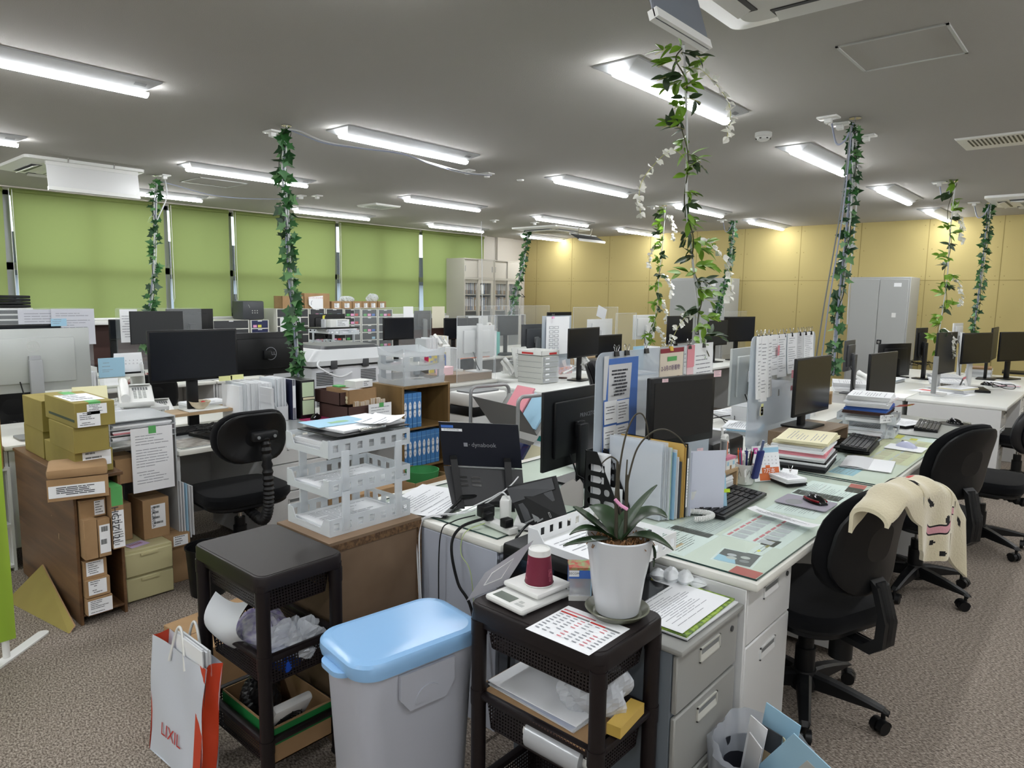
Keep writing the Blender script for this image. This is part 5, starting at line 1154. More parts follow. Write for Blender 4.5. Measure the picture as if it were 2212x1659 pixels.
# side pedestal under the printer
PEDG = mat('warm grey steel', (150, 151, 147), .4); PEDS = mat('cool grey steel', (118, 126, 134), .4)
T = thing('drawer_pedestal', 'grey three-drawer pedestal between the trolley and the near desk', 'cabinet', (-1.13, 1.852, 0))
q = MB(); q.box(-.29, -.20, .03, .275, .20, .63, PEDS); q.build('carcass', T)
q = MB(); q.box(-.295, -.205, .63, .31, .205, .65, PEDG, .008); q.build('top', T)
for z0, z1, lk in ((.45, .628, True), (.23, .445, False), (.035, .226, False)): drawer(T, .277, -.2, .2, z0, z1, PEDG, sgn=1, lock=lk, gm=mat('pale handle', (190, 190, 182), .4))
def book_edge(q, g): pass
sheet('printed letter lying on the grey pedestal', (-.965, 1.865, .668), -.0, .31, .22, PAPER, 18, ink=INK, name='printed_letter')
stack('dark folders and a green patterned book under the letter on the pedestal', (-.955, 1.87, .6512), .0, .33, .23, [(.005, DGREY), (.004, PAPER2), (.005, mat('green patterned cover', (80, 110, 50), .5, mix=((150, 180, 60), 60, 2)))], 'folder_pile', 'folders', .004, text=False)
BAGW = mat('white plastic bag', (228, 232, 234), .45, bump=(40, .8))
q = MB(); rr = random.Random(4)
for i, (dy, r_) in enumerate(((-.04, .028), (.0, .034), (.045, .032), (.085, .02))):
    q.loft([[((-.0+r_*math.sin(PI*(k+.3)/7.6)*math.cos(a)*(1+.25*math.sin(a*5+i))), dy-.03+.06*k/7, r_*.95+r_*math.sin(PI*(k+.3)/7.6)*math.sin(a)*(1+.2*math.cos(a*6+k))*.85) for a in [j*PI/8 for j in range(16)]] for k in range(8)], BAGW)
tag(q.build('plastic_bag', None, (-1.06, 2.02, .652), -1.2), 'knotted white plastic bag against the near desk side', 'bag')
q = MB(); q.box(-.02, -.07, 0, .02, .07, .02, DGREY); q.box(.0201, .02, .002, .0206, .06, .018, YELLOW); tag(q.build('stapler_box', None, (-1.145, 2.0, .652), -1.1), 'small dark printed carton beside the knotted bag', 'box')

# things on the centre trolley
Z = .7413
T = thing('kitchen_scale', 'white digital scale under the paper cup', 'scale', (-1.21, 1.462, Z), math.radians(-95))
q = MB(); q.box(-.10, -.075, .004, .10, .075, .022, WHITE, .01); [q.cbox(a_, b_, 0, .015, .015, .004, MGREY) for a_ in (-.08, .08) for b_ in (-.06, .06)]; q.build('body', T)
q = MB(); q.box(-.105, -.07, .028, .035, .07, .044, WHITE, .008); q.box(-.06, -.03, .022, 0, .03, .028, LGREY); q.build('platform', T)
q = MB(); q.box(.052, -.055, .0222, .088, .015, .0228, mat('lcd grey', (110, 118, 110), .2)); q.box(.058, .03, .0222, .07, .045, .0226, LGREY); q.box(.074, .03, .0222, .086, .06, .0226, LGREY); q.build('display', T)
T = thing('paper_cup', 'upturned wine red paper cup with white base on the scale', 'cup', (-1.195, 1.490, Z+.0445))
q = MB(); prof = [(.041, 0), (.0425, .002), (.042, .005), (.0395, .005), (.031, .088), (.0305, .09)]; q.lathe(prof[:3], WHITE, 32); q.lathe([(.0405, .004), (.0325, .086)], mat('wine red printed paper', (112, 26, 52), .5), 32); q.lathe([(.0326, .086), (.031, .102), (.0285, .103), (.028, .098), (0, .098)], WHITE, 32); q.build('cup', T)
q = MB(); rr = random.Random(8)
for i, w_ in enumerate(('te', 'ho', 'TE', 'ca', 'LA', 'a', 'mo', 'TI', 't', 'AM', 'ea', 'au', 'CO', 'ES')):
    a = i*2.1; z = .018+.06*((i*.37) % 1); r_ = .0412-(z-.004)*.098; q.text(w_, .011, mat('rose lettering', (214, 120, 140), .6), (r_*math.cos(a), r_*math.sin(a), z), (-math.sin(a), math.cos(a), .3*math.sin(i)), (-.1*math.cos(a), -.1*math.sin(a), 1))
q.build('lettering', T)
T = thing('orchid_pot', 'orchid with bare stems in a tall white pot on the centre trolley', 'potted plant', (-.972, 1.553, Z)); T.scale = (1.2, 1.2, 1.18)
POTW = mat('white glazed pot', (200, 204, 208), .22)
def potr(z): return .046+.029*(z/.19)**.9
q = MB(); n = 48; rings = []
for z in (.012, .03, .06, .09, .12, .15, .175, .19): rings.append([((potr(z)+.0016*math.sin(3*a+z*40)*math.sin(z*18))*math.cos(a), (potr(z)+.0016*math.sin(3*a+z*40)*math.sin(z*18))*math.sin(a), z) for a in [2*PI*k/n for k in range(n)]])
for z, o in ((.192, -.003), (.188, -.006), (.165, -.008)): rings.append([((potr(.19)+o)*math.cos(a), (potr(.19)+o)*math.sin(a), z) for a in [2*PI*k/n for k in range(n)]])
q.loft(rings, POTW, False); q.build('pot', T)
q = MB(); q.lathe([(0, .002), (.05, .0), (.056, .003), (.073, .02), (.07, .022), (.055, .008), (0, .008)], mat('green grey saucer', (96, 98, 82), .3), 40); q.build('saucer', T)
MOSS = mat('dry moss', (132, 96, 62), .95, bump=(60, 1)); q = MB(); q.lathe([(0, .172), (.05, .174), (.066, .166)], MOSS, 24); rr = random.Random(2)
for i in range(110):
    a = rr.random()*6.28; r_ = .062*rr.random()**.5; b_ = rr.random()*6.28; q.tube([(r_*math.cos(a), r_*math.sin(a), .172), (r_*math.cos(a)+.01*math.cos(b_), r_*math.sin(a)+.01*math.sin(b_), .182+.006*rr.random()), (r_*math.cos(a)+.018*math.cos(b_), r_*math.sin(a)+.018*math.sin(b_), .174)], .0012, MOSS, 4)
q.build('moss', T)
LEAF = mat('orchid leaf', (40, 62, 36), .35)
def leaf(base, tip, mid, w, m=LEAF, name='leaf', T=T, up=(0, 0, 1)):
    base, tip, mid = Vector(base), Vector(tip), Vector(mid); q = MB(); rings = []
    for i in range(13):
        t = i/12; p = base*(1-t)**2+mid*2*t*(1-t)+tip*t*t; d = (base*(-2*(1-t))+mid*(2-4*t)+tip*2*t).normalized(); s = d.cross(Vector(up)); s = s.normalized() if s.length > .01 else Vector((1, 0, 0)); nn = s.cross(d)
        ww = 1.35*w*math.sin(PI*(.10+.88*t))**.7*(1 if t < .97 else .5); rings.append([p-s*ww+nn*ww*.25, p-s*ww*.5+nn*ww*.06, p, p+s*ww*.5+nn*ww*.06, p+s*ww+nn*ww*.25, p+s*ww*.5+nn*(ww*.06-.002), p-nn*.002, p-s*ww*.5+nn*(ww*.06-.002)])
    q.loft(rings, m); q.build(name, T)
RTv = RT; BKv = Vector((FW.x, FW.y, 0)).normalized(); rt2 = Vector((RT.x, RT.y, 0)).normalized()
def pv(r, z, b=0): return tuple(rt2*r+BKv*b+Vector((0, 0, z)))      # r to the right, b away, z up, measured at the pot
leaf(pv(-.01, .18), pv(-.105, .255), pv(-.07, .225, .0), .022); leaf(pv(0, .18), pv(.105, .232, 0), pv(.06, .262, .02), .026)
leaf(pv(-.01, .18), pv(-.115, .20, -.03), pv(-.07, .235, -.04), .014); leaf(pv(-.015, .18), pv(-.13, .182, -.05), pv(-.06, .20, -.05), .012)
leaf(pv(.01, .18), pv(.11, .175, -.05), pv(.05, .22, -.04), .017); leaf(pv(0, .18), pv(.085, .30, .03), pv(.03, .24, .02), .012)
leaf(pv(0, .18), pv(-.06, .235, .07), pv(-.03, .24, .04), .024); leaf(pv(.0, .18), pv(.06, .22, .08), pv(.04, .235, .05), .02)
leaf(pv(.06, .18), pv(.078, .115, 0), pv(.085, .17, 0), .009)
STEM = mat('dark orchid stem', (62, 58, 46), .6)
def bez(P, n=26):
    P = [Vector(p) for p in P]; out = []
    for i in range(len(P)-1):
        a_, b_, c_, d_ = P[max(0, i-1)], P[i], P[i+1], P[min(len(P)-1, i+2)]
        for k in range(n):
            t = k/n; out.append(.5*((2*b_)+(c_-a_)*t+(2*a_-5*b_+4*c_-d_)*t*t+(3*b_-a_-3*c_+d_)*t**3))
    out.append(P[-1]); return out
for i, P in enumerate(([pv(.015, .18), pv(.012, .26), pv(.012, .30), pv(.03, .385), pv(.06, .425), pv(.09, .435), pv(.12, .42), pv(.14, .395)],
          [pv(0, .24), pv(-.006, .30), pv(-.004, .355), pv(.006, .42), pv(.022, .462), pv(.038, .47), pv(.05, .45), pv(.057, .41)],
          [pv(.014, .22), pv(.01, .30), pv(.011, .365)], [pv(-.008, .18), pv(-.012, .28), pv(-.008, .35), pv(-.022, .37), pv(-.034, .366), pv(-.045, .355)])):
    q = MB(); pts = bez(P, 8); q.tube(pts, .002, STEM, 7, rs=[.0026-.0012*k/len(pts) for k in range(len(pts))]); q.build('flower_stem', T)
q = MB(); q.cyl(pv(.013, .18), pv(.012, .33), .0045, STEM, .004, 10); q.cyl(pv(-.008, .18), pv(-.01, .36), .0045, STEM, .003, 10); q.build('stem_base', T)
q = MB(); q.tube([pv(-.014, .275, -.006), pv(-.002, .262, -.008), pv(.014, .252, -.006)], .004, NOTEP, 6); q.build('pink_tie', T)
T = thing('toy_box', 'small blue and clear toy package beside the orchid pot', 'package', (-1.115, 1.575, Z), -.85)
q = MB(); q.box(-.028, -.03, .012, .028, .03, .085, CLEARF); q.build('window', T)
q = MB(); q.box(-.03, -.032, 0, .03, .032, .014, WHITE); q.box(-.03, -.0315, .014, -.0285, .0315, .09, BLUE); q.box(-.0285, .03, .014, .03, .032, .09, SKYB); q.box(-.03, -.032, .09, .03, .032, .098, mat('green picture print', (130, 170, 110), .5, mix=((180, 60, 50), 55, 2))); q.build('carton', T)
q = MB(); q.box(.0285, -.032, .066, .0305, .032, .09, BLUE); q.box(.0306, -.032, .072, .0308, -.004, .09, PAPER); q.text('SECOM', .009, INKD, (.0312, -.018, .081), (0, 1, 0), (0, 0, 1)); q.build('front_panel', T)
q = MB(); q.box(-.012, -.012, .03, .012, .012, .045, WINE, .004); q.tube([(0, -.022, .05), (0, 0, .042), (0, .022, .05)], .003, WINE, 6); q.tube([(.015, -.012, .016), (.01, -.01, .03)], .0015, WHITE, 5); q.tube([(.015, .012, .016), (.01, .01, .03)], .0015, WHITE, 5); q.build('toy', T)
def tabl(q, g):
    q.quad(g(.03, .12), g(.55, .12), g(.55, .155), g(.03, .155), ROSE); q.quad(g(.03, .2), g(.3, .2), g(.3, .24), g(.03, .24), RED); q.quad(g(.3, .2), g(.5, .2), g(.5, .24), g(.3, .24), MGREY); q.quad(g(.52, .2), g(.75, .2), g(.75, .24), g(.52, .24), RED); q.quad(g(.75, .2), g(.97, .2), g(.97, .24), g(.75, .24), MGREY)
    for i in range(8):
        for j in range(8):
            if (i*j) % 7 == 5: continue
            u, v = .05+j*.118, .28+i*.08; q.quad(g(u, v), g(u+.07, v), g(u+.07, v+.022), g(u, v+.022), ROSE if j in (3, 6) else INK)
sheet('laminated price table with red header on the centre trolley', (-1.0, 1.412, Z+.0002), math.radians(-80)-.0+math.radians(-10), .20, .185, PAPER, 0, 'price_sheet', 0, None, tabl)
T = thing('sheet_stand', 'clear sheet stand leaning at the left of the centre trolley', 'document stand', (-1.29, 1.50, Z), 0)
A_ = [atp(*a_, Vector((-1.30, 1.48, 0)), Vector((.8, -.6, 0)))-Vector((-1.29, 1.50, Z)) for a_ in ((1008, 1298), (1048, 1238), (1152, 1168), (1092, 1262))]
q = MB(); q.add(A_+[v+Vector((.001, -.001, .002)) for v in A_], [(0, 1, 2, 3), (7, 6, 5, 4), (0, 1, 5, 4), (1, 2, 6, 5), (2, 3, 7, 6), (3, 0, 4, 7)], mat('cloudy acrylic', (190, 190, 196), .2, alpha=.72)); q.build('sheet', T)
q = MB(); c_ = sum(A_, Vector())/4; e = [c_+(v-c_)*.45+Vector((.002, -.002, .004)) for v in A_]; q.tube([e[0], e[1], e[2], e[3], e[0]], .0014, STEELW, 5); q.build('frame', T)

# in the centre trolley baskets
def crumple(name, lab, c, s, m, cat='bag', seed=1, amp=.25, n=18):
    q = MB(); rr = random.Random(seed); k1 = [rr.uniform(2, 7) for _ in range(6)]; ph = [rr.uniform(0, 6) for _ in range(6)]
    rings = []
    for i in range(1, n):
        th = PI*i/n; ring = []
        for j in range(2*n):
            a = PI*j/n; r_ = 1+amp*(math.sin(k1[0]*a+ph[0]+3*th)*.4+abs(math.sin(k1[1]*th+ph[1]+round(k1[2])*a))*.5-.3+.3*math.sin(round(k1[3])*a*2+k1[4]*th))
            ring.append((s[0]*r_*math.sin(th)*math.cos(a), s[1]*r_*math.sin(th)*math.sin(a), max(.002, s[2]+s[2]*r_*-math.cos(th))))
        rings.append(ring)
    q.loft(rings, m, True, False); return tag(q.build(name, None, c), lab, cat)
crumple('plastic_bag', 'crumpled translucent bag in the centre trolley basket', (-1.0, 1.50, .48), (.10, .09, .07), POLY, seed=4)
q = MB(Matrix.Rotation(.0, 4, 'Z')); q.box(-.2, -.11, 0, .2, .11, .004, KRAFT); [q.box(-.2+i*.01, -.112, -.0, -.2+i*.01+.004, -.1095, .004, KRAFTD) for i in range(40)]; tag(q.build('cardboard_sheet', None, (-1.12, 1.46, .468), -.02), 'corrugated cardboard sheet sticking out of the centre trolley', 'cardboard')
stack('clear sleeves and magazines on the cardboard in the centre trolley', (-1.14, 1.47, .473), PI/2-.05, .32, .17, [(.003, PAPER2), (.003, BLUE), (.004, CLEARF), (.003, PAPER)], 'magazine_stack', 'magazines', .01, text=False)
q = MB(); q.cyl((-.09, 0, .045), (.09, 0, .045), .045, mat('glossy film roll', (180, 184, 188), .15, .2), n=28); q.cyl((.09, 0, .045), (.13, 0, .045), .022, WHITE, n=20); q.cyl((-.11, 0, .045), (-.09, 0, .045), .022, WHITE, n=20); tag(q.build('film_roll', None, (-1.03, 1.385, .372), .0), 'roll of clear film lying in the centre trolley basket', 'film roll')
q = MB(); q.box(-.02, -.07, 0, .02, .07, .03, mat('golden box', (200, 168, 84), .35)); tag(q.build('slim_box', None, (-.90, 1.50, .48), .1), 'slim golden box resting on the centre trolley rim', 'box')
# in the left trolley
T = thing('tape_roll', 'roll of purple cloth tape in the left trolley', 'tape', (-2.25, 1.13, .377)); q = MB(); q.lathe([(.04, 0), (.056, 0), (.056, .05), (.04, .05), (.04, 0)], mat('purple tape', (150, 100, 170), .5), 32); q.build('tape', T); q = MB(); q.lathe([(.038, .001), (.0398, .001), (.0398, .049), (.038, .049), (.038, .001)], mat('blue core', (60, 120, 170), .5), 28); q.build('core', T)
FLOR = mat('floral wrapping', (206, 206, 214), .5, mix=((150, 140, 190), 30, 2))
crumple('wrapped_parcel', 'floral wrapped parcel in the left trolley basket', (-2.13, 1.15, .375), (.10, .09, .07), FLOR, 'parcel', 9, .15)
q = MB(); q.grid(lambda u, v: (-.07+.14*u-.02*math.sin(v*3), -.08*math.sin(PI*.9*v+.2)*(.6+.4*u), .16*v-.03*math.sin(u*3)), 12, 12, mat('white foam sheet', (205, 210, 214), .6)); tag(q.build('foam_sheet', None, (-2.13, 1.06, .45), .5), 'curled white foam sheet poking out of the left trolley', 'foam')
crumple('plastic_bag', 'crinkled clear bag with blue contents in the left trolley', (-1.995, 1.19, .375), (.075, .10, .065), POLY, seed=6, amp=.35)
q = MB(); q.box(-.05, -.04, 0, .05, .04, .05, mat('deep blue plastic', (20, 70, 170), .4), .01); tag(q.build('blue_case', None, (-1.985, 1.14, .378), .3), 'deep blue case inside the clear bag, left trolley', 'case')
T = carton('low cardboard box with green tape band in the left trolley', (-2.08, 1.165, .102), 0, .33, .22, .125, tape=(mat('strong green tape', (30, 120, 60), .5), 'band'), open_=True)
T = thing('desk_fan', 'white square fan leaning in the taped box, left trolley', 'fan', (-2.02, 1.13, .13), 0)
q = MB(Matrix.Rotation(.6, 4, 'Y')@Matrix.Rotation(0, 4, 'X')); q.box(-.016, -.07, .0, .016, .07, .19, STEELW, .012); q.build('case', T)
q = MB(Matrix.Rotation(.6, 4, 'Y')@Matrix.Translation((.0175, 0, .1))); [q.tube([(0, r_*math.cos(a), r_*math.sin(a)) for a in [k*PI/16 for k in range(33)]], .0022, BLACK, 4) for r_ in (.015, .026, .037, .048)]; [q.tube([(0, .01*math.cos(a), .01*math.sin(a)), (0, .055*math.cos(a), .055*math.sin(a))], .002, BLACK, 4) for a in [k*PI/4 for k in range(8)]]; q.build('grille', T)
crumple('black_bag', 'black crumpled bag in the taped box, left trolley', (-2.16, 1.15, .11), (.06, .07, .08), mat('black film', (20, 20, 22), .35), seed=12)
# paper carrier bag
T = thing('paper_bag', 'white carrier bag with red side full of papers', 'bag', (-2.27, .915, 0), math.radians(3))
BW = mat('white bag paper', (206, 212, 222), .45, bump=(18, .5)); BR = mat('orange red bag paper', (196, 62, 30), .45, bump=(18, .5)); w_, d_, h_ = .34, .055, .41; ln = .10
def bagp(x, y, z): return (x*(1+.06*z/h_), y*(1-.0*z)+ln*z/h_*.35, z)
q = MB(); c4 = [(-w_/2, -d_/2), (w_/2, -d_/2), (w_/2, d_/2), (-w_/2, d_/2)]
for k, m in ((0, BW), (2, BW), (3, BR), (1, BR)):
    a_, b_ = c4[k], c4[(k+1) % 4]; mid = (.012 if k == 1 else -.012 if k == 3 else 0)
    def f(u, v, a_=a_, b_=b_, k=k, mid=mid): return bagp(a_[0]+(b_[0]-a_[0])*u-mid*math.sin(PI*u)*v+.004*math.sin(v*9+u*5), a_[1]+(b_[1]-a_[1])*u+(.004*math.sin(u*7+v*6) if k in (0, 2) else 0), h_*v)
    q.grid(f, 8, 12, m)
q.add([bagp(x, y, .001) for x, y in c4], [(0, 1, 2, 3)], BW)
q.grid(lambda u, v: (lambda p: (p[0], p[1]-.0012, p[2]))(bagp(w_/2-.045+.045*u, -d_/2, h_*v)), 2, 12, BR); q.build('bag', T)
q = MB(); q.text('LIXIL', .062, mat('red lettering', (190, 40, 34), .5), bagp(-.015, -d_/2-.007, .115), (1, 0, 0), (0, .09, 1)); q.build('logo', T)
for sgn in (-1, 1): q = MB(); q.tube([bagp(-.05+.1*i/16, sgn*(d_/2+.002)*(1-.15*math.sin(PI*i/16)), h_-.05+.13*math.sin(PI*i/16)) for i in range(17)], .0045, WHITE, 6); q.build('handle', T)
files('white papers sticking up from the carrier bag', (-2.21, .944, .20), 0, 5, .006, .20, .262, [PAPER, PAPER2], 'folded_drawing', grp='papers in the carrier bag', seed=3, labels=['folded drawing %s in the carrier bag' % s for s in ('nearest the front', 'second from the front', 'in the middle', 'second from the back', 'at the very back')])
# waste bin with liner
T = thing('waste_bin', 'waste basket lined with a clear bag, full of envelopes', 'waste bin', (-.685, 1.90, 0))
q = MB(); q.lathe([(0, .004), (.095, 0), (.125, .27), (.121, .27), (.092, .01), (0, .01)], mat('dark bin', (36, 38, 46), .5), 32); q.build('bin', T)
q = MB(); n = 72
def rf(a, k, A): return 1+A*(math.sin(7*a+k)*.5+math.sin(13*a+2*k)*.35+math.sin(23*a-k)*.25)
prof = [(.112, .22, .03), (.121, .275, .04), (.132, .31, .07), (.146, .30, .06), (.148, .24, .05), (.142, .16, .05), (.136, .09, .07)]
LINER = mat('milky bin liner', (214, 220, 230), .3, alpha=.4, bump=(25, .9))
q.loft([[((r_*rf(a, i, A))*math.cos(a), (r_*rf(a, i, A))*math.sin(a), z+.02*math.sin(5*a+i)*(.3 if i < 5 else 1)+(.035*max(0, math.cos(a-2.2)) if i == 2 else 0)) for a in [2*PI*k/n for k in range(n)]] for i, (r_, z, A) in enumerate(prof)], LINER, False); q.build('liner', T)
def env(lab, c, rx, ry, rz, w, h, m, win=None):
    q = MB(); q.box(-w/2, -.0015, 0, w/2, .0015, h, m); 
    if win: q.box(w*win[0]-w/2, -.0022, h*win[1], w*win[2]-w/2, -.0015, h*win[3], win[4])
    q.v = [Matrix.Rotation(rz, 4, 'Z')@Matrix.Rotation(ry, 4, 'Y')@Matrix.Rotation(rx, 4, 'X')@v for v in q.v]
    tag(q.build('discarded_envelope', None, c), lab, 'envelope', 'waste paper in the lined bin')
GN = NOTEG
env('blue window envelope leaning across the waste bin', (-.655, 1.865, .20), .2, .55, .1, .12, .25, SKYB, (.55, .35, .95, .85, LGREY))
env('pale blue envelope standing at the back of the waste bin', (-.67, 1.935, .17), .05, .15, -.2, .11, .26, SKYB)
env('dark photo leaflet in the waste bin', (-.675, 1.900, .20), .1, .12, -.1, .07, .19, DGREY, (.2, .3, .7, .6, TAN))
env('golden envelope at the front of the waste bin', (-.60, 1.875, .14), .3, .75, .3, .12, .20, mat('golden envelope', (176, 158, 110), .5))
env('crumpled white catalogue at the left of the waste bin', (-.715, 1.875, .14), .15, .3, -.5, .055, .26, PAPER2)
env('white packet standing behind the catalogue in the waste bin', (-.725, 1.905, .15), .1, .2, -.3, .06, .26, PAPER)
env('striped leaflet left side of the waste bin', (-.70, 1.99, .16), .1, .35, -.6, .07, .22, CREAM)
env('white slip sticking out right of the waste bin', (-.585, 1.925, .20), .1, 1.0, .2, .08, .15, PAPER)
env('blue edged brochure bent in the waste bin', (-.62, 1.895, .15), .25, .6, .1, .08, .2, mat('light blue brochure', (150, 175, 215), .5))
# ================================================================== LEFT FRONT CLUSTER
PLYD = mat('worn brown plywood', (124, 92, 60), .5, wood=((80, 56, 36), 16, 0), bump=(30, .1)); PLYE = mat('plywood edge', (118, 84, 62), .7)
T = thing('wooden_shelf', 'worn brown plywood shelf box packed with small parcels at left', 'shelf', (-4.09, 1.135, 0))
for nm, b in (('side_panel', (-.47, -.105, 0, .47, -.09, .705)), ('side_panel', (-.47, .09, 0, .47, .105, .705)), ('top', (-.48, -.11, .705, .48, .115, .722)), ('shelf_board', (-.47, -.09, .04, .47, .09, .052)), ('back_panel', (-.47, -.09, .052, -.46, .09, .705))):
    q = MB(); q.box(*b, PLYD, .002, 1)
    if nm == 'side_panel' and b[1] < 0: q.add([(.22, -.1055, .40), (.228, -.1055, .40), (.221, -.1055, .365), (.216, -.1055, .375)], [(0, 1, 2, 3)], TAN); q.add([(.12, -.1055, .47), (.13, -.1055, .472), (.128, -.1055, .465)], [(0, 1, 2)], TAN)
    q.build(nm, T)
def facebox(lab, l, t_, r_, b_, xf, dep, m=None, label=None, tape=None, name='cardboard_box', grp='parcels in the plywood shelf', z0=None, y0=None, y1=None):
    a = atx(l, b_, xf); c = atx(r_, t_, xf); z0_ = a.z if z0 is None else z0; ya, yb = (a.y if y0 is None else y0), (c.y if y1 is None else y1)
    return carton(lab, (xf-dep/2, (ya+yb)/2, z0_), 0, dep, yb-ya, c.z-z0_, m, tape, label, name, grp=grp)
facebox('small parcel at the top of the plywood shelf, under the brown envelope', 188, 1035, 236, 1070, -3.56, .25, label=[('x', .1, .1, .85, .9, 5)], y0=1.055, y1=1.165)
facebox('parcel second from the top in the plywood shelf', 200, 1073, 232, 1116, -3.60, .3, label=[('x', .55, .1, .95, .9, 5)], z0=.525, y0=1.05, y1=1.16)
facebox('blank brown carton in the middle of the plywood shelf', 173, 1118, 214, 1205, -3.56, .3, KRAFT, z0=.335, y0=1.05, y1=1.105)
facebox('carton with a torn blue white label in the plywood shelf', 214, 1118, 238, 1200, -3.56, .3, KRAFT, label=[('x', .1, .1, .95, .85, 2)], z0=.335, y0=1.108, y1=1.162)
TN = facebox('tall narrow carton with green tape and long white label', 240, 1048, 272, 1190, -3.55, .3, KRAFT, label=[('x', .03, .02, .97, .62, 14)], tape=(GREEN, 'top'), z0=.36, y0=1.167, y1=1.222)
q = MB(); q.text('HG2Z12L', .045, INKD, Vector((-3.546, 1.18, .48))-TN.location, (0, 0, -1), (0, 1, 0)); q.build('printed_code', TN)
facebox('parcel below the middle of the plywood shelf, label on its front', 183, 1203, 231, 1250, -3.60, .3, label=[('x', .1, .2, .85, .95, 6)], z0=.225, y0=1.05, y1=1.15)
facebox('parcel second from the bottom in the plywood shelf', 184, 1243, 236, 1292, -3.585, .3, label=[('x', .1, .15, .85, .95, 6)], z0=.138, y0=1.05, y1=1.155)
facebox('lowest parcel in the plywood shelf with a wide white label', 188, 1283, 239, 1330, -3.58, .3, label=[('x', .02, .05, .98, .9, 7)], z0=.053, y0=1.05, y1=1.16)
# pile of mailing boxes on the shelf
def pile(lab, xf, y0, y1, z0, z1, dep, m, label=None, tape=None): return carton(lab, (xf-dep/2, (y0+y1)/2, z0), 0, dep, y1-y0, z1-z0, m, tape, label, grp='mailing boxes piled on the plywood shelf', seam=False)
pile('lowest olive mailing box on the plywood shelf', -3.66, 1.06, 1.225, .7235, .835, .45, KRAFTY, [('x', .2, .3, .95, .95, 3)])
pile('middle mailing box of the front pile on the plywood shelf', -3.62, 1.05, 1.20, .836, .958, .36, KRAFTY)
TN = pile('top mailing box with green tape and white shipping label', -3.60, 1.055, 1.225, .959, 1.075, .44, KRAFTY, [('x', .05, .02, .62, .62, 7), ('x', .3, .5, .8, .92, 6), ('z', .25, .05, .85, .9, 4)], (GREEN, 'top'))
q = MB(Matrix.Translation(Vector((-3.98, 1.0538, .985))-TN.location)); q.box(0, 0, 0, .37, .001, .012, mat('dark green stripe', (60, 74, 58), .7)); q.build('printed_stripe', TN)
pile('olive mailing box behind the front pile, lower one', -4.13, 1.06, 1.25, .7235, .87, .33, KRAFTY)
pile('olive mailing box behind the front pile, upper one', -4.10, 1.055, 1.24, .871, 1.03, .33, KRAFTY)
q = MB(); q.box(-.005, -.125, -.10, .0, .115, 0, KRAFT); q.box(-.002, -.12, -.085, .002, .10, -.03, PAPER); q.box(-.24, -.125, 0, .0, .115, .045, KRAFT, .015)
g = lambda u, v: (.0028, -.11+.2*u, -.035-.045*v); lines(q, g, 5, INKD, random.Random(3), .05, .95, .5, .2, 0); q.M = Matrix(); tag(q.build('padded_envelope', None, (-3.53, 1.035, .745), -.3), 'brown paper envelope with white label bent over the plywood shelf edge', 'envelope')
q = MB(); q.add([(0, 0, 0), (-.62, -.10, .0), (-.55, .05, .17), (-.02, .03, .02)], [(0, 1, 2, 3)], KRAFTY); q.add([(0, .006, 0), (-.62, -.094, .0), (-.55, .056, .17), (-.02, .036, .02)], [(3, 2, 1, 0)], KRAFT); q.add([(0, 0, 0), (-.02, .03, .02), (-.02, .036, .02), (0, .006, 0), (-.55, .05, .17), (-.55, .056, .17)], [(0, 1, 2, 3), (1, 4, 5, 2)], KRAFT)
tag(q.build('cardboard_sheet', None, (-3.58, .965, .001)), 'loose cardboard sheet leaning low against the plywood shelf', 'cardboard')
# beige two drawer cabinet and the rack on it
BEI = mat('pale yellow beige steel', (186, 180, 138), .42)
T = thing('drawer_cabinet', 'low pale yellow two-drawer cabinet beside the plywood shelf', 'cabinet', (-3.9, 1.385, 0)); q = MB(); q.box(-.2, -.122, 0, .18, .122, .272, BEI, .004, 1); q.build('carcass', T)
for z0, z1 in ((.135, .262), (.005, .13)): drawer(T, .18, -.12, .12, z0, z1, BEI, grip='lip')
q = MB(); q.box(-.04, -.05, 0, .04, .05, .001, mat('lilac paper', (200, 180, 214), .7)); [q.box(-.035+i*.012, -.04, .001, -.03+i*.012, .03, .0015, m) for i, m in enumerate((INK, INK, MAROON, MAROON))]; tag(q.build('sticky_note', None, (-3.80, 1.36, .273), .2), 'lilac printed note on the pale yellow cabinet', 'sticky note')
T = thing('letter_rack', 'pale rack of pink and white papers beside the mailing boxes', 'rack', (-4.0, 1.435, .2735))
RK = mat('pale grey rack', (196, 200, 202), .4, alpha=.85)
for y in (-.165, .16): q = MB(); q.box(-.17, y, 0, .17, y+.006, .65, RK); q.build('side_panel', T)
for z in (.55, .58, .61, .65): q = MB(); q.box(-.17, -.165, z, .175, .166, z+.004, RK); q.build('shelf', T)
rr = random.Random(1)
for i, (z, m, s) in enumerate(((.5545, PAPER, 'white papers on the lowest rack shelf'), (.5845, PINK, 'pink papers on the middle rack shelf'), (.6145, PAPER2, 'grey white papers on the upper rack shelf'))): stack(s+' by the mailing boxes', (-3.99, 1.435, .2735+z), 0, .29, .32, [(.008, m), (.008, PAPER)], jit=.004, text=False)
hangsheet('typed notice with green tape hanging from the rack front', (-3.80, 1.465, .885), 0, .21, .34, PAPER, 18, lambda q, f: q.quad(f(.42, -.02), f(.6, -.02), f(.6, .1), f(.42, .1), GREEN), 'notice', .012)
carton('brown carton inside the rack behind the typed notice', (-3.93, 1.35, .60), 0, .2, .12, .13); carton('small carton on the pale yellow cabinet, left of the labelled box', (-4.0, 1.33, .2735), 0, .2, .10, .2)
TN = carton('carton with bold black code label on the pale yellow cabinet', (-3.93, 1.478, .2735), 0, .2, .135, .215, label=[('x', .3, .25, .85, .85, 4)])
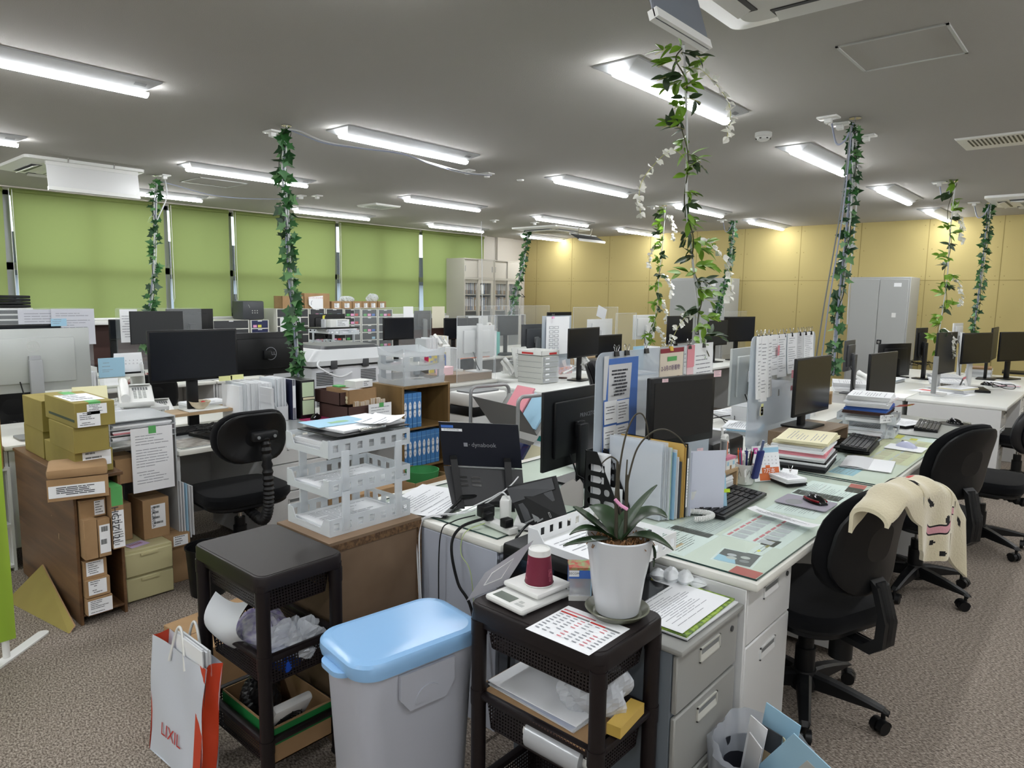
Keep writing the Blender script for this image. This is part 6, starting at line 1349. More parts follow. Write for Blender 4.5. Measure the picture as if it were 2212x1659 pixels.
q = MB(); q.text('DECZ003A', .024, INKD, Vector((-3.827, 1.462, .39))-TN.location, (0, 0, -1), (0, 1, 0)); q.build('printed_code', TN)
for i in range(5): q = MB(); q.box(-.12, 0, 0, .12+.006*i, .006, .36-.02*i, SKYB if i == 2 else PAPER2, 0); tag(q.build('hanging_file', None, (-3.94, 1.605+.009*i, .20+.012*i), .03*i), ['pale file hung at the right side of the rack, innermost', 'pale file hung at the right side of the rack, second', 'bluish file hung at the right side of the rack', 'pale file hung at the right side of the rack, fourth', 'outermost pale file hung at the right side of the rack'][i], 'file', 'files hung beside the rack')
carton('small white-labelled carton low beside the pale yellow cabinet', (-3.88, 1.57, .205), 0, .18, .13, .07, label=[('x', .3, .1, .9, .9, 4)])
carton('carton standing on the floor under the small labelled carton', (-3.89, 1.57, 0), 0, .17, .12, .204)
T = thing('waste_bin', 'round black waste bin beside the pale yellow cabinet', 'waste bin', (-3.56, 1.62, 0)); q = MB(); q.lathe([(0, .004), (.088, 0), (.105, .26), (.110, .262), (.110, .252), (.101, .25), (.085, .01), (0, .01)], BLACK, 32); q.build('bin', T)
carton('brown carton half hidden behind the left trolley', (-2.78, 1.36, 0), .08, .34, .42, .20)
# low bookcase at the left edge
T = thing('bookcase', 'low white bookcase of files cut by the left edge', 'bookcase', (-4.78, .62, 0))
for nm, b in (('side_panel', (-.15, -.4, 0, .15, -.385, .60)), ('side_panel', (-.15, .385, 0, .15, .4, .60)), ('shelf', (-.15, -.385, .585, .15, .385, .60)), ('shelf', (-.15, -.385, .26, .15, .385, .275)), ('shelf', (-.15, -.385, .02, .15, .385, .035))): q = MB(); q.box(*b, STEELW); q.build(nm, T)
files('white files standing on top of the low bookcase', (-4.76, .72, .601), 0, 16, .022, .22, .31, [PAPER, FROST, PAPER2], grp='files on the low bookcase', seed=5, labels=['white file on the low bookcase, number %s from the camera side' % s for s in ('one', 'two', 'three', 'four', 'five', 'six', 'seven', 'eight', 'nine', 'ten', 'eleven', 'twelve', 'thirteen', 'fourteen', 'fifteen', 'sixteen')])
files('black file in the low bookcase', (-4.76, .76, .276), 0, 10, .035, .24, .28, [BLACK, DGREY, PAPER2], grp='ring files in the low bookcase', seed=6, spine=True, labels=['dark ring file in the low bookcase, number %s from the camera side' % s for s in ('one', 'two', 'three', 'four', 'five', 'six', 'seven', 'eight', 'nine', 'ten')])
carton('tan document case leaning at the end of the low bookcase', (-4.74, .965, .601), 0, .24, .05, .32, mat('tan case', (176, 140, 80), .7))
# lime banner panel
LIMEF = mat('lime green fabric', (168, 196, 74), .8, trans=(150, 190, 60))
T = thing('fabric_screen', 'lime green fabric screen on a white foot at the left edge', 'screen', (-3.52, .45, 0))
q = MB(); q.grid(lambda u, v: (.02+.004*math.sin(v*8), -.45+.745*u, .09+1.2*v), 10, 16, LIMEF); q.build('fabric', T)
for y in (.26, -.45): q = MB(); q.cyl((0, y, 0), (0, y, 1.32), .014, WHITE); q.build('pole', T)
q = MB(); q.prism(rrect(-.02, .27, .44, .05, .024, 6), 0, .008, WHITE); q.v = [Matrix.Translation((0, .27, 0))@Matrix.Rotation(-.85, 4, 'Z')@Matrix.Translation((0, -.27, 0))@v for v in q.v]; q.build('foot', T)

# ================================================================== ROW C (screens face us) and ROW D behind it
desk('white desk of the left row with drawers and small black chair', -4.63, -3.85, 1.62, 3.20, 1, ((.50, .47, 3),))
desk('white desk of the left row behind the plywood shelf', -4.63, -4.185, 1.26, 1.615, 1, ())
desk('desk under the black monitor with round logo', -5.42, -4.64, 1.0, 3.0, -1, ((.1, .4, 3),))
GR = mat('desk mat photographs', (170, 168, 160), .3, mix=((120, 112, 104), 26, 4))
q = MB(); q.box(-.2, -.7, 0, .2, .6, .002, mat('grey desk mat', (176, 180, 180), .2, coat=.5)); tag(q.build('desk_mat', None, (-4.08, 2.35, .7205)), 'glossy grey desk mat with papers beneath, left row', 'desk mat')
q = MB(); q.box(-.12, -.3, .0, .12, .28, .001, GR); tag(q.build('pressed_paper', None, (-4.02, 1.95, .723)), 'old photographs pressed under the left desk mat', 'paper')
monitor('big black monitor at the left desk with yellow tags', (325, 712, 517, 822), -4.45, zb=.722, stand='legs', neck=.40)
for i, px_ in enumerate((487, 512)):
    p = atx(px_, 816-i*3, -4.44); q = MB(); q.box(0, -.045, -.02, .0012, .045, .012, NOTE); tag(q.build('sticky_note', None, p), ['yellow tag under the left big monitor, left one', 'yellow tag under the left big monitor, right one'][i], 'sticky note')
D0 = 'DELL'
monitor('black monitor back with round silver logo behind the upright files', (518, 717, 655, 790), -4.87, back=True, zb=.722, ext=-.12, logo=(D0, .036, .0, -.10, LOGO), hh=.32, cable=False, neck=.24)
SILM = mat('silver monitor shell', (176, 180, 178), .35, .15)
monitor('large silver monitor back cut by the left edge', (-60, 710, 200, 846), -4.86, back=True, zb=.722, col=SILM, logo=(D0, .026, .45, .0, mat('silver logo', (196, 198, 196), .3)), footc=mat('silver stand', (150, 152, 154), .35, .2), neck=.46)
monitor('black monitor top with a blue note behind the silver monitor', (-40, 701, 138, 790), -7.0, zb=.722, w=None)
p = atx(127, 697, -6.98); q = MB(); q.box(0, -.06, -.03, .001, .06, .035, SKYB); lines(q, lambda u, v: (.0014, -.06+.12*u, .035-.06*v), 3, INK); tag(q.build('sticky_note', None, p), 'pale blue note on the black monitor at left', 'sticky note')
T = thing('monitor_riser', 'light wood riser with bowl and tablet on the left desk', 'monitor stand', (-4.50, 2.02, .722)); q = MB(); q.box(-.10, -.36, .09, .10, .34, .108, PLY); q.build('board', T)
for y in (-.36, .32): q = MB(); q.box(-.10, y, 0, .10, y+.018, .09, PLY); q.build('side', T)
q = MB(); q.box(-.085, -.13, 0, .085, .13, .008, WHITE, .004); tag(q.build('tablet', None, (-4.49, 2.06, .8305)), 'white tablet under the pale bowl', 'tablet')
T = thing('bowl', 'pale marbled bowl on the white tablet', 'bowl', (-4.47, 2.03, .839)); q = MB(); q.lathe([(0, .0), (.025, 0), (.05, .02), (.066, .05), (.063, .05), (.046, .022), (.02, .006), (0, .006)], mat('marbled cream', (214, 196, 160), .4, mix=((226, 214, 190), 30, 3)), 32); q.build('bowl', T)
q = MB(); q.lathe([(0, .012), (.018, .02), (.014, .045), (0, .05)], RED, 14, (.0, .02, 0)); tag(q.build('red_candy', None, (-4.47, 2.03, .839)), 'red item inside the pale bowl', 'trinket')
q = MB(); q.box(-.05, -.055, 0, .05, .055, .04, MGREY, .002); tag(q.build('card_case', None, (-4.48, 2.27, .8305)), 'grey metal card case at the end of the left riser', 'case')
laptop_closed('closed black laptop with tangled cables on the left desk', (-4.11, 2.03, .7235), .15, .36, .26)
q = MB(); rr = random.Random(14)
for k in range(7):
    P = [(rr.uniform(-.09, .09), rr.uniform(-.15, .12), rr.uniform(.002, .04)) for _ in range(7)]; q.tube(bez(P, 8), .0022, BLACK, 5)
tag(q.build('tangled_cable', None, (-4.15, 1.96, .747)), 'tangle of black cables on the closed left laptop', 'cable')
keyboard('black keyboard half under the left wooden riser', (-4.33, 1.95, .7235), 0, L_=.40)
mouse('black mouse on the closed left laptop', (-4.11, 2.12, .747), 2.4)
T = thing('mouse_mat', 'raspberry pink heart-like mouse mat on the left desk', 'mouse mat', (-4.20, 2.70, .7225)); q = MB(); q.lathe([(0, 0), (.10, 0), (.10, .003), (0, .003)], mat('raspberry pink', (160, 40, 90), .7), 24); q.lathe([(0, 0), (.07, 0), (.07, .0029), (0, .0029)], MATS['raspberry pink'], 24, (-.08, .06, 0)); q.build('pad', T)
mouse('black mouse on the raspberry pink mat', (-4.18, 2.70, .726), 2.2)
files('white document files beside the left monitor', (-4.42, 2.33, .722), PI/2*.0, 9, .026, .24, .27, [PAPER, PAPER2, FROST], grp='white files beside the left monitor', seed=2, labels=['white file %s of the upright row beside the left monitor' % s for s in ('first', 'second', 'third', 'fourth', 'fifth', 'sixth', 'seventh', 'eighth', 'last')])
T = thing('magazine_holder', 'white slanted cardboard magazine holder on the left desk', 'file holder', (-4.40, 2.505, .722)); q = MB()
for y in (-.045, .043): q.prism([(-.12, 0), (.12, 0), (.12, .10), (-.02, .25), (-.12, .26)], y, y+.002, PAPER2, ax='y')
q.box(.118, -.045, 0, .12, .045, .10, PAPER2); q.box(-.12, -.045, 0, -.118, .045, .26, PAPER2); q.box(-.12, -.045, 0, .12, .045, .002, PAPER2); q.build('holder', T)
files('clear files in the white holder', (-4.40, 2.505, .725), 0, 5, .016, .20, .29, [FROST, PAPER, CLEARF], grp='files in the white holder', seed=8, labels=['clear file %s in the white slanted holder' % s for s in ('first', 'second', 'third', 'fourth', 'fifth')])
files('navy ring file with white spine', (-4.38, 2.585, .722), 0, 1, .035, .24, .28, [mat('navy cover', (24, 30, 60), .5)], spine=True)
T = thing('file_tower', 'black two-tier file holder with pale green notes', 'file holder', (-4.37, 2.68, .722)); q = MB(); q.box(-.13, -.055, 0, .13, .055, .27, BLACK, .003); q.build('case', T)
for z in (.03, .155): q = MB(); q.box(.1305, -.045, z, .133, .045, z+.10, NOTEG); q.build('note', T)
q = MB(); q.box(.1305, -.04, .135, .134, .05, .15, CREAM); q.build('label', T)
q = MB(); q.prism([(-.06, 0), (.06, 0), (.0, .14)], -.001, .001, mat('pale lilac card', (190, 180, 220), .6), ax='x'); [q.box(.0012, -.045+.008*i, .012+.018*i, .0016, .045-.008*i, .02+.018*i, mat('violet stripe', (110, 90, 170), .6)) for i in range(5)]; tag(q.build('card_cutout', None, (-4.50, 2.44, .8305)), 'triangular violet striped card behind the grey case', 'card')
stack('slanting clear sleeve of papers beside the left riser', (-4.28, 2.36, .722), 0, .02, .26, [(.25, PAPER2)], 'document_sleeve', 'papers', 0, text=False)
T = carton('maroon carton holding a smaller box, left desk', (-4.10, 2.97, .722), 0, .34, .36, .10, KRAFTD, open_=True, grp='document cartons on the left desk')
T = carton('upper maroon carton with torn brown box on the left desk', (-4.16, 2.93, .826), 0, .30, .30, .09, KRAFTD, open_=True, grp='document cartons on the left desk')
carton('torn brown box resting in the upper maroon carton', (-4.11, 2.95, .832), .02, .26, .24, .10, KRAFT, open_=True); stack('file tabs and papers inside the torn brown box', (-4.11, 2.95, .838), 0, .22, .24, [(.05, CREAM), (.02, PAPER2)], text=False)
carton('small white carton on top of the torn brown box', (-4.08, 2.99, .934), .1, .12, .16, .05, WHITE, label=[('x', .4, .1, .95, .9, 3)], seam=False)
q = MB(); q.box(-.04, -.03, 0, .04, .03, .012, GREEN, .004); tag(q.build('tape_piece', None, (-4.13, 2.86, .94)), 'scrap of pale green tape on the torn box', 'tape')
files('brown file tab', (-3.97, 3.0, .735), 0, 6, .045, .015, .12, [TAN, KRAFT], grp='tabbed cards in the lower maroon carton', seed=4, labels=['brown tabbed card %s in the lower carton' % s for s in ('first', 'second', 'third', 'fourth', 'fifth', 'sixth')])
hangsheet('white typed sheet with green tape hanging over the cartons', (-3.90, 3.04, .83), 0, .2, .20, PAPER, 8, lambda q, f: q.quad(f(.45, -.02), f(.65, -.02), f(.65, .14), f(.45, .14), GREEN), 'notice', .03)
chair('small black swivel chair with ribbed bracket at the left desk', -3.80, 1.93, math.radians(176), bz=.66, bh=.29, bw=.42, style='bellows', z=.46, r_=.13, taper=0, tilt=.08)
# things on the rack at left
phone('white desk phone on the rack at left', (-4.30, 1.58, .925), -.3)
T = thing('desk_calendar', 'cream flip calendar on the left rack, back towards us', 'calendar', (-4.36, 1.36, .925), -.2)
q = MB(); q.add([(.05, -.085, 0), (.05, .085, 0), (0, .085, .13), (0, -.085, .13), (-.05, -.085, 0), (-.05, .085, 0)], [(0, 1, 2, 3), (4, 5, 2, 3)], mat('cream card', (222, 218, 178), .7)); q.text('calendar', .016, INKD, (.03, -.01, .08), (0, 1, 0), (-.05, 0, .13)); q.build('stand', T)
T2 = thing('side_table', 'pale low table top carrying the left phone', 'table', (-4.36, 1.42, 0)); q = MB(); q.box(-.17, -.24, .905, .17, .3, .923, STEELW); q.build('top', T2)
for a in (-.15, .15):
    for b in (-.22, .27): q = MB(); q.cyl((a, b, .7215), (a, b, .905), .01, STEELW); q.build('leg', T2)
sheet('white typed page on the pale table by the phone', (-4.25, 1.50, .924), .2, .2, .14, PAPER, 8); q = MB(); q.box(-.04, -.05, 0, .04, .05, .03, WHITE, .002); tag(q.build('small_box', None, (-4.25, 1.36, .925)), 'small white box near the cream calendar', 'box')
# row D objects seen over the monitors
T = thing('desk_organizer', 'white four-shelf letter sorter behind the left desks', 'sorter', (-5.25, 1.80, .722), 0)
for y in (-.15, .145): q = MB(); q.prism([(-.13, 0), (.15, 0), (.11, .36), (-.13, .36)], y, y+.005, WHITE, ax='y'); q.build('side_panel', T)
for z in (.01, .10, .19, .28): q = MB(); q.box(-.13, -.15, z, .145-z*.11, .15, z+.004, WHITE); q.box(.14-z*.11, -.15, z, .146-z*.11, .15, z+.02, WHITE); q.build('shelf', T)
T = thing('desk_calendar', 'spiral desk calendar on the white letter sorter', 'calendar', (-5.22, 1.88, 1.01), 0); q = MB(); q.add([(.04, -.09, 0), (.04, .09, 0), (0, .09, .15), (0, -.09, .15), (-.04, -.09, 0), (-.04, .09, 0)], [(0, 1, 2, 3), (4, 5, 2, 3)], PAPER); q.build('stand', T)
q = MB()
for i in range(4):
    for j in range(7): q.text(str((i*7+j) % 30+1), .012, INKD, (.042-.04*(.35+.15*i), -.075+j*.025, .15*(.65-.15*i)+.001), (0, 1, 0), (-.04, 0, .15))
q.box(.038, -.09, .0, .043, .09, .02, BLACK); q.build('page', T)
q = MB(); q.box(-.01, -.08, 0, .0, .08, .13, SKYB); lines(q, lambda u, v: (.0005, -.07+.1*u, .11-.09*v), 6, INK); tag(q.build('tissue_pack', None, (-5.12, 1.74, 1.01)), 'blue and white printed packet leaning on the letter sorter', 'packet')
files('white files left of the letter sorter', (-5.2, 1.60, .722), 0, 4, .016, .22, .33, [PAPER], grp='white files left of the letter sorter', seed=21, labels=['white file %s beside the letter sorter' % s for s in ('first', 'second', 'third', 'fourth')])
def acr(lab, px_, xc, feet=False, sheets=(), th=.004, m=None, r=.02):
    l, t_, r_, b_ = px_; C, ww, z0, z1, yw = corners(px_, xc); z0 = .724
    return flatpanel('acrylic_screen', lab, (xc, C.y-ww/2), (xc, C.y+ww/2), z0, z1, m or CLEAR, th, 'partition', r, feet)
acr('clear acrylic screen with two grey sheets at far left', (-20, 665, 205, 790), -7.32)
hangsheet('wide faint chart sheet clipped to the far left screen', atx(102, 668, -7.29), 0, .45, .30, mat('grey tinted paper', (200, 202, 210), .6), 10, None, 'chart_sheet', .003); hangsheet('second faint chart sheet, right half of the pair at far left', atx(157, 667, -7.28), 0, .35, .33, MATS['grey tinted paper'], 12, None, 'chart_sheet', .003)
hangsheet('white sheet clipped beside the first dark grey monitor', atx(277, 668, -7.28), 0, .16, .32, PAPER, 10, None, 'chart_sheet', .003)
acr('clear acrylic screen in front of the second dark monitor', (255, 665, 440, 760), -7.32)
monitor('dark grey monitor facing us at the left, left of the glossy screen', (283, 672, 398, 742), -6.98, zb=.722, scr=SCREENM, bez=.004, tilt=.0)
monitor('black monitor back behind clear acrylic, left row by the blinds', (360, 667, 461, 742), -7.7, back=True, zb=.722)
monitor('small black monitor far left beside the yellow note', (236, 690, 262, 735), -7.8, zb=.722)
stack('pale card and notes standing by the small far monitor', (-7.0, 2.35, .722), 0, .12, .1, [(.1, PAPER), (.05, mat('teal card', (110, 190, 180), .6)), (.07, CREAM)], 'card_stack', 'cards', .01, text=False)
FCH = mat('patterned cushion fabric', (206, 198, 190), .9, mix=((120, 40, 40), 38, 2))
chair('black chair with a patterned cushion behind the left desks', -5.95, 2.25, math.radians(175), bz=.62, bh=.34, backm=FCH)
chair('second chair with red patterned cushion near the left phone', -5.95, 1.35, math.radians(170), bz=.62, bh=.34, backm=FCH)
phone('white phone on the far left row near the letter sorter', (-5.0, 1.98, .722), -.2)
# copier
COP = mat('copier grey', (196, 198, 202), .4); T = thing('copier', 'large pale grey copier with open vents seen from its rear side', 'copier', (-5.22, 3.55, 0))
q = MB(); q.box(-.30, -.40, .04, .30, .42, .985, COP, .01); q.build('body', T)
q = MB(); q.box(-.31, -.41, .985, .31, .43, 1.0, BLACK, .003); q.build('gap_band', T)
q = MB(); q.loft([[(u, v, z) for u, v in rrect(0, 0.01, a, b, .05)] for z, a, b in ((1.0, .63, .86), (1.04, .64, .87), (1.115, .52, .68), (1.125, .50, .66))], mat('scanner white', (204, 207, 208), .35)); q.build('scanner_lid', T)
q = MB(); q.loft([[(u, v, z) for u, v in rrect(-.02, .06, a, b, .05)] for z, a, b in ((1.123, .50, .62), (1.145, .46, .56), (1.15, .44, .54))], DGREY); q.build('document_feeder', T)
for (y, z, n_) in ((-.28, .90, 8), (.16, .90, 8), (-.28, .72, 8)):
    q = MB(); [q.box(.3005, y-.08, z-.06+i*.014, .303, y+.08, z-.053+i*.014, DGREY) for i in range(n_)]; q.build('vent', T)
q = MB(); q.tube(bez([(.315, -.34, 1.05), (.37, -.38, 1.0), (.38, -.2, .91), (.31, -.02, .93)], 8), .008, WCAB, 8); q.build('cable', T)
for y in (-.2, .12): q = MB(); q.box(.30, y-.03, .97, .325, y+.03, 1.04, DGREY, .003); q.build('hinge', T)
T = thing('fax_machine', 'small white fax machine on a stand beyond the ivy pole', 'fax machine', (-5.05, 2.86, .722), 0); q = MB(); q.box(-.15, -.12, 0, .15, .12, .12, WHITE, .02); q.build('body', T); q = MB(Matrix.Translation((-.08, 0, .12))@Matrix.Rotation(.5, 4, 'Y')); q.box(-.08, -.09, 0, .06, .09, .008, LGREY); q.build('paper_tray', T)
# wood veneer shelf with paper reams
VEN = mat('oak veneer', (142, 114, 70), .45, wood=((120, 94, 56), 12, 2)); T = thing('shelf_unit', 'brown wood veneer shelf holding blue paper reams', 'shelf', (-4.115, 3.505, 0)); hx, hy = .185, .24
for nm, b in (('side_panel', (-hx, -hy, 0, hx, -hy+.02, .92)), ('side_panel', (-hx, hy-.02, 0, hx, hy, .92)), ('back_panel', (-hx, -hy+.02, 0, -hx+.01, hy-.02, .90)), ('top', (-hx, -hy+.0201, .90, hx, hy-.0201, .92)), ('shelf_board', (-hx+.01, -hy+.02, .585, hx-.01, hy-.02, .60)), ('shelf_board', (-hx+.01, -hy+.02, .285, hx-.01, hy-.02, .30)), ('shelf_board', (-hx+.01, -hy+.02, .04, hx-.01, hy-.02, .055))): q = MB(); q.box(*b, VEN, .002, 1); q.build(nm, T)
REAM = mat('blue ream wrapper', (74, 132, 192), .4)
def ream_proto():
    t = thing('paper_ream', 'x', 'paper ream'); q = MB(); q.box(-.105, -.021, 0, .105, .021, .262, REAM, .002, 1); q.build('wrapper', t)
    q = MB()
    for zc in (.165, .11): q.add([(.1062, .013*math.cos(a)*abs(math.cos(a))**.3, zc+.034*math.sin(a)) for a in [k*PI/8 for k in range(16)]], [tuple(range(16))], PAPER)
    q.text('A4', .012, NAVY, (.1067, 0, .175), (0, 1, 0), (0, 0, 1)); q.text('紙', .012, NAVY, (.1067, 0, .105), (0, 1, 0), (0, 0, 1)); q.box(.1061, -.02, .03, .1064, .02, .033, SKYB); q.box(.1061, -.02, .225, .1064, .02, .227, SKYB); q.build('printed_band', t); return t
rp = ream_proto(); nm_ = ['leftmost', 'second from left', 'third from left', 'fourth from left', 'fifth from left', 'sixth from left', 'seventh from left', 'eighth from left']
for row, (z, n_) in enumerate(((.601, 4), (.301, 8))):
    for i in range(n_):
        p = (-4.115+.06, 3.505-hy+.045+i*.0455, z); l_ = 'blue paper ream, %s on the %s shelf' % (nm_[i], ('upper', 'lower')[row])
        if row == 0 and i == 0: rp.location = p; rp['label'] = l_; rp['group'] = 'blue paper reams'
        else: dup(rp, p, 0, l_, 'blue paper reams')
T = thing('letter_tray_rack', 'frosted three-tier tray stack on the wood veneer shelf', 'letter tray', (-4.10, 3.50, .9205)); FR2 = mat('milky clear plastic', (214, 220, 224), .35, alpha=.6)
for i in range(3):
    q = MB(); z = i*.105; q.box(-.15, -.20, z, .15, .20, z+.004, FR2)
    prof = lambda u, s=0: .035+.028*math.cos(u*PI*2)**2
    for sy in (-1, 1): q.add([(-.15+.3*k/8, sy*.2, z) for k in range(9)]+[(-.15+.3*k/8, sy*.21, z+(.065-.03*math.sin(PI*k/8))) for k in range(9)], [(k, k+1, k+10, k+9) for k in range(8)], FR2)
    for sx in (-1, 1): q.add([(sx*.15, -.2+.4*k/8, z) for k in range(9)]+[(sx*.158, -.2+.4*k/8, z+.065-(.0 if sx > 0 else .0)-.03*(sx > 0)*math.sin(PI*k/8)) for k in range(9)], [(k, k+1, k+10, k+9) for k in range(8)], FR2)
    q.build('tray', T)
    if i < 2:
        for sx, sy in ((-1, -1), (1, -1), (1, 1), (-1, 1)): q = MB(); q.box(sx*.14-.012, sy*.17-.025, z+.035, sx*.14+.012, sy*.17+.025, z+.105, FR2, .002); q.build('post', T)
carton('open carton with a green bin beyond the laptop desk', (-3.5, 3.0, 0), .1, .36, .34, .40, KRAFT, open_=True); q = MB(); q.lathe([(.0, .30), (.10, .30), (.115, .42), (.11, .42)], mat('green bin', (60, 140, 80), .5), 20); tag(q.build('green_bin', None, (-3.47, 3.05, .01)), 'green and blue bin standing in the open carton', 'bin')
carton('dark patterned carton standing under the letter rack', (-3.45, 2.55, 0), 0, .3, .3, .42, KRAFT)
# shredder
T = thing('shredder', 'white shredder with black band and grey top', 'shredder', (-4.03, 4.16, 0)); q = MB(); q.box(-.15, -.20, .02, .15, .2, .62, WHITE, .015); q.build('bin', T); q = MB(); q.box(-.152, -.202, .62, .152, .202, .69, BLACK, .004); q.build('band', T)
q = MB(); q.box(-.15, -.2, .69, .15, .2, .80, WHITE, .02); q.build('head', T); q = MB(); q.prism(rrect(0, 0, .22, .34, .05), .80, .812, MGREY); q.build('slot_cover', T)
hq = hangsheet('typed instruction sheet on the white shredder', (-3.872, 4.12, .55), 0, .14, .14, PAPER, 7, None, 'instruction_sheet', 0)
# book cart, turned a little
T = thing('book_truck', 'grey steel book truck with sloping shelf of pink and blue files', 'book truck', (-3.42, 3.91, 0), math.radians(-13)); L2 = .31; D2 = .18
GS = mat('grey enamel tube', (150, 152, 152), .35, .2)
for sx in (-1, 1):
    q = MB(); q.tube([(sx*L2, -D2, .08)]+[(sx*L2, -D2+.05-.05*math.cos(a), .84+.05*math.sin(a)) for a in [k*PI/10 for k in range(6)]]+[(sx*L2, D2-.05+.05*math.sin(a), .84+.05*math.cos(a)) for a in [k*PI/10 for k in range(6)]]+[(sx*L2, D2, .08)], .014, GS, 8); q.build('end_frame', T)
    for sy in (-1, 1): caster(T, sx*L2, sy*D2, sx+sy, r=.03, top=.08)
q = MB(); SH = mat('grey enamel sheet', (132, 133, 131), .45)
for (z0, dz) in ((.60, .22), (.26, .22)):
    q = MB(); q.prism([(-D2+.01, z0+dz), (0, z0), (D2-.01, z0+dz), (D2-.006, z0+dz), (0, z0-.006), (-D2+.006, z0+dz)], -L2+.01, L2-.01, SH, ax='x', cap=False); q.build('sloping_shelf', T)
q = MB(); q.box(-L2, -D2, .14, L2, D2, .15, SH); q.build('base_shelf', T)
def cartfile(lab, x, z0, m, w_=.02, h=.30, side=1, red=False, text=None):
    q = MB(); q.box(-.11, 0, 0, .11, w_, h, m); 
    if red: q.box(-.09, -.001, h*.35, .09, 0, h*.5, RED); q.box(-.1, -.001, h*.55, .1, 0, h*.75, PAPER)
    if text: q.text(text, .03, INKD, (0, -.0015, h*.65), (1, 0, 0), (0, 0, 1))
    M = Matrix.Translation(T.location)@Matrix.Rotation(T.rotation_euler.z, 4, 'Z')
    o = q.build('document_file', None); o.matrix_world = M@Matrix.Translation((x, .01, z0))@Matrix.Rotation(-.62*side, 4, 'X'); tag(o, lab, 'file', 'files on the book truck')
cartfile('pink printed file on the upper slope of the book truck', -.10, .635, PINK, .02, .29, 1, True, '保管') ; cartfile('second pink file behind the first on the book truck', -.08, .66, PINK, .012, .29); cartfile('pale blue file in a clear sleeve on the book truck', .15, .635, SKYB, .03, .28, 1)
for i, (lb, m) in enumerate((('maroon', MAROON), ('white', PAPER), ('orange', ORANGE), ('blue', BLUE), ('black and navy', NAVY), ('white spiral', PAPER2))): cartfile('%s book leaning on the lower slope of the book truck' % lb, -.2+i*.07, .30, m, .035, .2)
for i, (lb, m) in enumerate((('cream', CREAM), ('white', PAPER), ('teal', mat('teal cover', (30, 150, 140), .5)), ('pale grey', PAPER2))): 
    q = MB(); q.box(-.11, -.015, 0, .11, .015, .22, m); o = q.build('book', None); o.matrix_world = T.matrix_basis@Matrix.Translation((.2, .0+.035*i, .29+.03*i))@Matrix.Rotation(-.62, 4, 'X'); tag(o, lb+' book in the right half of the truck', 'book', 'books in the truck')
q = MB(); q.box(0, 0, 0, .02, .44, .70, STEELW, .003); tag(q.build('side_board', None, (-3.74, 4.22, 0)), 'pale side board standing behind the book truck', 'board')
monitor('black curved monitor back with brand lettering under the clear partition', (1172, 837, 1300, 1000), -1.95, back=True, zb=GZ, logo=('PRINCETON', .028, .28, -.35, mat('faint grey lettering', (160, 162, 166), .4)), w=.50, span=(-.2, .2), tilt=0, cable=True)
# ================================================================== WINDOW SIDE STORAGE
XF = -8.90
q = MB(); q.box(-9.33, 2.5, 0, XF, 7.6, .72, mat('dark brown sideboard', (70, 44, 36), .5), .004); q.box(-9.34, 2.48, .72, XF+.02, 7.62, .745, MATS['dark brown sideboard'])
tag(q.build('sideboard'), 'long dark brown sideboard beneath the green blinds', 'sideboard')
def tower(lab, y0, y1, z1, n, m=None, cols=(), x=XF, z0=.746, dep=.38, fm=None):
    m = m or OFFW; T = thing('drawer_tower', lab, 'drawer unit', (x-dep/2, (y0+y1)/2, z0), 0, 'plastic drawer towers'); h = z1-z0; a = (y1-y0)/2; hx_ = dep/2
    q = MB(); q.box(-hx_, -a, 0, hx_-.012, a, h, m); q.box(hx_-.012, -a, 0, hx_, -a+.012, h, m); q.box(hx_-.012, a-.012, 0, hx_, a, h, m)
    dz = h/n
    for i in range(n+1): q.box(hx_-.012, -a+.012, max(0, i*dz-.006), hx_, a-.012, min(h, i*dz+.006), m)
    q.build('frame', T); rr = random.Random(int(y0*100))
    for i in range(n):
        q = MB(); q.box(hx_-.010, -a+.014, i*dz+.008, hx_-.002, a-.014, (i+1)*dz-.008, fm or DGREY); q.box(hx_-.002, -.03, (i+1)*dz-.02, hx_+.001, .03, (i+1)*dz-.01, PAPER)
        for k in range(3):
            c_ = cols[(i*3+k) % len(cols)] if cols else None
            if c_ and rr.random() < .8: q.box(hx_-.002, -a*.75+k*a*.52, i*dz+.015, hx_, -a*.75+k*a*.52+a*.4, i*dz+.05, c_)
        q.build('drawer', T)
    return T
Y = lambda px_: atx(px_, 668, XF).y
C3 = [GREEN, NOTEP, SKYB, GREEN, NOTEP, RED]
tower('open wooden-look tower left of the ivy pole', Y(597), Y(668)-.01, 1.36, 5, cols=[]); tower('drawer tower behind the ivy pole', Y(669), Y(703)-.01, 1.36, 5, cols=C3)
tower('drawer tower with green, pink tags behind the tray stack', Y(704), Y(743)-.01, 1.355, 5, cols=C3); tower('drawer tower with a red tag, middle of the row', Y(744), Y(780)-.01, 1.35, 5, cols=[GREEN, NOTEP, RED])
tower('drawer tower with a blue tag, second from the right', Y(781), Y(816)-.01, 1.345, 5, cols=[GREEN, NOTEP, BLUE, None, None, SKYB]); tower('rightmost drawer tower with red tags', Y(817), Y(848), 1.34, 5, cols=[GREEN, NOTEP, RED, None, None, ROSE])
NV = mat('navy drawer front', (38, 44, 84), .4)
tower('small drawer unit at the left under the dark air purifier', Y(514)-.35, Y(540)-.02, 1.215, 4, fm=DGREY); tower('navy-fronted drawer unit right under the air purifier', Y(541), Y(584)-.03, 1.21, 4, cols=[NOTEP, YELLOW, SKYB], fm=NV)
PUR = mat('charcoal plastic', (62, 65, 70), .4); T = thing('air_purifier', 'charcoal cube-shaped air purifier before the green blinds', 'air purifier', (XF-.16, Y(549), 1.2165)); q = MB(); q.box(-.15, -.155, 0, .15, .155, .25, PUR, .02); q.build('body', T)
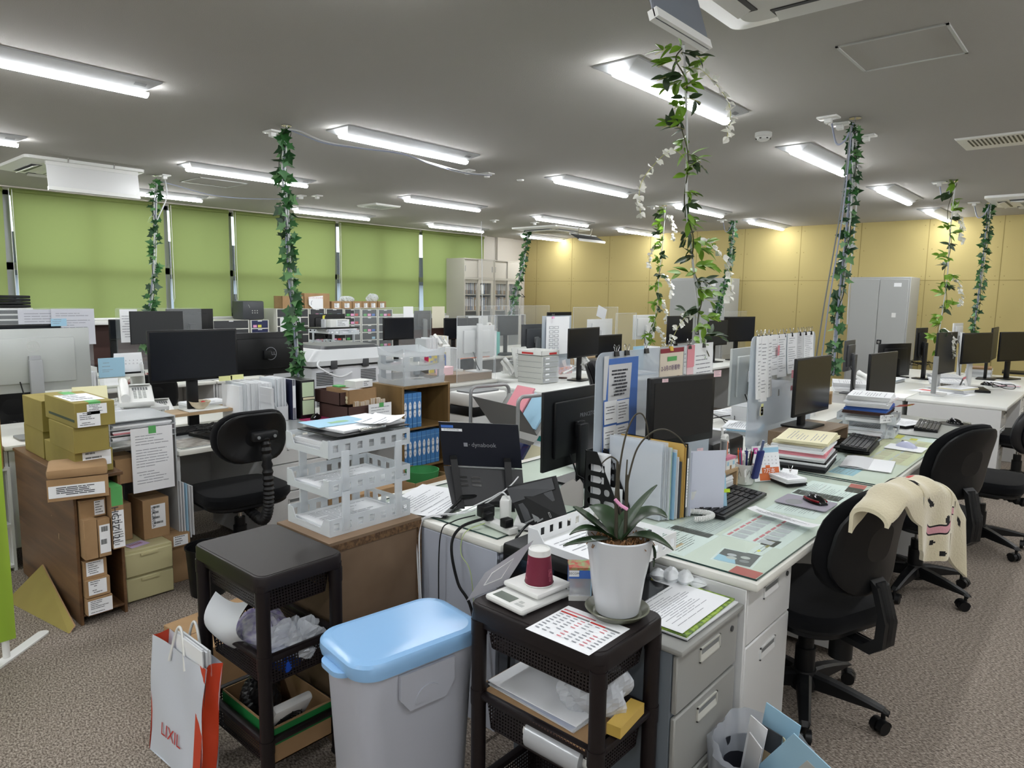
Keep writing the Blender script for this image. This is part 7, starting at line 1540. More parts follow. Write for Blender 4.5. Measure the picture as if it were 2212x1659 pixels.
q = MB(); [q.cyl((.15, -.02+.035*i, .12-.03*j), (.152, -.02+.035*i, .12-.03*j), .008, LGREY, n=8) for i in range(3) for j in range(2)]; q.tube([(.152, -.08+.02*math.sin(k*.4), .2-.01*k) for k in range(5)], .003, LGREY, 4); q.build('buttons', T)
def wbox(lab, l, t_, r_, b_, m=KRAFT, label=True, dep=.22, op=False, z0=None):
    a = atx(l, b_, XF-.02); c = atx(r_, t_, XF-.02); zz = z0 or 1.3605
    return carton(lab, (XF-.02-dep/2, (a.y+c.y)/2, zz), 0, dep, c.y-a.y, max(.05, c.z-zz), m, None, [('x', .25, .1, .75, .75, 3)] if label else None, open_=op, grp='cartons on the drawer towers')
wbox('open carton behind the ivy pole', 610, 640, 656, 668, label=False, op=True); wbox('large carton with handwritten sign on the drawer towers', 658, 634, 712, 668, label=False)
for i, (l, r_, s) in enumerate(((717, 738, 'first'), (739, 760, 'second'), (762, 782, 'third'), (783, 797, 'fourth'), (798, 815, 'fifth'), (817, 834, 'last'))): wbox('small brown carton with white label, %s in the row by the blinds' % s, l, 651, r_, 668, z0=1.356)
c_ = atx(684, 652, XF+.02); q = MB(); q.add([(0, -.12, .07), (0, .12, .09), (0, .12, -.10), (0, -.04, -.11), (0, -.12, -.04)], [(0, 1, 2, 3, 4)], PAPER); q.text('スーパーハンドル', .03, RED, (.002, -.0, .055), (0, 1, 0), (0, 0, 1)); q.tube([(.002, -.05+.03*math.cos(a), -.02+.04*math.sin(a)) for a in (2, 2.6, 3.2, 3.8)], .003, INK, 4); tag(q.build('handwritten_sign', None, (XF+.003, c_.y, c_.z)), 'white handwritten sign taped on the large carton', 'sign')
crumple('plastic_bag', 'clear crinkled bag on the small cartons by the blinds', (XF-.13, Y(760), 1.441), (.08, .12, .05), POLY, seed=20); crumple('plastic_bag', 'second clear crinkled bag on the last small cartons', (XF-.13, Y(815), 1.441), (.07, .10, .07), POLY, seed=21)
# file cabinets in the corner
FCB = mat('beige grey cabinet', (172, 168, 158), .45); FCD = mat('beige grey cabinet door', (182, 178, 168), .45)
yA = atx(1003, 556, -8.85).y; yC = atx(1128, 563, -8.85).y; yB = (yA+yC)/2; CGL = mat('cabinet glass', (180, 190, 196), .05, alpha=.06, spec=.2)
fcol = [BLACK, DGREY, mat('brown cover', (110, 80, 56), .6), mat('tan cover', (176, 140, 90), .6), PAPER2, mat('blue grey cover', (90, 110, 140), .6), mat('ochre cover', (170, 130, 60), .6)]
for k, (a, b_) in enumerate(((yA, yB-.005), (yB+.005, yC))):
    s = ('left', 'right')[k]; T = thing('file_cabinet', '%s tall beige cabinet with sliding glass doors and files' % s, 'cabinet', (-9.08, (a+b_)/2, 0)); w = (b_-a)/2; X0, X1 = -.225, .23
    q = MB(); 
    for bb in ((X0, -w, 0, X1, -w+.02, 1.88), (X0, w-.02, 0, X1, w, 1.88), (X0, -w+.02, 0, X0+.01, w-.02, 1.88), (X0, -w+.02, 1.86, X1, w-.02, 1.88), (X0, -w+.02, .0, X1, w-.02, .06)): q.box(*bb, FCB)
    q.build('carcass', T)
    for z in (.55, .95, 1.295, 1.585): q = MB(); q.box(X0+.01, -w+.02, z, X1-.06, w-.02, z+.018, FCB); q.build('shelf', T)
    for j in (0, 1):
        ya, yb = (-w+.02, .02) if j == 0 else (-.02, w-.02); xx = X1-.05 if j == 0 else X1-.025; q = MB()
        for bb in ((ya, .06, ya+.04, 1.86), (yb-.05, .06, yb, 1.86), (ya+.04, 1.80, yb-.05, 1.86), (ya+.04, .06, yb-.05, .14)): q.box(xx, bb[0], bb[1], xx+.02, bb[2], bb[3], FCD)
        o = q.build('glass_door', T); q = MB(); q.box(xx+.008, ya+.04, .14, xx+.012, yb-.05, 1.80, CGL); q.build('pane', o)
        q = MB(); hy_ = (yb-.03) if j else (ya+.02); q.box(xx+.02, hy_-.008, 1.2, xx+.023, hy_+.008, 1.34, MGREY); q.build('handle', o)
    for z in (1.314, 1.604): files('dark leaning ring file behind the glass of the %s file cabinet, %s shelf' % (s, 'upper' if z > 1.5 else 'lower'), (-9.12, (a+b_)/2, z), 0, 20, .036, .22, .235, fcol, lean=.0, grp='ring files in the %s cabinet' % s, seed=30+k, spine=True, name='ring_file')
    T = thing('upper_cabinet', '%s upper cabinet with two steel sliding doors, stacked on top' % s, 'cabinet', (-9.08, (a+b_)/2, 1.881)); q = MB()
    q.box(X0, -w, 0, X1-.05, w, .35, FCB); q.box(X1-.05, -w, 0, X1, -w+.02, .35, FCB); q.box(X1-.05, w-.02, 0, X1, w, .35, FCB); q.box(X1-.05, -w+.02, .33, X1, w-.02, .35, FCB); q.box(X1-.05, -w+.02, 0, X1, w-.02, .02, FCB); q.build('carcass', T)
    for j in (0, 1): ya, yb = (-w+.02, .02) if j == 0 else (-.02, w-.02); xx = X1-.045 if j == 0 else X1-.022; q = MB(); q.box(xx, ya, .02, xx+.018, yb, .33, FCD, .002, 1); o = q.build('sliding_door', T); q = MB(); hy_ = (yb-.03) if j else (ya+.03); q.box(xx+.018, hy_-.008, .12, xx+.021, hy_+.008, .22, MGREY); q.build('handle', o)
q = MB(); q.tube([(0, -.2, 0), (0, 0, .09), (0, .0, .13), (0, .01, .15), (0, .02, .13)], .006, BLACK); q.tube([(0, 0, .09), (0, .2, 0), (0, -.2, 0)], .006, BLACK); tag(q.build('coat_hanger', None, (-8.95, yC+.07, 1.56), 1.2), 'black coat hanger beside the right file cabinet', 'hanger')
# steel lockers on the yellow wall
LK = mat('grey locker steel', (166, 168, 166), .42)
for (l, r_, s) in ((1448, 1567, 'left grey two-door steel locker behind the vines'), (1838, 1968, 'right grey two-door steel locker with a small tag')):
    x0 = aty(l, 598, 10.5).x; x1 = aty(r_, 598, 10.5).x; T = thing('locker', s, 'locker', ((x0+x1)/2, 10.76, 0)); w = (x1-x0)/2
    q = MB(); q.box(-w, -.24, 0, w, .28, 1.91, LK, .004, 1); q.build('carcass', T)
    for j in (0, 1):
        a, b_ = (-w+.02, -.003) if j == 0 else (.003, w-.02); q = MB(); q.box(a, -.256, .06, b_, -.24, 1.88, LK, .003, 1); o = q.build('door', T)
        if j: q = MB(); q.box(a+.015, -.259, 1.0, a+.075, -.256, 1.06, BLACK); q.cyl((a+.045, -.256, 1.03), (a+.045, -.268, 1.03), .018, CHROME, n=14); q.build('lock', o); q = MB(); q.box((a+b_)/2, -.258, 1.78, (a+b_)/2+.09, -.256, 1.83, PAPER); q.box((a+b_)/2+.0, -.264, 1.37, (a+b_)/2+.05, -.256, 1.43, WHITE); q.build('label', o)

# ================================================================== FAR DESKS
MG = mat('modesty grey', (170, 172, 172), .5)
def fdesk(lab, x0, x1, y0, y1, face, top=OFFW): return desk(lab, x0, x1, y0, y1, face, ((.0, .36, 3),), top=top, m=STEELW)
yy = [1.0, 3.2, 5.4, 7.6, 9.8]
for i in range(4):
    s = ('nearest to the left edge', 'second from the left', 'third from the left', 'farthest, by the file cabinets')[i]
    fdesk('white desk of the row facing us before the blinds, '+s, -7.39, -6.65, yy[i], yy[i+1]-.01, 1); fdesk('white desk of the row backing onto the blinds, '+s, -8.14, -7.40, yy[i], yy[i+1]-.01, -1)
WT = mat('pure white table top', (226, 228, 224), .3)
fdesk('desk carrying the silver monitor on a long wooden riser', -5.62, -4.90, 4.05, 5.36, -1)
for i, (a, b_) in enumerate(((4.95, 6.5), (6.505, 8.05), (8.055, 9.6))):
    s = ('nearest', 'middle', 'farthest')[i]; fdesk('%s white-topped desk of the central row, near side' % s, -4.62, -3.885, a, b_, 1, WT)
    fdesk('%s white-topped desk of the central row, far side' % s, -5.36, -4.625, max(a, 5.38), b_, -1, WT)
for i, (a, b_) in enumerate(((7.08, 8.5), (8.505, 10.2))):
    s = ('near', 'far')[i]; fdesk('%s white table of the right block, aisle side' % s, -1.46, -.70, a, b_, 1, WT); fdesk('%s white table of the right block, inner side' % s, -2.22, -1.465, a, b_, -1, WT)
SILW = mat('white silver shell', (206, 208, 208), .35, .1)
def mon(lab, px_, xc, **k): return monitor(lab, px_, xc, zb=k.pop('zb', .722), **k)
mon('black monitor facing us left of the upright chart papers', (829, 686, 895, 734), -6.95, stand='plate')
mon('dark monitor back between the two clipped white papers', (894, 671, 931, 712), -7.75, back=True, scr=SCREENM, col=DGREY, footc=MGREY)
mon('black monitor above an orange cloth in the far row', (960, 687, 1000, 733), -6.98, ext=.1)
mon('dark monitor behind the clear screen edge near the silver one', (1002, 687, 1018, 703+15), -7.0, ext=.15)
mon('silver monitor back with wall-mount plate on a tall stand', (987, 703, 1067, 771), -5.12, back=True, col=SILW, footc=SILW, neck=.50, zb=.80, logo=None)
mon('white monitor back behind the tape dispenser', (1011, 682, 1053, 706), -7.75, back=True, col=SILW, footc=MGREY, hh=.3)
mon('dark monitor behind a smeared clear screen', (1077, 682, 1120, 724), -6.98, scr=SCREENM)
mon('black monitor back and arm behind a clear screen', (1126, 700, 1180, 765), -4.98, back=True, col=DGREY, footc=MGREY)
mon('black monitor with screen toward us right of the slanted phone', (1230, 708, 1296, 771), -4.22, span=(-.2, .6), yaw=.1)
mon('lower black monitor right behind the slanted phone monitor', (1290, 723, 1344, 770), -4.25, zb=.722)
mon('wide black monitor top above the clipped name list', (1183, 674, 1235, 700), -7.0, hh=.34)
mon('white monitor back below a small tilted card', (1268, 689, 1321, 722), -5.0, back=True, col=SILW, footc=SILW, hh=.33)
mon('white monitor back with dark edge beside the flower vine', (1367, 680, 1413, 732), -4.95, back=True, col=SILW, footc=SILW)
mon('black monitor facing us left of the large vine base', (1443, 682, 1497, 742), -4.25)
mon('dark grey monitor right of the large vine base', (1530, 692, 1572, 746), -4.2, scr=SCREENM, w=.5, span=(-.8, .8))
mon('wide black monitor with camera on top near the small ivy', (1565, 684, 1631, 738), -4.12, w=.62, span=(-1.2, 0))
mon('tall silver monitor edge behind the second hazy partition', (1576, 750, 1640, 868), -1.93, back=True, col=SILM, footc=SILW)
mon('black rear of a monitor behind the right ivy pole', (1822, 735, 1842, 800), -1.95, back=True, col=DGREY)
mon('black monitor back facing away behind the third right monitor', (1895, 742, 1964, 812), -2.0, back=True, w=.56, span=(-1.3, 0))
mon('narrow black monitor on an arm seen from its side', (1976, 708, 1999, 778), -1.75, back=True, w=.52, span=(-1.35, -.2))
mon('grey screen monitor on a tall silver pole at the white tables', (2024, 718, 2066, 806), -1.36, w=.54, span=(-1.2, 0), scr=SCREENM, footc=SILW)
mon('black monitor facing us between the grey one and the tall thin one', (2080, 719, 2143, 785), -1.15, w=.52, span=(-1.5, -.3), footc=SILW)
mon('thin tall dark monitor seen almost edge on at right', (2143, 708, 2155, 775), -1.12, w=.5, span=(-1.0, .3), scr=SCREENM)
mon('black monitor cut by the right edge of the view', (2160, 717, 2225, 780), -.95, w=.54, span=(-1.5, -.3))
mon('white monitor back tilted at the right block', (2056, 698, 2076, 742), -1.48, back=True, col=SILW, footc=SILW, w=.5, span=(-1.4, -.2))
# clear screens
for lab_, px_, xc in (('clear acrylic screen before the window-side papers', (770, 664, 935, 712), -7.32), ('clear acrylic screen around the silver monitor', (988, 682, 1072, 775), -4.93), ('far clear screen before the file cabinets', (1045, 660, 1190, 700), -7.33),
                      ('clear screen in front of the smeared dark monitor', (1068, 680, 1135, 760), -5.3), ('large rounded clear screen before the yellow wall', (1240, 663, 1336, 712), -5.31), ('clear screen right of the rounded one', (1330, 676, 1374, 742), -4.72), ('clear screen behind the camera-topped monitor', (1560, 672, 1660, 735), -4.66)):
    C_, ww, z0, z1, yw = corners(px_, xc); yy0, yy1 = C_.y-ww/2, C_.y+ww/2
    flatpanel('acrylic_screen', lab_, (xc, yy0), (xc, yy1), .724, z1, CLEAR, .004, 'partition', .03 if 'rounded' in lab_ else .008, False, CLEARF)
hangsheet('tall white sheet with a black clip before the purifier-side blinds', atx(882, 662, -7.29), 0, .17, .34, PAPER, 0, None, 'clipped_sheet', .005); hangsheet('pair of pale sheets with black clips near the far blinds', atx(947, 662, -7.29), 0, .24, .30, mat('ivory paper', (222, 218, 196), .7), 0, None, 'clipped_sheet', .005)
def namelist(q, f):
    for i in range(6):
        for j in range(2): q.quad(f(.12+.22*j, .25+.11*i), f(.3+.22*j, .25+.11*i), f(.3+.22*j, .32+.11*i), f(.12+.22*j, .32+.11*i), INK); q.quad(f(.14+.22*j, .26+.11*i), f(.28+.22*j, .26+.11*i), f(.28+.22*j, .31+.11*i), f(.14+.22*j, .31+.11*i), PAPER)
hangsheet('name grid list clipped with a pink clip on a white board', atx(1206, 684, -4.78), 0, .42, .42, PAPER, 0, namelist, 'name_list', .003)
flatpanel('partition_panel', 'white board holding the name grid list', (-4.80, 5.95), (-4.80, 6.48), .7215, 1.375, HAZY, .005, feet=False); clip('pink clip on top of the name grid list', atx(1195, 684, -4.76), 0, NOTEP, 1.2)
q = MB(); q.box(0, -.10, 0, .004, .10, .14, PAPER2); q.v = [Matrix.Rotation(-.3, 4, 'X')@v for v in q.v]; p = atx(1297, 690, -5.02); tag(q.build('small_card', None, (p.x, p.y, 1.325)), 'small tilted white card above the white monitor back', 'card')
q = MB(); q.prism(rrect(0, .17, .24, .32, .02), 0, .01, mat('grey white newspaper board', (210, 212, 208), .6), ax='x'); lines(q, lambda u, v: (.0105, -.1+.2*u, .31-.28*v), 12, INK); q.v = [Matrix.Rotation(-.2, 4, 'Y')@v for v in q.v]; p = atx(1130, 760, -4.8); tag(q.build('display_board', None, (-4.80, p.y, .724)), 'leaning printed board with a yellow mark behind the grey drawer box', 'board')
# grey drawer box on the central row
T = thing('drawer_box', 'pale grey desktop drawer box with clear drawers and white tray on top', 'drawer box', (-4.47, 5.50, .7215)); GB = mat('putty plastic', (186, 188, 182), .45)
q = MB(); q.box(-.17, -.13, 0, .15, .13, .28, GB, .004, 1); q.build('case', T); q = MB(); [q.box(-.165, -.1315, .05+i*.055, .14, -.13, .053+i*.055, MGREY) for i in range(4)]; q.build('ribs', T)
for i in range(5): q = MB(); q.box(.15, -.115, .01+i*.053, .17, .115, .055+i*.053, CLEARF); q.box(.1702, -.1, .035+i*.053, .1707, -.04, .05+i*.053, PAPER); q.build('clear_drawer', T)
T = thing('tray', 'white shallow tray with red labels on the grey drawer box', 'tray', (-4.48, 5.50, 1.002)); q = MB(); q.box(-.16, -.14, 0, .16, .14, .004, WHITE)
for bb in ((-.16, -.14, -.157, .14), (.157, -.14, .16, .14), (-.16, -.14, .16, -.137), (-.16, .137, .16, .14)): q.box(bb[0], bb[1], 0, bb[2], bb[3], .05, WHITE)
q.build('tray', T); q = MB(); q.box(.1601, -.02, .008, .161, .1, .028, RED); q.box(-.1, -.1405, .01, .05, -.14, .03, RED); q.build('red_label', T)
def anchor(px_, py_, z=.7215): p = atz(px_, py_, z); return (p.x, p.y, z)
T = thing('swing_arm', 'white swing arm carrying the slanted phone beside the grey drawer box', 'phone arm', (-4.35, 6.05, .7215)); q = MB(); q.box(-.07, -.05, 0, .07, .05, .012, WHITE); q.tube([(0, 0, 0), (.0, .02, .14), (.0, -.3, .08)], .012, WHITE, 8); q.build('arm', T)
ph = phone('white slanted desk phone raised on an arm, central row', (-4.33, 6.07, .84), -.1, .7)
q = MB(); q.box(-.06, -.12, 0, .06, .12, .07, mat('floral tissue box', (214, 200, 214), .6, mix=((230, 170, 140), 40, 2))); q.add([(-.03, -.06, .07), (.02, .07, .07), (.03, .03, .16), (-.01, -.03, .14)], [(0, 1, 2, 3)], PAPER); tag(q.build('tissue_box', None, anchor(1213, 806)), 'flower-patterned tissue box under the raised phone', 'tissue box')
q = MB(); q.prism([(-.03, 0), (.03, 0), (.015, .11), (-.015, .11)], -.03, .03, NAVY, ax='x'); tag(q.build('tape_dispenser', None, anchor(1179, 826)), 'navy blue wedge beside the grey drawer box', 'stationery')
q = MB(); q.lathe([(0, 0), (.05, 0), (.05, .008), (0, .008)], KRAFTD, 20); tag(q.build('coaster', None, anchor(1215, 817)), 'round brown coaster on the white table', 'coaster')
keyboard('black keyboard under the central row riser', anchor(1272, 797), .1, L_=.4)
T = thing('monitor_riser', 'pale riser with papers before the slanted-phone monitor', 'monitor stand', anchor(1275, 785)); q = MB(); q.box(-.1, -.3, .08, .1, .3, .095, PLY); q.build('board', T); [(lambda q: (q.box(-.1, y, 0, .1, y+.015, .08, PLY), q.build('side', T)))(MB()) for y in (-.3, .285)]
T = thing('monitor_riser', 'long walnut riser under the silver monitor', 'monitor stand', (-5.12, 5.05, .722)); q = MB(); q.box(-.14, -.40, .0, .14, .30, .078, WALN, .003, 1); q.build('box', T)
q = MB(); q.lathe([(0, 0), (.032, 0), (.042, .10), (.039, .10), (.03, .006), (0, .006)], WHITE, 20); tag(q.build('paper_cup', None, anchor(992, 818)), 'white printed cup at the edge before the silver monitor', 'cup')
q = MB(); q.prism([(-.06, 0), (.06, 0), (.08, .16), (-.08, .15)], -.05, .05, PINKS, ax='x'); tag(q.build('pink_file_box', None, anchor(960, 826)), 'pale pink file box at the edge of the far desk', 'file box')
q = MB(); q.box(-.005, -.12, 0, .005, .12, .26, mat('blue patterned folder', (130, 150, 200), .5, mix=((226, 210, 120), 22, 1))); tag(q.build('patterned_folder', None, anchor(945, 815), 0), 'blue folder with yellow motifs standing behind the frosted trays', 'folder')
files('white file', anchor(970, 805), 0, 6, .025, .2, .28, [PAPER, PAPER2], grp='white files near the patterned folder', seed=51, labels=['white file %s right of the patterned folder' % s for s in ('first', 'second', 'third', 'fourth', 'fifth', 'sixth')])
# stacked frosted trays and pale shelf in the far left middle
T = thing('shelf_unit', 'pale low shelf carrying frosted trays behind the copier', 'shelf', (-6.95, 4.75, .722)); q = MB(); q.box(-.13, -.36, .24, .13, .36, .26, mat('whitewashed wood', (206, 198, 188), .5)); [q.box(-.13, y, 0, .13, y+.015, .24, MATS['whitewashed wood']) for y in (-.36, .0, .345)]; q.box(-.13, -.36, 0, -.12, .36, .24, MATS['whitewashed wood']); q.build('case', T)
letter_tower('frosted two-tier trays on the pale low shelf', (-6.95, 4.75, .985), PI/2, .27, .62, .05, 2, .14)
stack('papers piled in the upper far frosted tray', (-6.95, 4.8, 1.13), 0, .4, .22, [(.02, PAPER), (.02, PAPER2), (.01, PAPER)]); stack('papers in the lower far frosted tray', (-6.95, 4.75, .99), 0, .5, .22, [(.03, PAPER)])
q = MB(); q.box(-.12, -.3, 0, .12, .3, .012, BLACK); tag(q.build('black_tray', None, (-6.95, 4.72, 1.185)), 'black board lying on the far frosted trays', 'board'); carton('white and blue printed box on the far frosted trays', (-6.92, 4.78, 1.198), 0, .12, .26, .09, WHITE, label=[('x', .3, .1, .95, .9, 4)], seam=False)
T = thing('soap_bottle', 'clear bottle with yellow pump beside the printed box', 'bottle', (-6.92, 4.60, 1.198)); q = MB(); q.lathe([(0, 0), (.03, 0), (.03, .09), (.01, .1), (0, .1)], CLEARF, 16); q.build('bottle', T); q = MB(); q.cyl((0, 0, .1), (0, 0, .13), .012, YELLOW); q.box(-.005, -.005, .13, .03, .005, .138, YELLOW); q.build('pump', T)
tower('brown-black drawer unit with pink note behind the ivy', 3.75, 4.30, 1.02, 3, m=mat('brown black plastic', (46, 40, 38), .4), x=-6.72, z0=.722, fm=BLACK, cols=[NOTEP, None, None])
files('white binder', (-7.0, 4.12+.1, 1.022), 0, 4, .035, .2, .30, [PAPER], grp='white binders on the brown-black unit', seed=61, labels=['white binder %s on the brown-black drawer unit' % s for s in ('first', 'second', 'third', 'fourth')])
mon('black monitor back with round logo behind the far frosted trays', (668, 678, 745, 722), -7.75, back=True, logo=(D0, .02, .0, -.2, LOGO), hh=.32)
phone('white desk phone left of the far black monitor', anchor(812, 745)[:2]+(.74,), -.2, .6); phone('white desk phone before the clipped pale sheets', (-6.85, 6.35, .90), -.2, .6)
files('white file', (-6.9, 6.15, .722), 0, 7, .03, .2, .30, [PAPER, PAPER2, FROST], grp='white files beside the far phone', seed=62, labels=['white file %s in the row right of the far black monitor' % s for s in ('one', 'two', 'three', 'four', 'five', 'six', 'seven')])
files('white file', (-6.95, 6.42, .722), 0, 5, .03, .2, .32, [PAPER, PAPER2, CREAM], grp='papers behind the far phone', seed=63, labels=['pale file %s behind the far phone' % s for s in ('one', 'two', 'three', 'four', 'five')])
q = MB(); q.box(-.01, -.045, 0, .01, .045, .07, mat('crimson plastic', (180, 30, 80), .4)); tag(q.build('calculator', None, (-6.72, 6.0, .722)), 'crimson calculator standing before the white files', 'calculator')
chair('chair with orange rim behind the frosted trays', -6.2, 5.9, PI, bz=.55, bh=.30, backm=ORANGE, name='office_chair'); q = MB(); q.box(-.1, -.25, 0, .12, .25, .06, ORANGE, .02); tag(q.build('orange_cloth', None, (-6.85, 6.95, .722)), 'orange cloth under the far black monitor', 'cloth')
T = thing('tape_dispenser', 'coral tape dispenser above the silver monitor', 'tape dispenser', (-6.95, 7.4, 1.08)); q = MB(); q.box(-.03, -.09, 0, .03, .09, .06, mat('coral plastic', (224, 120, 100), .4), .01); q.build('body', T); q = MB(); q.lathe([(.028, -.012), (.05, -.012), (.05, .012), (.028, .012), (.028, -.012)], WHITE, 20); q.v = [Matrix.Translation((0, 0, .07))@Matrix.Rotation(PI/2, 4, 'Y')@v for v in q.v]; q.build('tape', T)
T = thing('box_stack', 'white and teal binders under the coral tape dispenser', 'binders', (-6.95, 7.4, .722)); q = MB(); q.box(-.1, -.12, 0, .1, .05, .357, PAPER); q.build('white_binder', T); q = MB(); q.box(-.1, .055, 0, .1, .12, .34, MATS['teal card']); q.build('teal_binder', T)
phone('white phone right of the silver monitor', (-4.95, 5.62, .76), -.1, .7)
phone('white phone left of the flower vine', (-4.25, 7.35, .80), -.2, .6)
GCH = mat('lime chair fabric', (150, 176, 70), .9); chair('chair with lime green back edge before the second partition', -2.85, 4.6, math.radians(25), bz=.58, bh=.52, backm=FABRIC, m=GCH)
chair('black high-backed chair in front of the yellow wall', -3.55, 9.2, math.radians(-100), bz=.62, bh=.50, bw=.55, backm=VINYL)
chair('round-backed grey chair behind the clear screen', -5.9, 7.6, 0, bz=.62, bh=.5, backm=DGREY); chair('black chair behind the right locker-side desks', -2.65, 8.6, math.radians(20), bz=.58, bh=.46)
T = thing('envelope', 'pale blue envelope standing beside the flower vine', 'envelope', (-4.3, 7.15, .722)); q = MB(); q.box(-.004, -.12, 0, 0, .12, .30, SKYB); q.build('envelope', T)
q = MB(); q.box(-.01, -.08, 0, .01, .08, .24, PAPER2); tag(q.build('box_file', None, (-4.25, 6.9, .722)), 'white booklet left of the pale blue envelope', 'booklet')
files('striped file', (-4.3, 7.42, .722), 0, 4, .03, .2, .28, [PAPER, PAPER2], grp='striped white files near the vine base', seed=71, labels=['white file %s right of the pale blue envelope' % s for s in ('one', 'two', 'three', 'four')])
# middle strip between partitions: black bag, papers on the desks behind
stack('low pile of papers behind the nearest partition', (-1.95, 3.9, GZ), .2, .4, .3, [(.02, PAPER), (.02, PAPER2), (.02, PAPER)]); stack('paper pile right behind the green chair', (-1.9, 3.45, DZ+.001), -.2, .3, .3, [(.03, PAPER), (.02, PAPER2)])
q = MB(); q.box(-.15, -.2, 0, .15, .2, .12, BLACK, .03); tag(q.build('black_bag', None, (-1.72, 3.6, DZ+.001)), 'black bag lying between the two hazy partitions', 'bag')
keyboard('black keyboard behind the clear partitions', (-2.2, 4.1, DZ+.001), PI, L_=.42)
stack('newspapers stacked left of the right ivy pole', (-2.0, 5.1, DZ+.001), .1, .5, .3, [(.1, PAPER2), (.08, PAPER), (.06, PAPER), (.02, PAPER2)])
T = thing('monitor_riser', 'pale wood riser behind the third right monitor', 'monitor stand', (-1.95, 5.85, DZ)); q = MB(); q.box(-.12, -.35, .09, .12, .35, .108, PLY); q.build('board', T); [(lambda q: (q.box(-.12, y, 0, .12, y+.018, .09, PLY), q.build('side', T)))(MB()) for y in (-.35, .332)]
for i, z in enumerate((.108, .15)): q = MB(); q.box(-.06, -.09, 0, .06, .09, .035, BLACK, .006); tag(q.build('set_top_box', None, (-1.92, 5.95, DZ+z)), ['black network box on the pale wood riser, lower', 'black network box on the pale wood riser, upper'][i], 'electronics')
T = thing('webcam_pole', 'white rounded speaker pole between the right monitors', 'speaker', (-1.75, 5.45, DZ)); q = MB(); q.prism(rrect(0, 0, .05, .07, .024), 0, .33, WHITE); q.build('body', T)
for i, (px_, py_) in enumerate(((1900, 800), (1990, 790), (2095, 790))): 
    p = atz(px_, py_, .723); q = MB(); rr = random.Random(i)
    for k in range(5): q.tube(bez([(rr.uniform(-.2, .2), rr.uniform(-.3, .3), rr.uniform(.004, .06)) for _ in range(6)], 7), .004, BLACK, 5)
    tag(q.build('tangled_cable', None, (min(p.x, -.95), p.y, .725)), ['black cables behind the third right monitor', 'black cables under the grey screen monitor', 'black cables at the far white table'][i], 'cable')
# white tables on the right
T = thing('monitor_pole', 'silver round pole of the grey screen monitor', 'stand', (-1.33, 7.55, .7215)); q = MB(); q.cyl((0, 0, 0), (0, 0, .36), .022, GS, n=18); q.prism(rrect(0, 0, .2, .24, .03), 0, .01, SILW); q.build('pole', T)
laptop_closed('closed black laptop on the near white table', anchor(2100, 843), .3, .36, .25); mouse('black mouse above the closed laptop on the white table', anchor(2130, 832), 2.5)
sheet('magazines spread at the near end of the white table', anchor(2035, 848), 1.3, .5, .28, PAPER, 0, 'magazine', .0, None, lambda q, g: [q.quad(g(u, v), g(u+.25, v), g(u+.25, v+.3), g(u, v+.3), m) for u, v, m in ((.05, .1, LGREY), (.4, .15, KRAFT), (.7, .5, RED), (.1, .55, INK))])
stack('glossy magazines behind the closed laptop on the white table', anchor(2040, 826), .3, .5, .3, [(.015, PAPER2), (.015, PAPER)], jit=.02); keyboard('black keyboard beyond the closed laptop', anchor(2050, 838), .2, L_=.4)
stack('stack of white books in the middle of the white tables', anchor(2115, 812), .1, .3, .25, [(.03, PAPER), (.03, PAPER2), (.03, PAPER), (.02, KRAFT)]); laptop_closed('second closed black laptop at the right edge', anchor(2190, 806), .1, .34, .24)
stack('papers at the far end of the white tables', (-1.5, 9.1, .722), .3, .4, .3, [(.02, PAPER), (.03, PAPER2)]); stack('curved white paper bundle on the inner white desk', (-2.0, 7.3, .722), .3, .4, .3, [(.04, PAPER), (.04, PAPER2)])
phone('white phone on the inner right desk', (-1.95, 7.75, .722), -.5)
chair('black chair at the far right behind the coat chair', -.2, 9.2, PI, bz=.6, bh=.4)

# ================================================================== GREENERY ON THE DROP POLES
IVY = mat('ivy leaf green', (44, 96, 44), .5); IVY2 = mat('light ivy leaf', (96, 140, 86), .55); IVY3 = mat('dark ivy leaf', (30, 68, 34), .5); VDK = mat('dark vine leaf', (44, 66, 34), .5); VLT = mat('bright vine leaf', (110, 150, 40), .5); VST = mat('vine stem', (60, 60, 30), .6); PET = mat('white petal', (236, 236, 228), .6); PST = mat('yellow green twig', (190, 190, 110), .6)
def ivyleaf(q, p, d, n, s, m):
    d = Vector(d).normalized(); n = Vector(n); n = (n-d*n.dot(d)).normalized(); t = n.cross(d)
    O = [(0, -.05), (.38, -.28), (.30, .05), (.62, .30), (.30, .42), (.0, 1.0), (-.30, .42), (-.62, .30), (-.30, .05), (-.38, -.28)]
    vs = [Vector(p)+(t*a+d*b)*s+n*(s*.12*(abs(a)*1.2-.15)) for a, b in O]+[Vector(p)+d*s*.25]
    q.add(vs, [(i, (i+1) % 10, 10) for i in range(10)], m)
def oval(q, p, d, n, L_, w, m):
    d = Vector(d).normalized(); n = Vector(n); n = (n-d*n.dot(d)).normalized(); t = n.cross(d); a = []; b_ = []; c = []
    for k in range(7):
        u = k/6; ww = w*math.sin(PI*u**.8); sag = -.12*L_*u*u; c.append(Vector(p)+d*L_*u+n*(sag)); a.append(c[-1]+t*ww+n*ww*.3); b_.append(c[-1]-t*ww+n*ww*.3)
    q.add(a+c+b_, [(k, k+1, 8+k, 7+k) for k in range(6)]+[(7+k, 8+k, 15+k, 14+k) for k in range(6)], m)
def path3(pts): return bez([Vector(p) for p in pts], 14)
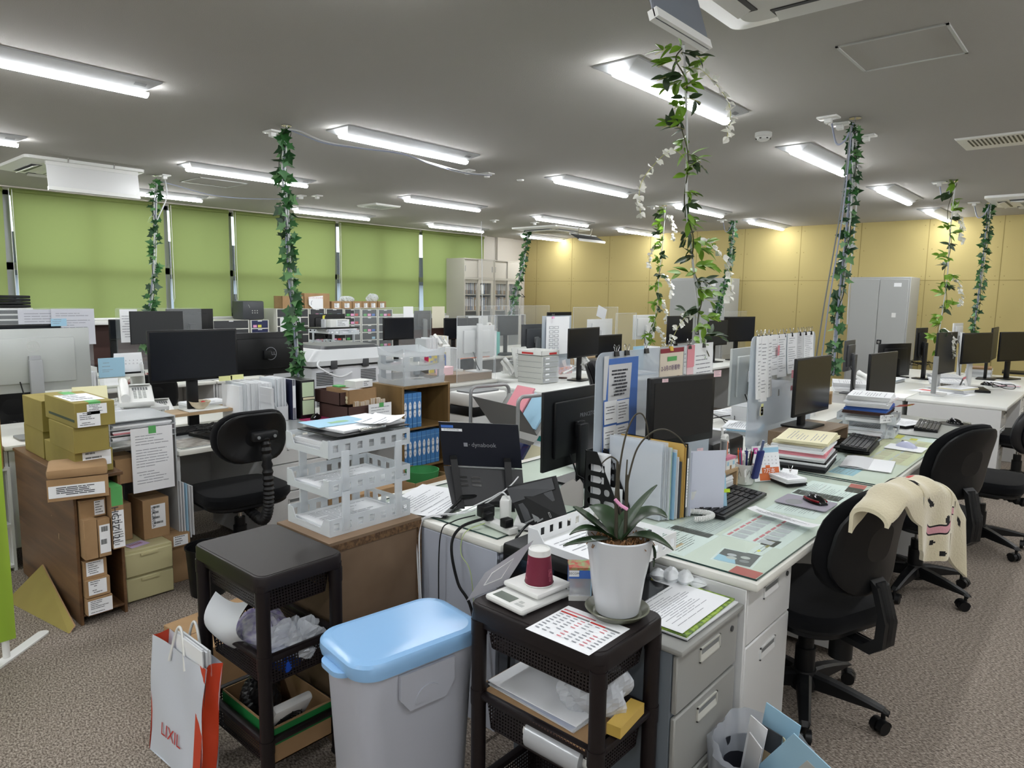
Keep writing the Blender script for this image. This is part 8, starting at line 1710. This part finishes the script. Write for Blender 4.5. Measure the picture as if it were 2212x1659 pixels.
def garland(lab, pts, kind='ivy', n=90, s=.05, rad=.06, seed=1, cables=3, flow=0, top=2.6, cat='artificial vine'):
    rr = random.Random(seed); P = path3(pts); o = P[0]; T = thing('hanging_vine', lab, cat, (o.x, o.y, ZC)); L = lambda v: Vector(v)-Vector((o.x, o.y, ZC))
    q = MB(); q.cyl((0, 0, 0), (0, 0, -.006), .035, CHROME, n=16); q.cyl((0, 0, 0), L(P[0]), .004, CHROME, n=6); q.build('ceiling_hook', T)
    for c in range(cables):
        if kind != 'ivy' and c == 1: continue
        ph_ = c*2.1; q = MB(); q.tube([L(p)+Vector((.012*math.cos(ph_+i*.05), .012*math.sin(ph_+i*.05), 0)) for i, p in enumerate(P)], .0055 if c != 1 else .008, (WCAB, mat('blue grey cable', (150, 156, 176), .4), WCAB)[c], 6); q.build('cable', T)
    q = MB(); q.tube([L(p)+Vector((.022*math.sin(i*.35+seed), .022*math.cos(i*.31), 0)) for i, p in enumerate(P)], .0028, VST if kind != 'ivy' else mat('dark ivy stem', (36, 44, 30), .6), 5); q.build('stem', T)
    q = MB(); qf = MB(); tot = len(P)-1
    if kind == 'ivy':
        for i in range(n):
            u = (i+rr.random())/n*tot; k = min(int(u), tot-1); p = L(P[k].lerp(P[k+1], u-k)); a = rr.random()*2*PI; r_ = rad*(.35+.65*rr.random()); ss = s*(.7+.6*rr.random())
            out = Vector((math.cos(a), math.sin(a), 0)); b_ = p+out*r_*.5+Vector((0, 0, .02*rr.random())); q.tube([p, b_], .0012, IVY, 4, cap=False)
            ivyleaf(q, b_, out*.6+Vector((rr.uniform(-.4, .4), rr.uniform(-.4, .4), -rr.random()*1.1+.2)), Vector((rr.uniform(-1, 1), rr.uniform(-1, 1), .6))-FW*1.1, ss, rr.choice((IVY, IVY, IVY3, IVY3, IVY2)))
    else:
        g = max(3, n//5)
        for i in range(g):
            u = (i+.5*rr.random()+.2)/g*tot; k = min(int(u), tot-1); p = L(P[k].lerp(P[k+1], u-k)); a = rr.random()*2*PI; m = VLT if (i % 3 != 1) else VDK
            out = Vector((math.cos(a), math.sin(a), 0))*.8+rt2*rr.uniform(-1, 1); out.z = -.2+.5*rr.random(); out.normalize(); tw = [p+out*t_*rad*1.4+Vector((0, 0, -.03*t_*t_)) for t_ in (0, .35, .7, 1)]; q.tube(tw, .0014, PST, 4, cap=False)
            for k_ in range(8):
                b_ = tw[min(3, k_//3)]; dd = out+Vector((rr.uniform(-1, 1), rr.uniform(-1, 1), rr.uniform(-.9, .6))); oval(q, b_, dd, Vector((rr.uniform(-1, 1), rr.uniform(-1, 1), 1))-FW, s*(.8+.5*rr.random()), s*.24, m)
    q.build('leaves', T)
    for f_ in range(flow):
        u = (f_+.6)/flow*tot*.98; k = min(int(u), tot-1); p = L(P[k]); sg = 1 if f_ % 2 == 0 else rr.choice((-1, 1)); e = p+rt2*sg*rad*(1.6+rr.random()*1.2)+Vector((0, 0, -.10)); tw = bez([p, p+rt2*sg*rad+Vector((0, 0, .03)), e, e+Vector((0, 0, -.13))], 5); qf.tube(tw, .0012, PST, 4, cap=False)
        for w_ in tw[4:]:
            for k_ in range(3):
                d_ = Vector((rr.uniform(-1, 1), rr.uniform(-1, 1), rr.uniform(-1, .5))); oval(qf, w_, d_, Vector((rr.random(), rr.random(), 1))-FW, s*.5, s*.26, PET)
    if flow: qf.build('flowers', T)
    return T
def ppath(px_list, x0, x1):
    out = []
    for i, (a, b_) in enumerate(px_list): out.append(atx(a, b_, x0+(x1-x0)*i/(len(px_list)-1)))
    return out
garland('dense ivy garland on the large left pole by the round-logo monitor', ppath([(619, 285), (612, 380), (600+20, 470), (625, 560), (634, 680), (640, 760), (645, 850)], -4.34, -4.62), 'ivy', 215, .062, .075, 1, 3)
garland('small ivy garland at far left in front of the blinds', ppath([(338, 392), (335, 470), (334, 560), (327, 650), (316, 690), (312, 760)], -7.22, -7.34), 'ivy', 150, .06, .09, 2, 3)
garland('large flowering vine hanging beside the nearest light bar', ppath([(1470, 98), (1474, 180), (1480, 300), (1484, 450), (1500, 560), (1512, 660), (1522, 770)], -1.42, -1.59), 'vine', 170, .062, .07, 3, 1, 4)
garland('tall ivy garland with blue grey cables right of centre', ppath([(1846, 275), (1842, 380), (1832, 500), (1820, 600), (1808, 700), (1798, 810)], -1.37, -1.62), 'ivy', 190, .052, .06, 4, 3)
garland('slanting ivy garland beside the file cabinets', ppath([(1140, 500), (1132, 560), (1118, 620), (1102, 690)], -7.68, -7.75), 'ivy', 120, .07, .09, 5, 2)
garland('thin flowering vine in front of the yellow wall', ppath([(1435, 448), (1430, 520), (1422, 600), (1418, 670), (1404, 740)], -4.36, -4.64), 'vine', 110, .085, .07, 6, 1, 5)
garland('small ivy garland between the large vine and yellow wall', ppath([(1586, 478), (1580, 540), (1570, 600), (1556, 650), (1545, 690)], -4.38, -4.66), 'ivy', 150, .06, .07, 7, 2)
garland('slim leafy vine at right above the grey screen monitor', ppath([(2060, 396), (2050, 500), (2045, 600), (2034, 690), (2024, 760)], -1.34, -1.46), 'vine', 120, .08, .07, 8, 1, 3)
garland('ivy garland farthest right before the yellow wall', ppath([(2138, 442), (2130, 520), (2118, 620), (2104, 720)], -1.30, -1.46), 'ivy', 170, .055, .07, 9, 2)
T = thing('cord_drop', 'bare white cord hanging before the file cabinets with an inline socket', 'cord', (-7.53, 7.82, ZC)); P = [p-Vector((-7.53, 7.82, ZC)) for p in ppath([(1040, 482), (1041, 560), (1042, 690)], -7.53, -7.53)]; q = MB(); q.tube(bez([(0, 0, 0)]+P, 6), .006, WCAB, 6); q.build('cord', T); m_ = P[1].lerp(P[2], .5); q = MB(); q.box(m_.x-.015, m_.y-.02, m_.z-.07, m_.x+.015, m_.y+.02, m_.z+.07, WHITE, .006); q.build('socket', T)
def onceil(a, z=ZC): p = atz(a[0], a[1], z); return (p.x, p.y, z)
def ccable(lab, pts, m=WCAB, r=.005): return cable(lab, [onceil(a[:2], a[2]) for a in pts], r, m)
ccable('white twin cable sagging beneath the ceiling from the large ivy pole', [(622, 279, 2.66), (650, 284, 2.64), (700, 305, 2.58), (780, 320, 2.56), (860, 330, 2.56), (930, 352, 2.58), (1010, 372, 2.65), (1062, 378, 2.68)])
ccable('second cable running with the twin cable under the ceiling', [(622, 279, 2.66), (655, 292, 2.62), (705, 310, 2.57), (790, 322, 2.55), (870, 333, 2.55), (935, 356, 2.57), (1005, 374, 2.65), (1062, 379, 2.68)], MATS['blue grey cable'])
ccable('grey cable sagging under the ceiling at left', [(338, 390, 2.66), (370, 398, 2.63), (450, 420, 2.60), (520, 428, 2.6), (600, 430, 2.64), (655, 428, 2.68)], MATS['blue grey cable'])
for i, (a, s) in enumerate((((588, 283), 'left of the large ivy pole'), ((1010, 367), 'left of the pair at the cable end'), ((1052, 374), 'right of the pair at the cable end'), ((355, 378), 'above the small left ivy'), ((650, 422), 'left of the pair above the middle blinds'), ((685, 422), 'right of the pair above the middle blinds'), ((1068, 475), 'beside the bare white cord'), ((1410, 445), 'left of the thin flowering vine'), ((1560, 475), 'beside the small ivy near the yellow wall'), ((1790, 252), 'farthest left by the tall right ivy'), ((1815, 266), 'next to the tall right ivy'), ((1872, 292), 'right of the tall right ivy'), ((2030, 393), 'by the slim right vine'), ((2105, 437), 'by the farthest right ivy'), ((1155, 480), 'above the far air conditioner'))):
    p = onceil(a); outlet_plate(p[0], p[1], 'white ceiling outlet plate '+s)
for a, lab_ in (((1796, 262), 'curled cable from the ceiling outlet to the tall right ivy'), ((2030, 400), 'short cable from the outlet to the slim right vine'), ((2105, 445), 'looped cable from the outlet to the farthest right ivy'), ((1562, 480), 'looped cable beside the small ivy near the yellow wall')):
    p = Vector(onceil(a)); hx_ = {1796: (-1.37, 4.66), 2030: (-1.34, 7.64), 2105: (-1.30, 9.52), 1562: (-4.37, 9.68)}[a[0]]; cable(lab_, [p, (p.x*.7+hx_[0]*.3, p.y*.7+hx_[1]*.3, 2.56), (p.x*.3+hx_[0]*.7, p.y*.3+hx_[1]*.7, 2.57), (hx_[0], hx_[1], 2.66)], .006, MATS['blue grey cable'])
cable('white cord pair dropping from the outlet above the small left ivy', [onceil((355, 380)), (-7.18, 3.02, 2.5), (-7.22, 2.93, 2.25), (-7.25, 2.90, 2.0)], .006, WCAB)

q = MB(); [q.box(-.14, -.2, .36+.03*i, .14, .2, .385+.03*i, BLACK, .008) for i in range(4)]; q.box(-.15, -.21, 0, .15, .21, .355, STEELW); [q.box(.15, -.19, .2+.05*i, .152, .19, .235+.05*i, DGREY) for i in range(3)]
p = atx(8, 690, -8.2); tag(q.build('paper_organizer', None, (-8.2, p.y, 1.05)), 'black trays on a white drawer box at the far left edge', 'organizer')
# more desk clutter
CL = [(-1.85, 4.45, 'beside the silver monitor edge'), (-2.1, 3.0, 'in the middle of the laptop desk'), (-1.8, 3.1, 'behind the black curved monitor'), (-2.15, 5.0, 'left of the newspapers'), (-4.1, 6.9, 'on the central row near the slanted phone'), (-4.15, 8.4, 'far along the central row'), (-4.95, 6.6, 'behind the clear screen of the central row'), (-5.05, 7.9, 'by the white monitor back'), (-4.9, 8.9, 'at the far end of the central row'),
 (-6.85, 3.2, 'in front of the dark grey left monitor'), (-6.8, 5.4, 'right of the far frosted trays'), (-6.85, 7.1, 'by the orange cloth'), (-6.8, 8.1, 'near the smeared dark monitor'), (-7.7, 5.2, 'on the window-side row'), (-1.2, 8.0, 'beside the silver round pole'), (-.95, 8.9, 'before the right edge monitor'), (-1.9, 8.4, 'on the inner right table'), (-5.2, 2.4, 'behind the big left monitor'), (-5.2, 4.6, 'left of the walnut riser')]
for i, (x, y, s) in enumerate(CL):
    rr = random.Random(i); k = i % 4; z = .7215 if x != -1.85 else DZ+.001
    stack('paper pile '+s, (x, y, z+.0005), rr.uniform(-.4, .4), .30, .22, [(.012+.02*rr.random(), PAPER2), (.01, rr.choice((PINKS, CREAM, PAPER, SKYB))), (.008, PAPER)], jit=.012)
    if k == 0: keyboard('black keyboard '+s, (x, y-.42, z+.001), 0 if x in (-1.2, -.95) else .05, L_=.4)
    if k == 1:
        q = MB(); q.lathe([(0, 0), (.03, 0), (.038, .09), (.035, .09), (.027, .006), (0, .006)], rr.choice((WHITE, SKYB, ROSE)), 16); [q.cyl((.0, .0, .01), (.02*math.cos(a), .02*math.sin(a), .14), .004, m, n=6) for a, m in ((0, RED), (2, BLACK), (4, BLUE))]; tag(q.build('pen_cup', None, (x, y+.27, z)), 'cup of pens '+s, 'pen cup')
    if k == 2: q = MB(); q.add([(.04, -.07, 0), (.04, .07, 0), (0, .07, .12), (0, -.07, .12), (-.04, -.07, 0), (-.04, .07, 0)], [(0, 1, 2, 3), (4, 5, 2, 3)], PAPER); q.box(.0, -.07, .1, .008, .07, .12, ROSE); tag(q.build('desk_calendar', None, (x, y+.28, z)), 'small standing calendar '+s, 'calendar')
    if k == 3: q = MB(); q.tube(bez([(rr.uniform(-.15, .15), rr.uniform(-.2, .2), rr.uniform(.004, .05)) for _ in range(9)], 7), .004, BLACK, 5); tag(q.build('loose_cable', None, (x+.0, y-.3, z)), 'loose black cable '+s, 'cable')
for i, (a, b_, s) in enumerate((((1838, 275), (1745+12, 815), 'left grey cable leaning out from the tall right ivy'), ((1840, 275), (1770, 812), 'blue grey cable just left of the tall right ivy'), ((1856, 280), (1830, 700), 'white cord hanging right of the tall right ivy'))):
    p = atx(a[0], a[1], -1.37); q_ = atx(b_[0], b_[1], -1.6); cable(s, [p, p.lerp(q_, .3)+Vector((.01, .01, 0)), p.lerp(q_, .7), q_], .005, (MGREY, MATS['blue grey cable'], WCAB)[i])
# blanket thrown over the nearest right chair
BLK = mat('cream plush', (206, 197, 168), .95, bump=(160, 1.0), fuzz=.5); BSP = mat('black plush', (16, 14, 16), .95, bump=(160, .8)); BPK = mat('pink plush', (205, 150, 158), .95, bump=(160, .8))
def blk(u, v, o=0):
    y = -.235+.44*u; k = y/.22; zt = .955-.10*abs(k)**3+.006*math.sin(y*70); Lf = .06+.01*math.sin(y*30)
    Lb = .235-2.2*abs(y+.06)**1.5 if -.145 < y < .03 else (.20 if y <= -.145 else max(.0, .10-1.1*(y-.03)))
    if -.155 < y < -.135: Lb = .12
    s_ = -Lf+(Lf+Lb+.09)*v; xt = -.355
    if s_ < 0: p = (xt+.055+o, y, zt-.015+s_+.02)
    elif s_ < .09: a = PI*s_/.09; p = (xt+(.055+o)*math.cos(a), y, zt+.004+(.03+o)*math.sin(a))
    else: p = (xt-.055-o-.014*math.sin(y*45)*(s_-.09)*5, y*(1+.35*(s_-.09)), zt-(s_-.09))
    return p
N_ = 64; q = MB(); spots = [(.33, .93, .035, .022), (.42, .82, .022, .022), (.50, .45, .05, .03), (.62, .38, .05, .025), (.86, .42, .03, .06), (.95, .3, .03, .04), (.28, .62, .03, .05), (.1, .55, .02, .04)]
def bm_(u, v):
    for (a, b_, r1, r2) in spots:
        if ((u-a)/r1)**2+((v-b_)/r2)**2 < 1: return BSP
    for lo, w_ in ((.70+.25*(u-.4)**2, .045),):
        if .18 < u < .52:
            if abs(v-lo) < .035: return BPK
            if abs(v-lo) < .05: return BSP
    return RED if ((u-.45)/.05)**2+((v-.22)/.02)**2 < 1 else BLK
for j in range(N_):
    for i in range(N_):
        u0, u1, v0, v1 = i/N_, (i+1)/N_, j/N_, (j+1)/N_; q.add([blk(u0, v0, .014), blk(u1, v0, .014), blk(u1, v1, .014), blk(u0, v1, .014)], [(0, 1, 2, 3)], bm_((u0+u1)/2, (v0+v1)/2), True)
q.grid(lambda u, v: blk(u, v, 0), N_, N_, BLK)
for e_ in (0, 1): q.grid(lambda u, v: blk(e_, u, .014*v), N_, 1, BLK); q.grid(lambda u, v: blk(u, e_, .014*v), N_, 1, BLK)
o = q.build('dog_blanket', None, (-.84, 2.74, 0), math.radians(160)); tag(o, 'cream plush animal blanket with black spots over the nearest right chair', 'blanket')
